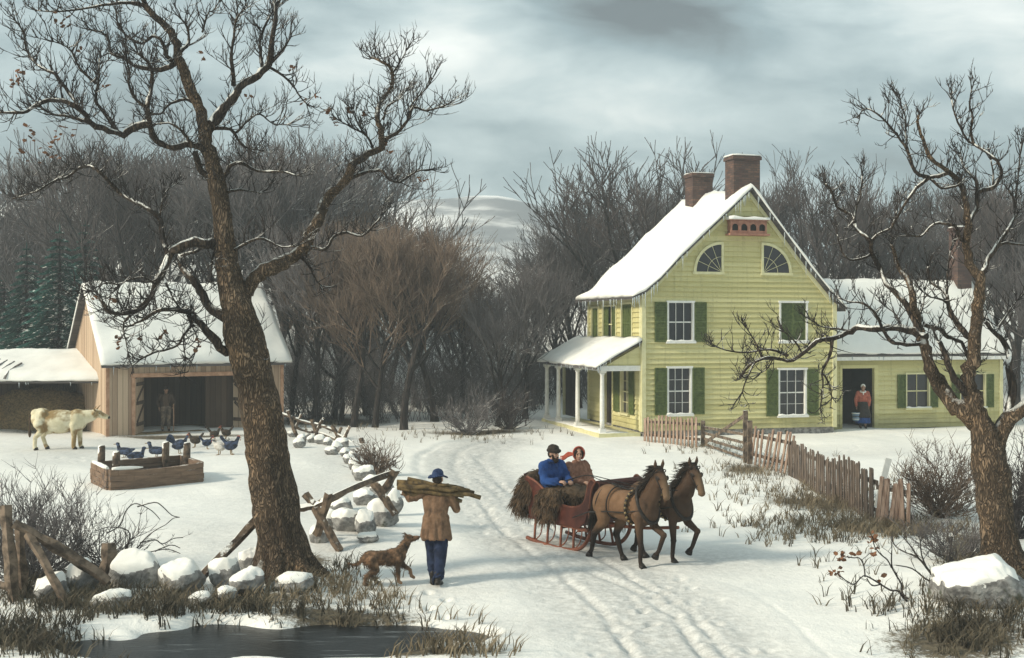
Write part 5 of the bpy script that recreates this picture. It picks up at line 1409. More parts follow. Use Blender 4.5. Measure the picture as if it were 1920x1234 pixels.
rail_thing('fallen_rail', 'long split rail slanting from the oak trunk down onto the boulders', [('rail', (487, 968, .5), (328, 1124, -.35), 19)], 'rail', 'rail', (400, 1100))
rail_thing('stake_fence', 'crossed stakes holding a snow-topped rail just right of the oak trunk', [
 ('stake', (574, 926, .15), (638, 1034, -.2), 17), ('stake', (617, 922, -.12), (594, 1002, .2), 17), ('rail', (562, 952, .05), (612, 938, .05), 13), ('rail', (612, 938, .05), (742, 884, 2.3), 14), ('stake', (700, 905, 1.9), (742, 965, 1.7), 17), ('stake', (742, 880, 2.0), (714, 925, 2.2), 19), ('stake', (625, 930, .3), (596, 985, .6), 9)], 'rail', 'fence', (606, 1028))
rail_thing('rail_fence', 'snowy zigzag rail fence with slanting stakes above the far stone wall', [
 ('stake', (540, 770, 0), (556, 818, 0), 8), ('rail', (548, 782, 0), (590, 795, 0), 7), ('stake', (584, 786, 0), (600, 826, 0), 8), ('rail', (588, 794, 0), (628, 808, -.3), 7), ('stake', (622, 798, -.4), (646, 840, -.5), 8), ('rail', (630, 812, -.4), (662, 830, -1), 7), ('stake', (656, 800, -1), (644, 826, -1), 7), ('stake', (607, 783, 0), (600, 803, 0), 5), ('rail', (505, 768, .3), (548, 782, 0), 7), ('stake', (566, 776, 0), (552, 806, 0), 6), ('stake', (604, 786, -.2), (590, 818, 0), 6), ('stake', (640, 802, -.5), (624, 832, -.3), 6), ('rail', (552, 800, .1), (596, 812, .1), 6), ('rail', (600, 812, -.1), (640, 830, -.5), 6), ('rail', (650, 824, -.9), (690, 852, -1.8), 7), ('stake', (676, 822, -1.4), (690, 862, -1.6), 8)], 'rail', 'fence', (585, 824))

# ---------------- stones
def biggest(fs):
    par = {}
    def find(a):
        while par.setdefault(a, a) != a: par[a] = par[par[a]]; a = par[a]
        return a
    for f in fs:
        for q in f[1:]: par[find(q)] = find(f[0])
    cnt = {}
    for f in fs: r = find(f[0]); cnt[r] = cnt.get(r, 0)+1
    top = max(cnt, key=cnt.get)
    return [f for f in fs if find(f[0]) == top]
def stone(name, label, u, v, wpx, hpx, seed, group=None, sink=.18, cat='boulder', dep=.8):
    """(u, v): foot of the stone in the photo"""
    b = G(u, v); s = b.y/F; w, h = wpx*s/2, hpx*s/2; rnd = random.Random(seed)
    root = thing(name, label, cat, b, 0, group)
    planes = []
    for k in range(20):
        n_ = V((rnd.gauss(0, 1), rnd.gauss(0, 1), rnd.gauss(0, 1))).normalized(); planes.append((n_, rnd.uniform(.70, .97)))
    def rad(p, e=0.0):
        r = 1.08
        for n_, d_ in planes:
            q = p.dot(n_)
            if q > .2: r = min(r, d_/q)
        return r*(1+.05*mnoise.noise(p*3.1+V((seed, 0, 0)))+.025*mnoise.noise(p*8+V((0, seed, 0)))+e)
    nu, nv = (96, 64) if wpx > 120 else (44, 30) if wpx > 40 else (26, 18)
    c0 = V((0, w*dep*.4, h*(1-sink*2))); S = lambda p, k: c0+V((p.x*w*k, p.y*w*dep*k, p.z*h*k))
    m = MB(); c = MB(); vs_ = []; cv = []; ok = []
    for i in range(nv+1):
        for j in range(nu):
            th = math.pi*i/nv; ph = 2*math.pi*j/nu; p = V((math.sin(th)*math.cos(ph), math.sin(th)*math.sin(ph), math.cos(th))); k = rad(p); vs_.append(S(p, k))
            lv = p.z+.30*mnoise.noise(p*1.9+V((seed, 3, 0)))+.16*mnoise.noise(p*5+V((seed, 9, 0)))-.28*p.x-.30
            e = sst(-.02, .35, lv); cv.append(S(p, k*.985+.02*e)+V((0, 0, .16*h*e*(1+.4*mnoise.noise(p*3+V((seed, 0, 7))))))); ok.append(lv > -.03)
    fs = [(i*nu+j, (i+1)*nu+j, (i+1)*nu+(j+1) % nu, i*nu+(j+1) % nu) for i in range(nv) for j in range(nu)]
    m.add(vs_, fs, True); m.build('stone', X['rock'], root)
    kept = biggest([f for f in fs if any(ok[q] for q in f)]); use = sorted({q for f in kept for q in f}); ix = {q: i for i, q in enumerate(use)}; c.add([cv[q] for q in use], [tuple(ix[q] for q in f) for f in kept], True); c.build('snow_cap', X['snow'], root)
    return root
ST = [ # near wall: label, u, v(foot), width, height
 ('large snow-capped boulder right of the squat post', 256, 1112, 104, 76), ('oval snow-topped boulder under the fallen rail', 336, 1118, 92, 66), ('tall grey boulder leaning right of the fallen rail', 420, 1108, 66, 70), ('rounded grey boulder nearest the oak roots', 462, 1122, 66, 58),
 ('dark boulder half hidden behind the squat post', 152, 1128, 62, 74), ('pale boulder beneath the slanting planks', 92, 1142, 76, 60), ('small snow-covered stone below the fallen rail', 374, 1136, 52, 24), ('small round stone below the tall grey boulder', 424, 1132, 46, 34), ('broad low boulder buried in snow left of the oval one', 210, 1150, 84, 44),
 ('grey stone close to the oak trunk behind the others', 470, 1080, 50, 50), ('flat snowy mound of stone in front of the oak roots', 552, 1120, 90, 40)]
for i, (lb, u, v, w, h) in enumerate(ST): stone('boulder', lb, u, v, w, h, i+1, 'boulders of the near stone wall')
ST2 = [('white boulder right of the crossed stakes', 648, 1008, 62, 52), ('grey boulder beside the white one below the snowy rail', 684, 1012, 50, 50), ('large pale boulder at the road edge of the wall', 716, 990, 66, 56), ('round stone tucked behind the leaning stake', 682, 950, 48, 36), ('upright stone at the road end of the wall', 738, 968, 34, 60), ('small stone at the foot of the crossed stakes', 598, 1022, 40, 36), ('flat stone between the crossed stakes', 616, 1004, 40, 40),
 ('snowy stone behind the boulder pile under the rail', 640, 960, 44, 34), ('small pale stone low at the front of the pile', 690, 1022, 44, 22), ('stone at the back of the pile near the thorn bush', 720, 938, 44, 40)]
for i, (lb, u, v, w, h) in enumerate(ST2): stone('boulder', lb, u, v, w, h, i+31, 'boulders under the snowy rail')
rnd = random.Random(9)
wl = [(548, 820), (566, 828), (584, 830), (600, 832), (614, 836), (632, 846), (648, 856), (655, 868), (664, 880), (672, 894), (684, 904), (696, 914), (640, 838), (575, 822), (662, 866), (560, 838), (620, 850), (706, 926)]
wl.sort(key=lambda p: p[1])
for i, (u, v) in enumerate(wl):
    s_ = 16+.17*(v-815)
    stone('wall_stone', 'rough snow-topped stone in the tumbled wall curving from the barn to the thorn bush', u, v+rnd.uniform(-2, 2), s_*rnd.uniform(1.0, 1.6), s_*rnd.uniform(.8, 1.15), 60+i, 'stones of the far wall', cat='stone')
stone('snowy_boulder', 'big rounded boulder under thick snow at the right foot of the forked tree', 1850, 1160, 205, 128, 90, None, .36)

# ---------------- watering trough
ta = G(205, 921); tb = G(379, 904); tc_ = G(173, 904); trough = thing('water_trough', 'hewn log watering trough with four corner posts in the snowy yard', 'trough', ta)
e1 = tb-ta; e1.z = 0; e2 = tc_-ta; e2.z = 0; hgt = .50; e2 = e2*1.0
def T3(s, q, z): return e1*s+e2*q+V((0, 0, z))
def log_wall(name, s0, q0, s1, q1, dip=0.0):
    m = MB(); n = 12
    for r_ in range(4):
        z0 = -.08+(hgt+.08)*r_/4; z1 = -.08+(hgt+.08)*(r_+1)/4-.012
        for side in range(1):
            top = []; 
            for i in range(n):
                t0, t1 = i/n, (i+1)/n
                dz0 = -dip*math.sin(t0*3.14)*(r_+1)/4; dz1 = -dip*math.sin(t1*3.14)*(r_+1)/4
                p, q = T3(lerp(s0, s1, t0), lerp(q0, q1, t0), 0), T3(lerp(s0, s1, t1), lerp(q0, q1, t1), 0)
                nn = (q-p).normalized().cross(V((0, 0, 1)))*(.06+.01*math.sin(r_*2+i))
                vs_ = [p-nn+V((0, 0, z0+dz0)), q-nn+V((0, 0, z0+dz1)), q-nn+V((0, 0, z1+dz1)), p-nn+V((0, 0, z1+dz0)), p+nn+V((0, 0, z0+dz0)), q+nn+V((0, 0, z0+dz1)), q+nn+V((0, 0, z1+dz1)), p+nn+V((0, 0, z1+dz0))]
                m.add(vs_, [(0, 3, 2, 1), (4, 5, 6, 7), (3, 7, 6, 2), (0, 1, 5, 4), (0, 4, 7, 3), (1, 2, 6, 5)], False)
    return m.build(name, X['log2'], trough)
X['log2'] = M('hewn_trough_logs', (.13, .085, .058), (.25, .165, .11), 5, (.6, .6, 5), bump=.5, snow=.06, contrast=(.2, .8))
log_wall('side', 0, 0, 1, 0, .06); log_wall('side', 0, 1, 1, 1, .0); log_wall('end', 0, .03, 0, .97); log_wall('end', 1, .03, 1, .97)
wv_ = MB(); wv_.face([T3(.02, .04, .26), T3(.98, .04, .26), T3(.98, .96, .26), T3(.02, .96, .26)]); wv_.build('water', X['glass'], trough)
for (s_, q_) in ((.10, .16), (.10, 1.02), (.80, .92), (.97, .60)):
    m = MB(); b_ = T3(s_, q_, 0); m.tube([b_, b_+V((0, 0, .5)), b_+V((.01, 0, .86)), b_+V((.01, 0, .90))], [.105, .10, .095, .07], 8, rough=.12, rs=5); m.build('post', X['rail'], trough)
sm_ = MB(); pts_ = [T3(.03+.32*i/7, .0, hgt+.005-.015*i/7) for i in range(8)]; sm_.tube(pts_, [.04, .05, .055, .05, .05, .04, .03, .015], 8); pts_ = [T3(0, .1+.85*i/6, hgt+.01) for i in range(7)]; sm_.tube(pts_, [.04, .06, .055, .06, .05, .055, .03], 8); sm_.build('snow', X['snow'], trough)
# ------------------------------------------------------------------ people (local frame: x ahead, y to their left, z up)
def hand(mb, wrist, d, palm, curl=.6, spread=.12, s=1.0):
    """palm and five unequal fingers; d = along the hand, palm = direction the palm faces"""
    d = V(d).normalized(); palm = V(palm); palm = (palm-d*palm.dot(d)).normalized(); side = d.cross(palm)
    w = V(wrist); kn = w+d*.085*s
    for k in (-1.5, -.5, .5, 1.5): mb.cap(w+side*k*.009*s, kn+side*k*.020*s, .015*s, .0125*s, 8)
    for k, L in zip((-1.5, -.5, .5, 1.5), (.062, .078, .084, .072)):
        p = kn+side*k*.021*s; a = d+side*k*spread*.5
        for i, f in enumerate((.45, .32, .23)):
            th = curl*(i+.6); dd = (a*math.cos(th)+palm*math.sin(th)).normalized(); q = p+dd*L*s*f*1.15
            mb.cap(p, q, .0105*s*(1-.12*i), .0095*s*(1-.12*i), 7); p = q
    t0 = w+side*.026*s+d*.025*s; t1 = t0+(side*.8+d*.55+palm*.35).normalized()*.042*s; t2 = t1+(side*.15+d*.8+palm*.55).normalized()*.034*s
    mb.cap(t0, t1, .014*s, .0115*s, 7); mb.cap(t1, t2, .0115*s, .009*s, 7)
def head(mb, c, yaw=0.0, pitch=0.0, s=1.0):
    """skull, jaw, nose, ears; returns a mapping from head space to local space"""
    Rm = Matrix.Rotation(yaw, 3, 'Z') @ Matrix.Rotation(pitch, 3, 'Y'); c = V(c)
    T = lambda x, y, z: c+Rm @ V((x*s, y*s, z*s))
    mb.ell(T(-.005, 0, .03), (.094*s, .075*s, .105*s), Rm, 16, 12); mb.ell(T(.028, 0, -.045), (.062*s, .055*s, .072*s), Rm, 14, 10)
    mb.cap(T(.082, 0, .022), T(.108, 0, -.022), .012*s, .017*s, 8)
    mb.ell(T(.070, 0, -.062), (.022*s, .026*s, .012*s), Rm, 10, 8); mb.ell(T(.070, 0, -.100), (.025*s, .028*s, .02*s), Rm, 10, 8)
    for y in (-1, 1):
        mb.ell(T(-.005, y*.077, -.005), (.022*s, .010*s, .034*s), Rm, 9, 7); mb.ell(T(.055, y*.036, -.02), (.03*s, .024*s, .024*s), Rm, 9, 7)
    mb.ell(T(.078, 0, .045), (.02*s, .055*s, .012*s), Rm, 10, 7)
    return T, Rm
def face(T, Rm, parent, s=1.0, lips=None):
    for y in (-1, 1):
        m = MB(); m.ell(T(.082, y*.031, .018), (.010*s, .014*s, .0095*s), Rm, 10, 8); m.build('eye', X['ink'], parent)
    m = MB(); m.cap(T(.092, -.020, -.068), T(.092, .020, -.068), .006*s, .006*s, 6); m.build('mouth', X['red'], parent)
    b = MB()
    for y in (-1, 1): b.cap(T(.088, y*.018, .040), T(.078, y*.050, .042), .006*s, .004*s, 6)
    b.build('eyebrows', X['hair'], parent)
def limb(mb, pts, rr):
    for i in range(len(pts)-1): mb.cap(pts[i], pts[i+1], rr[i], rr[i+1], 14)
def torso(mb, pel, ch, nk, g=1.0, wide=1.0):
    pel, ch, nk = V(pel), V(ch), V(nk)
    for y in (-1, 1):
        o = V((0, y*.075*wide, 0)); mb.cap(pel+o, lerp(pel, ch, .5)+o*.92, .105*g, .105*g); mb.cap(lerp(pel, ch, .5)+o*.92, ch+o*1.25, .105*g, .112*g); mb.cap(ch+o*1.25, lerp(ch, nk, .62)+V((0, y*.12*wide, -.01)), .112*g, .062*g)
    mb.cap(ch, nk, .12*g, .06*g); mb.cap(pel, ch, .11*g, .12*g)
def wrinkles(mb, rnd, a, b, r, n=5, t=.012):
    t *= 1.5
    """folds of cloth lying round a limb"""
    a, b = V(a), V(b); d = (b-a).normalized(); x = d.orthogonal().normalized(); y = d.cross(x)
    for k in range(n):
        c = lerp(a, b, rnd.uniform(.1, .95)); a0 = rnd.uniform(0, 6.28); sp = rnd.uniform(1.2, 2.6); sl = rnd.uniform(-.05, .05)
        pts = [c+(x*math.cos(a0+sp*i/5)+y*math.sin(a0+sp*i/5))*r+d*sl*(i-2) for i in range(6)]
        mb.tube(pts, [t*.3, t, t*1.1, t, t*.8, t*.3], 6)

def woodcutter():
    rnd = random.Random(4); p = G(817, 1094); az = math.pi/2-.10      # walking away up the road
    root = thing('person', 'man seen from behind in brown coat, blue hat and trousers carrying firewood up the road', 'person', p, az)
    # joints
    pel, ch, nk = (0, 0, .92), (.05, 0, 1.30), (.08, 0, 1.49)
    hc = (.115, -.015, 1.62)
    hipL, knL, anL = (.0, .085, .90), (.10, .07, .50), (.02, .045, .09)
    hipR, knR, anR = (.0, -.085, .90), (-.03, -.085, .50), (-.12, -.055, .115)
    shL, elL, wrL = (.06, .20, 1.42), (.05, .40, 1.33), (.10, .52, 1.42)
    shR, elR, wrR = (.06, -.20, 1.42), (.10, -.31, 1.16), (.20, -.22, 1.36)
    b = MB(); torso(b, pel, ch, nk, .92); b.cap(nk, (.10, 0, 1.56), .06, .056); T, Rm = head(b, hc, -.15, .05)
    for a in ((hipL, knL, anL), (hipR, knR, anR)): limb(b, a, (.085, .058, .042))
    for a in ((shL, elL, wrL), (shR, elR, wrR)): limb(b, a, (.055, .042, .030))
    for an, dd in ((anL, (.17, .02, -.045)), (anR, (.16, -.02, -.09))): b.cap(an, V(an)+V(dd), .04, .032)
    hand(b, wrL, (.15, .25, .9), (.7, -.6, -.1), .85); hand(b, wrR, (.1, .25, .9), (-.5, .4, .3), .9)
    b.fuse('body', X['skin'], root, .009, 2); face(T, Rm, root)
    c = MB(); torso(c, pel, ch, nk, 1.12); rr = (.085, .066, .052)
    limb(c, (shL, elL, lerp(V(elL), V(wrL), .86)), rr); limb(c, (shR, elR, lerp(V(elR), V(wrR), .86)), rr)
    for i in range(22):             # flaring skirt of the coat with pleats
        a = 6.283*i/22; x, y = math.cos(a), math.sin(a)
        c.cap((.03+x*.115, y*.155, 1.04), (.0+x*(.165+.02*math.sin(i*2.9)), y*(.205+.02*math.sin(i*1.7)), .74+.022*math.sin(i*3.1)), .055, .036+.014*math.sin(i*2.5), 9)
    for (s_, e_) in ((shL, elL), (elL, wrL), (shR, elR), (elR, wrR)): wrinkles(c, rnd, s_, e_, .068, 5, .015)
    c.tube([(.03+.155*math.cos(a), .195*math.sin(a), 1.03) for a in [6.283*i/24 for i in range(25)]], .020, 7)
    for y in (-.09, -.03, .04, .10): c.tube([(-.10, y, 1.12), (-.118, y*1.1, 1.0), (-.150, y*1.4, .80)], [.006, .010, .014], 6)
    c.cap((.06, -.06, 1.50), (.06, .06, 1.50), .055, .055)
    c.fuse('coat', X['coat'], root, .011, 2)
    t_ = MB()
    for (h_, k_, a_) in ((hipL, knL, anL), (hipR, knR, anR)):
        limb(t_, (h_, lerp(V(h_), V(k_), .6), k_, lerp(V(k_), V(a_), .45), V(a_)+V((0, 0, .06))), (.125, .112, .098, .092, .066)); wrinkles(t_, rnd, k_, a_, .076, 9, .014); wrinkles(t_, rnd, h_, k_, .10, 6, .013)
    t_.cap((0, -.07, .92), (0, .07, .92), .12, .12); t_.fuse('trousers', X['trous'], root, .011, 2)
    bt = MB()
    for an, dd in ((anL, (.18, .02, -.05)), (anR, (.17, -.02, -.10))):
        bt.cap(V(an)+V((-.015, 0, .09)), an, .058, .054); bt.cap(V(an)+V((-.02, 0, -.03)), V(an)+V(dd), .050, .040); bt.cap(V(an)+V((-.05, 0, -.045)), V(an)+V((.0, 0, -.05)), .045, .045)
    bt.fuse('boots', X['black'], root, .011, 2)
    hat = MB(); hat.ell(T(-.01, 0, .085), (.105, .09, .085), Rm, 20, 12, .06)
    for i in range(24):
        a = 6.283*i/24; hat.cap(T(.09*math.cos(a), .078*math.sin(a), .060), T(.175*math.cos(a), .150*math.sin(a), .040+.022*math.sin(2*a)), .014, .011, 7)
    hat.fuse('hat', X['trous2'], root, .009, 1)
    hr = MB(); hr.ell(T(-.035, 0, .0), (.078, .078, .075), Rm, 14, 10, .1); hr.fuse('hair', X['hair'], root, .010, 1)
    # the bundle across his shoulders
    bl = thing('firewood', 'bundle of cut branches carried across the shoulders of the man on the road', 'firewood', p+V((0, 0, 1.5)), az)
    sticks = [((.05, .62, .07), (.05, -.52, -.03), .052, .030), ((.0, .60, .015), (.02, -.70, -.13), .050, .032), ((.10, .58, .05), (.12, -.42, -.01), .046, .03), ((-.06, .57, .03), (-.04, -.35, -.02), .044, .03), ((.02, .50, -.08), (.06, -.40, -.20), .058, .03), ((.11, .52, -.03), (.16, -.58, -.08), .05, .03), ((.06, .45, .11), (.04, -.2, .03), .036, .024), ((-.05, .55, -.01), (-.02, -.44, -.12), .045, .028)]
    for i, (a, b_, ra, rb) in enumerate(sticks):
        a, b_ = V(a), V(b_); n = 7; m = MB()
        path = [lerp(a, b_, k/n)+V((rnd.uniform(-1, 1), 0, rnd.uniform(-1, 1)))*.018 for k in range(n+1)]
        m.tube(path, [lerp(ra, rb, k/n)*rnd.uniform(.9, 1.1) for k in range(n+1)], 9, rough=.15, rs=9, seed=i)
        if i % 2: q = path[4]; m.tube([q, q+V((.02, -.07, .06))], [.02, .014], 7)
        m.build('stick', X['log'], bl)
X['trous2'] = M('blue_felt', (.010, .02, .06), (.03, .055, .13), 8, bump=.3)
woodcutter()

# ---------------- quadrupeds
def hairs(mb, rnd, pts, n, L, d, r=.006, jit=.35, spread=.03):
    for k in range(n):
        t = rnd.random()*(len(pts)-1); i = int(t); q = lerp(V(pts[i]), V(pts[i+1]), t-i)+V((rnd.uniform(-1, 1), rnd.uniform(-1, 1), rnd.uniform(-1, 1)))*spread
        dd = (V(d)+V((rnd.uniform(-1, 1), rnd.uniform(-1, 1), rnd.uniform(-1, 1)))*jit).normalized(); l = L*rnd.uniform(.6, 1.2)
        mb.tube([q, q+dd*l*.5, q+dd*l+V((0, 0, -.12*l))], [r, r*.8, r*.2], 4, cap=False)
def horse(label, loc, rz, mat, legs, hyaw, sc, seed):
    rnd = random.Random(seed); root = thing('horse', label, 'horse', loc, rz, None, sc); b = MB()
    Ry = lambda a: Matrix.Rotation(a, 3, 'Y')
    b.ell((0, 0, 1.12), (.60, .275, .30), None, 24, 16); b.ell((.42, 0, 1.12), (.30, .24, .335), None, 20, 14); b.ell((-.50, 0, 1.17), (.36, .275, .315), None, 20, 14)
    b.ell((.60, 0, 1.06), (.14, .20, .22), None, 16, 12); b.ell((.30, 0, 1.38), (.26, .10, .10), None, 14, 10)
    for y in (-1, 1): b.ell((-.58, y*.12, 1.10), (.26, .16, .30), None, 16, 12); b.ell((.47, y*.15, 1.10), (.20, .11, .27), Ry(.3), 16, 12); b.ell((.60, y*.095, 1.0), (.10, .09, .13), None, 12, 9)
    # arched neck and turned head
    nk = [V((.50, 0, 1.22)), V((.68, 0, 1.45)), V((.80, .015*hyaw, 1.66)), V((.87, .05*hyaw, 1.83))]
    for (a, c, r0, r1) in ((nk[0], nk[1], .23, .175), (nk[1], nk[2], .175, .135), (nk[2], nk[3], .135, .11)):
        for o, k in ((V((0, 0, 0)), 1), (V((-.07, 0, .06)), .72), (V((.06, 0, -.07)), .75)): b.cap(a+o*1.0, c+o*.8, r0*k*.80, r1*k*.80, 14)
    hm = Matrix.Rotation(hyaw*.55, 3, 'Z'); Hh = lambda x, y, z: nk[3]+hm @ V((x, y, z))
    b.cap(Hh(-.02, 0, .02), Hh(.12, 0, -.10), .112, .100, 14); b.cap(Hh(.12, 0, -.10), Hh(.25, 0, -.31), .092, .070, 14); b.cap(Hh(.25, 0, -.31), Hh(.285, 0, -.40), .070, .066, 14); b.ell(Hh(.285, 0, -.40), (.068, .072, .062), None, 14, 10)
    b.ell(Hh(.07, 0, -.16), (.09, .085, .12), Ry(.4), 14, 10); b.ell(Hh(.24, 0, -.42), (.05, .05, .035), None, 10, 8)
    for y in (-1, 1):
        b.ell(Hh(.145, y*.078, -.085), (.035, .025, .03), None, 10, 8); b.ell(Hh(.325, y*.036, -.385), (.02, .018, .02), None, 9, 7)
        e0 = Hh(-.01, y*.062, .09); e1 = e0+V((.015, y*.022, .09)); e2 = e1+V((.0, y*.004, .085)); b.cap(e0, e1, .034, .034, 9); b.cap(e1, e2, .034, .008, 9)
    for (kind, y, pts) in legs:
        P = [V((q[0], y*(1 if i < 2 else .9), q[1])) for i, q in enumerate(pts)]
        rr = (.135, .080, .052, .040, .045) if kind == 'f' else (.165, .115, .064, .043, .046)
        for i in range(len(P)-1):
            b.cap(P[i], P[i+1], rr[i], rr[i+1]*(1.0 if i else 1), 12)
            if i == 2: b.ell(P[i], rr[i]*1.18, nu=12, nv=8)
        b.ell(P[-1], .052, nu=10, nv=8)
    b.fuse('body', X[mat], root, .014, 3)
    for (kind, y, pts) in legs:          # hooves
        q = V((pts[-1][0], y*.9, pts[-1][1])); dq = (q-V((pts[-2][0], y*.9, pts[-2][1]))).normalized()
        m = MB(); m.tube([q-dq*.005, q+dq*.085+V((.02, 0, 0))], [.056, .074], 12); m.build('hoof', X['black'], root)
    mn = MB(); crest = [nk[0]+V((-.12, .0, .20)), nk[1]+V((-.16, 0, .12)), nk[2]+V((-.135, 0, .10)), nk[3]+V((-.06, 0, .12)), nk[3]+V((.05, 0, .10))]
    hairs(mn, rnd, crest, 260, .23, (-.45, -.55, -.25), .010, .45, .035); hairs(mn, rnd, [Hh(.03, 0, .11), Hh(.08, 0, .06)], 30, .15, (.5, 0, -.9), .008, .3, .02)
    mn.build('mane', X['hair'], root, fix=False)
    tl = MB(); hairs(tl, rnd, [(-.84, 0, 1.28), (-.90, 0, 1.22)], 120, .72, (-.32, 0, -1), .013, .14, .03); tl.build('tail', X['hair'], root, fix=False)
    for y in (-1, 1):
        m = MB(); m.ell(Hh(.165, y*.094, -.08), (.016, .010, .015), None, 10, 8); m.build('eye', X['ink'], root)
    # harness: collar, girth with bells, breeching, traces, bridle
    h = MB(); ring = lambda cx, cz, ry, rz_, tilt, r, n=30: h.tube([(cx+tilt*math.sin(6.283*i/n), ry*math.cos(6.283*i/n), cz+rz_*math.sin(6.283*i/n)) for i in range(n+1)], r, 7)
    ring(.545, 1.22, .235, .34, -.16, .036)
    h.build('collar', X['black'], root)
    h = MB(); ring(.22, 1.13, .287, .315, 0, .020); ring(-.30, 1.15, .287, .315, .03, .014); ring(-.62, 1.15, .27, .315, .10, .014)
    for y in (-1, 1): h.tube([(.58, y*.235, 1.12), (.25, y*.295, 1.05), (-.3, y*.295, 1.0), (-.85, y*.27, .92), (-1.35, y*.25, .74)], .013, 6)
    h.tube([(.3, 0, 1.49), (.0, 0, 1.43), (-.45, 0, 1.485), (-.8, 0, 1.34)], .016, 6); h.build('harness', X['black'], root)
    h = MB(); h.tube([(.252, .296*math.cos(a), 1.13+.325*math.sin(a)) for a in [math.pi*(-.37+1.74*i/24) for i in range(25)]], .014, 6); bs = h.build('bell_strap', X['black'], root)
    for i in range(20):
        a = math.pi*(-.35+1.70*i/19); m = MB(); m.ell((.262, .314*math.cos(a), 1.13+.340*math.sin(a)), .026, nu=10, nv=8); m.build('bell', X['brass'], bs)
    h = MB()
    for y in (-1, 1):
        h.tube([Hh(-.03, y*.09, .06), Hh(.10, y*.10, -.11), Hh(.235, y*.075, -.30)], .011, 6); m = MB(); m.ell(Hh(.12, y*.108, -.075), (.045, .008, .045), None, 12, 8); m.build('blinker', X['black'], root)
    n = 18; h.tube([Hh(.22+.045*math.cos(6.283*i/n), .078*math.sin(6.283*i/n), -.285+.05*math.cos(6.283*i/n)*1.2) for i in range(n+1)], .010, 6)
    n = 18; h.tube([Hh(.06+.09*math.cos(6.283*i/n), .10*math.sin(6.283*i/n), .03+.06*math.cos(6.283*i/n)) for i in range(n+1)], .010, 6); h.build('bridle', X['black'], root)
    return root
HA = math.atan2(-.80, .60)          # heading of the team: to the right and toward the viewer
hd = V((.60, -.80, 0)); hl = V((.80, .60, 0))
fr_st = lambda dx=0, z=0: [(.50, 1.02), (.47+dx*.2, .78), (.49+dx*.6, .46), (.47+dx, .14), (.50+dx, .085)]
fr_up = [(.50, 1.02), (.56, .80), (.84, .66), (.70, .34), (.64, .27)]
hi_bk = [(-.52, 1.02), (-.50, .78), (-.80, .50), (-.88, .17), (-.93, .10)]
hi_fw = [(-.52, 1.02), (-.38, .78), (-.50, .50), (-.36, .15), (-.32, .085)]
hn = G(1172, 1050); hn = V((1.95, 19.75, 0)); hn.z = gh(hn.x, hn.y)-.03
horse('near brown horse of the trotting pair with light barrel, dark neck and bell strap', hn, HA, 'horse', [('f', -.15, fr_st(.02)), ('f', .15, fr_up), ('h', -.17, hi_bk), ('h', .17, hi_fw)], -.45, .88, 1)
hf = hn+hl*.68+hd*.10; hf.z = gh(hf.x, hf.y)-.03
horse('far dark brown horse of the trotting pair, front knee lifted, beside the snow bank', hf, HA, 'horse2', [('f', -.15, fr_st(-.03)), ('f', .15, fr_up), ('h', -.17, hi_fw), ('h', .17, hi_bk)], -.35, .88, 2)

# ---------------- sleigh (local frame as the horses')
sl = hn+hl*.62-hd*2.02; sl.z = gh(sl.x, sl.y)
sleigh = thing('sleigh', 'russet two-runner sleigh with high curved dashboard behind the two horses', 'sleigh', sl, HA, None, .96)
def runner(y):
    pts = [(-.98, .06), (-.60, .02), (0, .0), (.45, .03), (.72, .14), (.90, .36), (.94, .62), (.88, .86)]
    m = MB(); m.tube([q for q, r in smooth_path([(V((a, y, b+.03)), 1) for a, b in pts], 4)], .038, 8); r_ = m.build('runner', X['runner'], sleigh)
    m = MB(); m.beam((-1.02, y*.86, .50), (.86, y*.86, .46), .06, .06); m.build('side_rail', X['runner'], sleigh)
    for x in (-.74, -.34, .06, .44):
        m = MB(); m.tube([(x, y, .04), (x-.02, y*.95, .26), (x-.04, y*.86, .48)], [.026, .024, .03], 7)
        m.tube([q for q, r in smooth_path([(V((x+.02, y, .08)), 1), (V((x+.16, y*.97, .20)), 1), (V((x+.19, y*.9, .40)), 1), (V((x+.12, y*.86, .48)), 1)], 4)], .013, 6); m.build('upright', X['runner'], sleigh)
for y in (-.50, .50): runner(y)
for x in (-.6, .0, .5):
    m = MB(); m.beam((x, -.43, .42), (x, .43, .42), .06, .05); m.build('crossbeam', X['runner'], sleigh)
# body: swept side panels, back and dash
SP = [(-.86, .50), (.62, .50), (.80, .62), (.93, .90), (1.02, 1.26), (1.12, 1.40), (1.02, 1.44), (.92, 1.30), (.78, .98), (.45, .86), (.05, .88), (-.25, 1.02), (-.62, 1.22), (-.92, 1.30), (-1.05, 1.22), (-.98, .90)]
for y in (-1, 1):
    m = MB(); m.prism(SP, lambda s, z, o, y=y: V((s, y*(.50+o+.05*clamp((z-.5)/.8)), z)), -.022, .022); m.build('side_panel', X['sleigh'], sleigh)
    m = MB(); m.tube([q for q, r in smooth_path([(V((a, y*(.50+.05*clamp((b-.5)/.8)), b)), 1) for a, b in SP[3:14]], 3)], .024, 7); m.build('side_trim', X['runner'], sleigh)
def sheet(name, prof, w0, w1, th, mat):
    m = MB(); n = len(prof)
    for i in range(n-1):
        (a, za), (b_, zb) = prof[i], prof[i+1]; d = V((b_-a, 0, zb-za)).normalized(); nn = V((-d.z, 0, d.x))*th
        wa = lerp(w0, w1, i/(n-1)); wb = lerp(w0, w1, (i+1)/(n-1))
        A = [V((a, -wa, za)), V((a, wa, za)), V((b_, wb, zb)), V((b_, -wb, zb))]; m.add(A+[p+nn for p in A], [(0, 1, 2, 3), (7, 6, 5, 4), (0, 4, 5, 1), (1, 5, 6, 2), (2, 6, 7, 3), (3, 7, 4, 0)], False)
    return m.build(name, X[mat], sleigh)
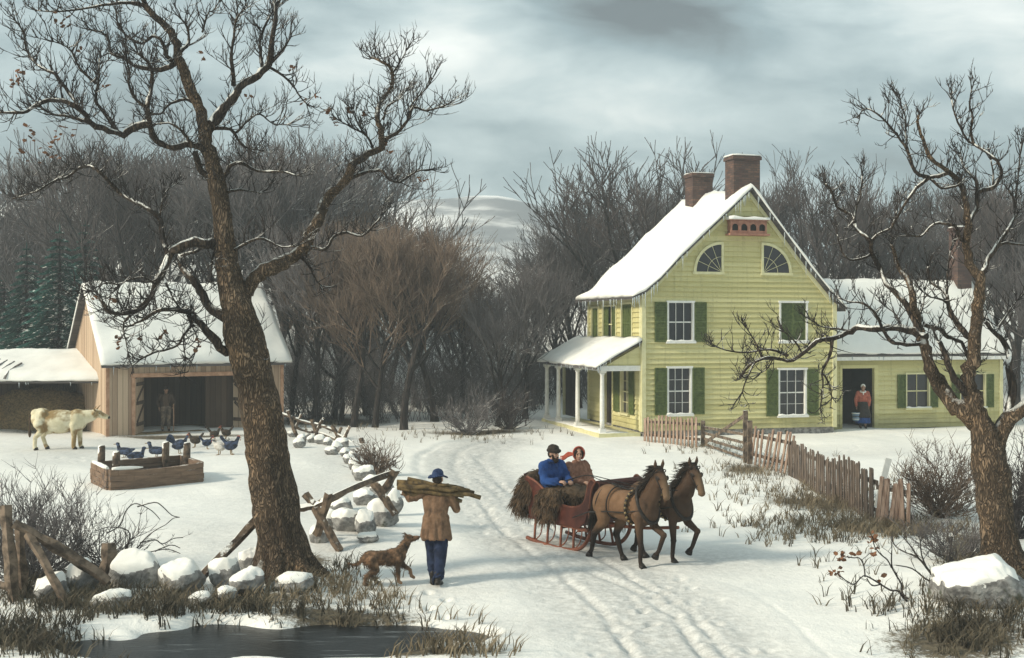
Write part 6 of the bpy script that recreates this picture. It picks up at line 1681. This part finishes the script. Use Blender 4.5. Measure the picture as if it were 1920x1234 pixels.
sheet('floor', [(-.88, .53), (.62, .53)], .48, .48, .03, 'sleigh')
dash = [q for q, r in smooth_path([(V((.62, .53, 0)), 1), (V((.80, .66, 0)), 1), (V((.93, .95, 0)), 1), (V((1.01, 1.26, 0)), 1), (V((1.13, 1.40, 0)), 1), (V((1.22, 1.36, 0)), 1), (V((1.20, 1.28, 0)), 1)], 4)]
sheet('dashboard', [(q.x, q.y) for q in dash], .47, .56, .03, 'sleigh'); sheet('seat_back', [(-.86, .56), (-.95, .90), (-1.02, 1.22), (-1.06, 1.34)], .47, .53, -.03, 'sleigh')
sheet('seat', [(-.94, .86), (-.35, .86), (-.33, .56)], .47, .47, .04, 'sleigh')
m = MB(); m.tube([(1.0, -.10, .55), (1.9, .0, .62), (2.7, .0, .74)], .03, 7); m.build('pole', X['runner'], sleigh)
Sw = lambda x, y, z: sl+Matrix.Rotation(HA, 3, 'Z') @ V((x, y, z))*.96
def fur(name, label, blobs, n, L, d, seed, jit=.45):
    rnd = random.Random(seed); root = thing(name, label, 'fur robe', sl, HA, None, .96); m = MB()
    for (c, r) in blobs: m.ell(c, r, nu=18, nv=12, lump=.12, seed=seed)
    hide = m.fuse('hide', X['fur'], root, .025, 2); hr = MB()
    vs_ = [(v.co.copy(), v.normal.copy()) for v in hide.data.vertices]
    for k in range(n):
        q, nn = rnd.choice(vs_); dd = (nn*.55+V(d)+V((rnd.uniform(-1, 1), rnd.uniform(-1, 1), rnd.uniform(-1, 1)))*jit).normalized(); l = L*rnd.uniform(.5, 1.3)
        hr.tube([q-nn*.01, q+dd*l*.5, q+dd*l+V((0, 0, -.25*l))], [.010, .008, .002], 3, cap=False)
    hr.build('hair', X['fur'], root, fix=False)
fur('fur_robe', 'shaggy brown fur robe hanging over the sleigh back behind the man', [((-1.02, -.12, 1.20), (.16, .50, .20)), ((-1.14, -.14, .98), (.16, .50, .30)), ((-1.28, -.20, .74), (.13, .42, .24)), ((-.95, -.50, 1.02), (.22, .12, .26)), ((-1.10, -.52, .78), (.18, .10, .22))], 1700, .16, (-.35, 0, -.85), 3)
fur('fur_robe', 'shaggy fur lap robe draped over the near side of the sleigh below the man', [((-.15, -.10, 1.08), (.42, .42, .12)), ((-.22, -.54, .96), (.36, .10, .20)), ((-.28, -.60, .76), (.32, .07, .24)), ((.12, .05, 1.0), (.30, .42, .14))], 1500, .15, (.0, -.2, -.9), 4)

def rider(label, y, coat, kind, seed, hyaw, sc=1.08):
    rnd = random.Random(seed); root = thing('person', label, 'person', Sw(-.52, y, .90), HA+.0, None, sc)
    pel, ch, nk = (0, 0, .10), (.03, 0, .44), (.05, 0, .64); hc = (.08, 0, .775)
    shL, elL, wrL = (.03, .19, .57), (.14, .25, .32), (.36, .12, .33); shR, elR, wrR = (.03, -.19, .57), (.14, -.25, .32), (.36, -.12, .33)
    if kind == 'woman': wrL = (.26, .05, .28); wrR = (.26, -.05, .28)
    b = MB(); torso(b, pel, ch, nk, .9); b.cap(nk, (.06, 0, .70), .056, .054); T, Rm = head(b, hc, hyaw, .06)
    limb(b, (shL, elL, wrL), (.055, .042, .03)); limb(b, (shR, elR, wrR), (.055, .042, .03))
    for y_ in (-1, 1): limb(b, ((0, y_*.09, .10), (.42, y_*.11, .10), (.46, y_*.11, -.30)), (.085, .06, .045)); b.cap((.46, y_*.11, -.30), (.62, y_*.11, -.33), .04, .034)
    hand(b, wrL, (.8, -.4, 0), (0, -.4, -1), .9); hand(b, wrR, (.8, .4, 0), (0, .4, -1), .9)
    b.fuse('body', X['skin'], root, .009, 2); face(T, Rm, root)
    c = MB(); torso(c, pel, ch, nk, 1.16, 1.05)
    for (s_, e_, w_) in ((shL, elL, wrL), (shR, elR, wrR)):
        limb(c, (s_, e_, lerp(V(e_), V(w_), .9)), (.092, .074, .058)); wrinkles(c, rnd, s_, e_, .078, 6, .015); wrinkles(c, rnd, e_, w_, .064, 5, .012)
    if kind == 'woman':
        for i in range(20):
            a = 6.283*i/20; c.cap((.05+.06*math.cos(a), .07*math.sin(a), .63), (.05+.20*math.cos(a), .27*math.sin(a), .30), .04, .045, 9)
        c.tube([(.05+.075*math.cos(a), .085*math.sin(a), .645) for a in [6.283*i/18 for i in range(19)]], .024, 7)
    else:
        c.tube([(.05+.07*math.cos(a), .085*math.sin(a), .655) for a in [6.283*i/18 for i in range(19)]], .034, 7)
        for y_ in (-1, 1): c.cap((.02, y_*.20, .57), (.05, y_*.14, .63), .075, .05)
    c.fuse('coat' if kind == 'man' else 'cape', X[coat], root, .011, 2)
    lg = MB()
    for y_ in (-1, 1): limb(lg, ((0, y_*.09, .10), (.42, y_*.11, .10), (.46, y_*.11, -.28)), (.11, .085, .07))
    lg.fuse('trousers' if kind == 'man' else 'skirt', X['trous' if kind == 'man' else 'shawl'], root, .014, 2)
    if kind == 'man':
        h = MB(); h.ell(T(-.012, 0, .085), (.112, .095, .080), Rm, 20, 12, .12, 4, 2); h.tube([T(.105*math.cos(a), .09*math.sin(a), .055) for a in [6.283*i/20 for i in range(21)]], .032, 8); h.ell(T(.09, 0, .055), (.05, .07, .014), Rm, 12, 8)
        h.fuse('cap', X['hair'], root, .010, 1)
        bd = MB(); bd.ell(T(.050, 0, -.105), (.055, .060, .055), Rm, 16, 10, .12, 4)
        for y_ in (-1, 1): bd.cap(T(.035, y_*.062, -.02), T(.045, y_*.05, -.09), .020, .026, 8)
        bd.cap(T(.098, -.024, -.050), T(.098, .024, -.050), .010, .010, 7); bd.fuse('beard', X['hair'], root, .009, 1)
        hb = MB(); hb.ell(T(-.045, 0, -.01), (.070, .080, .075), Rm, 14, 10, .1); hb.fuse('hair', X['hair'], root, .010, 1)
    else:
        h = MB(); h.ell(T(-.04, 0, .03), (.095, .100, .120), Rm, 20, 14)
        n = 22
        for i in range(n):
            a = math.pi*(-.30+1.6*i/(n-1)); h.cap(T(-.02, .095*math.cos(a), .03+.115*math.sin(a)), T(.045, .112*math.cos(a), .035+.128*math.sin(a)), .016, .017, 7)
        h.fuse('bonnet', X['bonnet'], root, .009, 1)
        rb = MB(); q0 = T(-.09, -.07, .0)
        for k in range(3):
            rb.tube([q for q, r in smooth_path([(q0, 1), (q0+V((-.10, -.05, .02-.03*k)), 1), (q0+V((-.20, -.08, -.05-.03*k)), 1), (q0+V((-.28-.02*k, -.10, -.06-.035*k)), 1)], 4)], [.022]*5+[.018]*5+[.012]*3, 6)
        rb.build('ribbon', X['bonnet'], root)
        hb = MB(); 
        for y_ in (-1, 1): hb.ell(T(.055, y_*.052, .068), (.03, .032, .032), Rm, 12, 8, .15); hb.cap(T(.05, y_*.07, .05), T(.035, y_*.074, -.05), .018, .016, 8)
        hb.fuse('hair', X['hair'], root, .009, 1)
    return root
rider('bearded man in dark fur cap and bright blue coat driving the sleigh', -.27, 'blue', 'man', 6, .15)
rider('woman in red bonnet and russet cape sitting in the sleigh beside the driver', .36, 'shawl', 'woman', 7, -.5, 1.0)
# reins
rn = MB()
for y in (-.10, .10):
    rn.tube([q for q, r in smooth_path([(V((-.10, -.27+y*.6, 1.27)), 1), (V((.6, -.3, 1.46)), 1), (V((1.25, -.38+y, 1.44)), 1), (V((2.4, -.42+y, 1.40)), 1), (V((3.0, -.42+y, 1.45)), 1)], 4)], .008, 5)
ro = rn.build('reins', X['black'], None, sl); ro.rotation_euler = (0, 0, HA); ro.scale = (.96,)*3; tag(ro, 'thin black leather reins running from the driver to the near horse', 'reins')

# ---------------- dog
def dog():
    rnd = random.Random(8); p = G(722, 1096); root = thing('dog', 'brindled brown dog with curled-down tail looking up at the man with firewood', 'dog', p, .30, None, .93); b = MB()
    b.ell((.16, 0, .47), (.20, .115, .145), Matrix.Rotation(-.15, 3, 'Y'), 18, 12); b.ell((-.04, 0, .47), (.24, .10, .115), None, 18, 12); b.ell((-.22, 0, .47), (.15, .105, .125), None, 16, 12)
    b.cap((.26, 0, .53), (.37, 0, .70), .098, .072); b.ell((.40, 0, .755), (.085, .068, .072), None, 16, 12); b.cap((.43, 0, .755), (.555, 0, .765), .050, .032, 12); b.ell((.47, 0, .735), (.07, .04, .03), None, 12, 8)
    for y in (-1, 1): b.cap((.37, y*.05, .80), (.345, y*.066, .845), .026, .012, 8)
    for pts, y in (([(.22, .44), (.20, .27), (.21, .07)], -.075), ([(.23, .44), (.33, .30), (.44, .22), (.46, .115)], .075)):
        P = [V((a, y, z)) for a, z in pts]; limb(b, P, (.065, .040, .030, .028)[:len(P)]); b.cap(P[-1], P[-1]+V((.045, 0, -.03)), .03, .026)
    for pts, y in (([(-.24, .43), (-.16, .28), (-.33, .18), (-.36, .06)], -.075), ([(-.24, .43), (-.14, .28), (-.22, .17), (-.13, .055)], .075)):
        P = [V((a, y, z)) for a, z in pts]; limb(b, P, (.092, .060, .034, .028)); b.cap(P[-1], P[-1]+V((.05, 0, -.02)), .03, .026)
    tl = smooth_path([(V((-.34, 0, .50)), .034), (V((-.43, 0, .40)), .032), (V((-.52, .01, .37)), .028), (V((-.60, .02, .40)), .016)], 3)
    for (q, r), (q2, r2) in zip(tl, tl[1:]): b.cap(q, q2, r, r2, 9)
    for k in range(160):        # shaggy outline
        q = V((rnd.uniform(-.3, .3), rnd.choice((-1, 1))*rnd.uniform(.02, .10), rnd.uniform(.38, .56))); b.cap(q, q+V((-.05, 0, -.04)), .020, .008, 6)
    b.fuse('body', X['dog'], root, .009, 1)
    body = [o for o in root.children if o.name.startswith('body')][0]; hr = MB(); vs_ = [(v.co.copy(), v.normal.copy()) for v in body.data.vertices if v.co.z > .15]
    for k in range(2600):
        q, nn = rnd.choice(vs_); dd = (nn*.5+V((-.75, 0, -.55))+V((rnd.uniform(-1, 1), rnd.uniform(-1, 1), rnd.uniform(-1, 1)))*.3).normalized(); l = rnd.uniform(.025, .065)*(.5 if q.x > .38 else 1)
        hr.tube([q-nn*.006, q+dd*l], [.0045, .001], 3, cap=False)
    hr.build('coat_hair', X['dog'], root, fix=False)
    n = MB(); n.ell((.588, 0, .775), (.016, .020, .015), nu=10, nv=8); n.build('nose', X['ink'], root)
    for y in (-1, 1): m = MB(); m.ell((.455, y*.050, .785), .011, nu=8, nv=6); m.build('eye', X['ink'], root)
    m = MB(); m.tube([(.335+.07*math.cos(a)*.5, .088*math.sin(a), .64-.055*math.cos(a)) for a in [6.283*i/18 for i in range(19)]], .012, 6); m.build('collar', X['black'], root)
dog()
# ---------------- cow
def cow():
    p = G(116, 842); root = thing('cow', 'cream and tan horned cow standing before the open shed, head stretched to the barn', 'cow', p, .12, None, 1.0); b = MB()
    b.ell((-.05, 0, .92), (.72, .33, .36), None, 24, 16); b.ell((.48, 0, .94), (.32, .28, .36), None, 20, 14); b.ell((-.62, 0, 1.0), (.34, .30, .34), None, 20, 14); b.ell((-.1, 0, .74), (.5, .28, .24), None, 20, 12); b.ell((-.80, 0, 1.17), (.16, .2, .14), None, 14, 10)
    for y in (-1, 1): b.ell((-.55, y*.22, 1.18), (.12, .08, .10), None, 12, 8); b.ell((.45, y*.2, .9), (.2, .1, .28), None, 14, 10)
    b.cap((.62, 0, 1.05), (1.02, 0, 1.12), .22, .15); b.cap((.66, 0, .90), (.98, 0, 1.02), .14, .10); b.cap((1.04, 0, 1.15), (1.16, 0, 1.13), .14, .125); b.cap((1.16, 0, 1.12), (1.40, 0, 1.03), .115, .08); b.ell((1.42, 0, 1.02), (.075, .09, .07), None, 14, 10)
    for y in (-1, 1): b.ell((1.02, y*.20, 1.15), (.05, .10, .035), Matrix.Rotation(y*-.35, 3, 'X'), 12, 8)
    for pts, y in (([(.42, .80), (.42, .46), (.40, .10)], -.19), ([(.46, .80), (.52, .46), (.54, .10)], .19), ([(-.66, .85), (-.58, .62), (-.78, .40), (-.80, .10)], -.2), ([(-.66, .85), (-.52, .62), (-.64, .40), (-.54, .10)], .2)):
        P = [V((a, y*(1 if i == 0 else .85), z)) for i, (a, z) in enumerate(pts)]; limb(b, P, (.15, .085, .065) if len(P) == 3 else (.19, .11, .068, .062)); b.cap(P[-1], P[-1]+V((.03, 0, -.045)), .066, .07)
    b.ell((-.42, 0, .58), (.16, .14, .10), None, 14, 10)
    b.fuse('body', X['cow'], root, .016, 3)
    for y in (-1, 1):
        m = MB(); m.tube([q for q, r in smooth_path([(V((1.06, y*.10, 1.25)), 1), (V((1.06, y*.24, 1.30)), 1), (V((1.14, y*.30, 1.40)), 1)], 4)], [.034-.003*i for i in range(9)], 8); m.build('horn', X['beak'], root)
        m = MB(); m.ell((1.19, y*.105, 1.155), .02, nu=10, nv=8); m.build('eye', X['ink'], root)
    m = MB(); m.ell((1.465, 0, 1.01), (.045, .075, .05), None, 14, 10); m.build('muzzle', X['black'], root)
    m = MB(); m.tube([(-.93, 0, 1.2), (-1.0, 0, 1.05), (-1.0, .02, .62)], [.03, .026, .018], 7); m.ell((-1.0, .02, .52), (.05, .05, .13), None, 10, 8, .2); m.build('tail', X['fur'], root)
    for pts, y in (((.43, .05), -.16), ((.57, .05), .16), ((-.77, .05), -.17), ((-.51, .05), .17)):
        m = MB(); m.tube([(pts[0], y, .075), (pts[0]+.02, y, -.01)], [.068, .078], 10); m.build('hoof', X['black'], root)
cow()
# ---------------- poultry
def fowl(kind, label, u, v, face_, sc, mat, group='poultry in the barnyard', seed=1):
    p = G(u, v); rnd = random.Random(seed); root = thing(kind, label, 'turkey' if kind == 'turkey' else ('duck' if kind == 'duck' else 'chicken'), p, (0 if face_ > 0 else math.pi)+rnd.uniform(-.3, .3), group, sc); b = MB()
    if kind == 'duck':
        b.ell((0, 0, .24), (.29, .15, .145), Matrix.Rotation(-.08, 3, 'Y'), 18, 12); b.ell((.14, 0, .24), (.16, .13, .14), None, 14, 10); b.cap((.22, 0, .28), (.27, 0, .46), .075, .058); b.ell((.29, 0, .50), (.082, .060, .062), None, 14, 10)
        b.cap((-.22, 0, .27), (-.40, 0, .33), .085, .030)
        for y in (-1, 1): b.ell((-.04, y*.125, .265), (.22, .045, .10), Matrix.Rotation(-.12, 3, 'Y'), 14, 10)
        bk = [((.35, 0, .495), (.035, .028, .022)), ((.41, 0, .485), (.055, .036, .014))]
    elif kind == 'turkey':
        b.ell((0, 0, .30), (.24, .16, .165), Matrix.Rotation(-.35, 3, 'Y'), 18, 12); b.cap((.17, 0, .36), (.27, 0, .56), .075, .035); b.ell((.29, 0, .58), (.05, .036, .04), None, 12, 9)
        for i in range(9):
            a = R(-62+15.5*i); b.cap((-.16, 0, .34), (-.30-.03*math.cos(a), .26*math.sin(a), .36+.24*math.cos(a)), .05, .038, 8)
        for y in (-1, 1): b.ell((-.02, y*.14, .29), (.19, .04, .11), Matrix.Rotation(-.3, 3, 'Y'), 12, 9)
        bk = [((.345, 0, .57), (.03, .014, .012))]
    else:
        b.ell((0, 0, .25), (.19, .12, .13), Matrix.Rotation(-.2, 3, 'Y'), 16, 12); b.cap((.12, 0, .30), (.19, 0, .44), .070, .040); b.ell((.20, 0, .46), (.048, .036, .04), None, 12, 9)
        for i in range(5): a = R(-40+20*i); b.cap((-.12, 0, .30), (-.27, .09*math.sin(a), .36+.14*math.cos(a)), .05, .026, 8)
        for y in (-1, 1): b.ell((-.02, y*.105, .255), (.14, .035, .085), Matrix.Rotation(-.2, 3, 'Y'), 12, 9)
        bk = [((.258, 0, .455), (.03, .012, .012))]
    b.fuse('body', X[mat], root, .014, 2)
    m = MB()
    for c, r in bk: m.ell(c, r, nu=10, nv=7)
    m.fuse('beak', X['beak'], root, .006, 1)
    if kind != 'duck':
        m = MB(); hz = .62 if kind == 'turkey' else .50; hx_ = .30 if kind == 'turkey' else .21
        for i in range(3): m.ell((hx_-.03+.03*i, 0, hz-.005*abs(i-1)), (.018, .01, .022), nu=8, nv=6)
        m.ell((hx_+.04, 0, hz-.10), (.012, .012, .03), nu=8, nv=6); m.fuse('comb', X['red'], root, .006, 1)
    for y in (-1, 1):
        m = MB(); m.tube([(.0, y*.06, .16), (.01, y*.06, .02)], [.016, .012], 6)
        for a in (-.5, 0, .5): m.tube([(.01, y*.06, .02), (.01+.08*math.cos(a), y*.06+.08*math.sin(a), .006)], [.011, .006], 5)
        m.build('leg', X['beak'], root)
fowl('duck', 'dark blue duck facing left, leftmost of the three beside the trough', 234, 858, -1, .82, 'bird_blue', seed=1)
fowl('duck', 'dark duck facing right, foremost of the three behind the trough', 254, 867, 1, .82, 'bird_blue', seed=2)
fowl('duck', 'dark blue duck facing left, third in line toward the barn doorway', 294, 858, -1, .85, 'bird_blue', seed=3)
fowl('turkey', 'blue-grey turkey with raised tail just above the trough posts', 336, 850, 1, .95, 'bird_blue', seed=4)
fowl('chicken', 'brown hen scratching in front of the barn doorway', 366, 838, -1, .95, 'bird_dark', seed=5)
fowl('chicken', 'small blue-grey hen facing right among the barnyard hens', 388, 843, 1, .85, 'bird_blue', seed=6)
fowl('chicken', 'dark brown hen close to the barn wall near the oak', 402, 828, 1, .9, 'bird_dark', seed=7)
fowl('chicken', 'pale hen facing left beside the blue cock', 412, 852, -1, 1.05, 'bird_pale', seed=8)
fowl('chicken', 'blue-grey cock facing right, nearest the oak trunk', 433, 853, 1, 1.15, 'bird_blue', seed=9)
fowl('chicken', 'brown hen behind the others at the foot of the barn wall', 424, 826, -1, .9, 'bird_dark', seed=10)

# ---------------- farmhand in the barn and woman at the wing door
def barn_man():
    p = BB+Matrix.Rotation(A1, 3, 'Z') @ V((bp_(322, 770)[0]-.02, .75, .03)); root = thing('person', 'farmhand in hat and dim work clothes leaning on a stick inside the barn doorway', 'person', p, -math.pi/2+.35, None, .96); rnd = random.Random(12)
    pel, ch, nk, hc = (-.02, 0, .90), (.03, 0, 1.28), (.06, 0, 1.46), (.10, 0, 1.60)
    L = ((.02, .20, 1.40), (.02, .30, 1.14), (.18, .27, 1.00)); Rr_ = ((.02, -.20, 1.40), (-.02, -.30, 1.15), (.06, -.26, .92))
    legs = (((0, .09, .88), (.06, .10, .48), (0, .11, .09)), ((0, -.09, .88), (.02, -.10, .48), (-.03, -.13, .09)))
    b = MB(); torso(b, pel, ch, nk, .92); b.cap(nk, (.08, 0, 1.53), .058, .055); T, Rm = head(b, hc, .1, .1)
    for a in legs: limb(b, a, (.085, .058, .042)); b.cap(a[2], V(a[2])+V((.16, 0, -.045)), .04, .034)
    limb(b, L, (.055, .042, .03)); limb(b, Rr_, (.055, .042, .03)); hand(b, L[2], (.5, 0, -.8), (0, -1, 0), 1.0); hand(b, Rr_[2], (.1, 0, -1), (0, 1, 0), .5)
    b.fuse('body', X['skind'], root, .010, 2); face(T, Rm, root)
    c = MB(); torso(c, (-.02, 0, .95), ch, nk, 1.1); limb(c, (L[0], L[1], lerp(V(L[1]), V(L[2]), .85)), (.085, .066, .05)); limb(c, (Rr_[0], Rr_[1], lerp(V(Rr_[1]), V(Rr_[2]), .85)), (.085, .066, .05))
    wrinkles(c, rnd, L[0], L[1], .07, 5); wrinkles(c, rnd, Rr_[0], Rr_[1], .07, 5); c.fuse('shirt', X['barnin'], root, .012, 2)
    t_ = MB()
    for a in legs: limb(t_, (a[0], a[1], V(a[2])+V((0, 0, .04))), (.115, .085, .07))
    t_.cap((0, -.07, .90), (0, .07, .90), .12, .12); t_.fuse('trousers', X['weather'], root, .012, 2)
    h = MB(); h.ell(T(-.01, 0, .09), (.1, .085, .075), Rm, 16, 10)
    for i in range(20): a = 6.283*i/20; h.cap(T(.09*math.cos(a), .078*math.sin(a), .065), T(.165*math.cos(a), .145*math.sin(a), .05), .013, .011, 7)
    h.fuse('hat', X['hair'], root, .010, 1)
    bt = MB()
    for a in legs: bt.cap(V(a[2])+V((-.03, 0, -.03)), V(a[2])+V((.17, 0, -.05)), .05, .04)
    bt.fuse('boots', X['black'], root, .012, 1)
    st = MB(); q = Matrix.Rotation(-math.pi/2+.35, 3, 'Z') @ V((.22, .27, 0)); st.tube([(0, 0, 0), (.01, .0, .5), (0, .01, 1.02)], [.017, .018, .020], 7)
    o = st.build('stick', X['beam'], None, p+q*.96); tag(o, 'thin pale walking stick held by the farmhand in the barn doorway', 'stick')
barn_man()
def door_woman():
    dc = (D[0]+D[1])/2; p = wo+Matrix.Rotation(A0, 3, 'Z') @ V((dc+.05, -.28, 0)); p.z = gh(p.x, p.y); rz = -math.pi/2-.1
    root = thing('person', 'woman in rust-red bodice, dark apron and blue skirt stepping from the wing doorway', 'person', p, rz, None, 1.0); rnd = random.Random(15)
    pel, ch, nk, hc = (0, 0, .92), (.02, 0, 1.26), (.03, 0, 1.43), (.07, 0, 1.565)
    L = ((0, .175, 1.36), (.02, .24, 1.10), (.08, .21, .86)); Rr_ = ((0, -.175, 1.36), (.0, -.26, 1.10), (.05, -.25, .84))
    b = MB(); torso(b, pel, ch, nk, .86, .92); b.cap(nk, (.05, 0, 1.5), .052, .05); T, Rm = head(b, hc, -.1, .08)
    for y in (-1, 1): limb(b, ((0, y*.09, .88), (.05*y+.03, y*.09, .48), (.0, y*.09, .09)), (.085, .06, .042)); b.cap((0, y*.09, .08), (.15, y*.10, .04), .04, .034)
    limb(b, L, (.05, .04, .03)); limb(b, Rr_, (.05, .04, .03)); hand(b, L[2], (.2, 0, -1), (0, -1, 0), .6); hand(b, Rr_[2], (.1, 0, -1), (0, 1, 0), 1.1)
    b.fuse('body', X['skind'], root, .010, 2); face(T, Rm, root)
    c = MB(); torso(c, (0, 0, .98), ch, nk, 1.0, .95)
    for a in (L, Rr_): limb(c, (a[0], a[1], lerp(V(a[1]), V(a[2]), .85)), (.085, .070, .052)); wrinkles(c, rnd, a[0], a[1], .072, 5)
    c.fuse('bodice', X['red'], root, .011, 2)
    s = MB()
    for i in range(22): a = 6.283*i/22; s.cap((.10*math.cos(a), .13*math.sin(a), .98), (.19*math.cos(a)+.03, .25*math.sin(a), .24), .05, .045+.012*math.sin(i*2.4), 9)
    s.fuse('skirt', X['blue'], root, .013, 2)
    ap = MB()
    for i in range(11): a = -1.25+2.5*i/10; ap.cap((.115*math.cos(a), .145*math.sin(a), .98), (.205*math.cos(a)+.03, .265*math.sin(a), .46), .052, .045, 9)
    ap.fuse('apron', X['black'], root, .013, 2)
    k = MB(); k.ell(T(-.02, 0, .055), (.098, .088, .09), Rm, 16, 10, .06); k.fuse('headscarf', X['white'], root, .010, 1)
    kc = MB(); kc.tube([(.03+.085*math.cos(a), .10*math.sin(a), 1.42-.03*math.cos(a)) for a in [6.283*i/18 for i in range(19)]], .026, 7); kc.cap((.11, 0, 1.38), (.125, 0, 1.30), .03, .015); kc.build('neckerchief', X['white'], root)
    bt = MB()
    for y in (-1, 1): bt.cap((-.03, y*.09, .06), (.16, y*.10, .04), .048, .04); bt.cap((0, y*.09, .06), (0, y*.09, .2), .05, .05)
    bt.fuse('boots', X['black'], root, .012, 1)
    q = p+Matrix.Rotation(rz, 3, 'Z') @ V((.10, -.27, .30)); bk = thing('bucket', 'blue-banded wooden bucket hanging from the hand of the woman at the door', 'bucket', q)
    m = MB(); m.tube([(0, 0, 0), (0, 0, .32)], [.13, .165], 20, cap=False); m.tube([(0, 0, .32), (0, 0, .03)], [.148, .118], 20, cap=False); m.add([V((.165*math.cos(6.283*i/20), .165*math.sin(6.283*i/20), .32)) for i in range(20)]+[V((.148*math.cos(6.283*i/20), .148*math.sin(6.283*i/20), .32)) for i in range(20)], [(i, (i+1) % 20, 20+(i+1) % 20, 20+i) for i in range(20)], False)
    m.face([(.13*math.cos(6.283*i/20), .13*math.sin(6.283*i/20), .002) for i in range(20)]); m.build('pail', X['tin'], bk)
    for z in (.05, .16, .27):
        m = MB(); m.tube([(0, 0, z), (0, 0, z+.03)], [.134+.108*z, .138+.108*z], 20, cap=False); m.build('hoop', X['white' if z != .16 else 'black'], bk, fix=False)
    m = MB(); m.tube([(.16*math.cos(a), 0, .31+.19*math.sin(a)) for a in [math.pi*i/12 for i in range(13)]], .008, 6); m.build('handle', X['black'], bk)
door_woman()
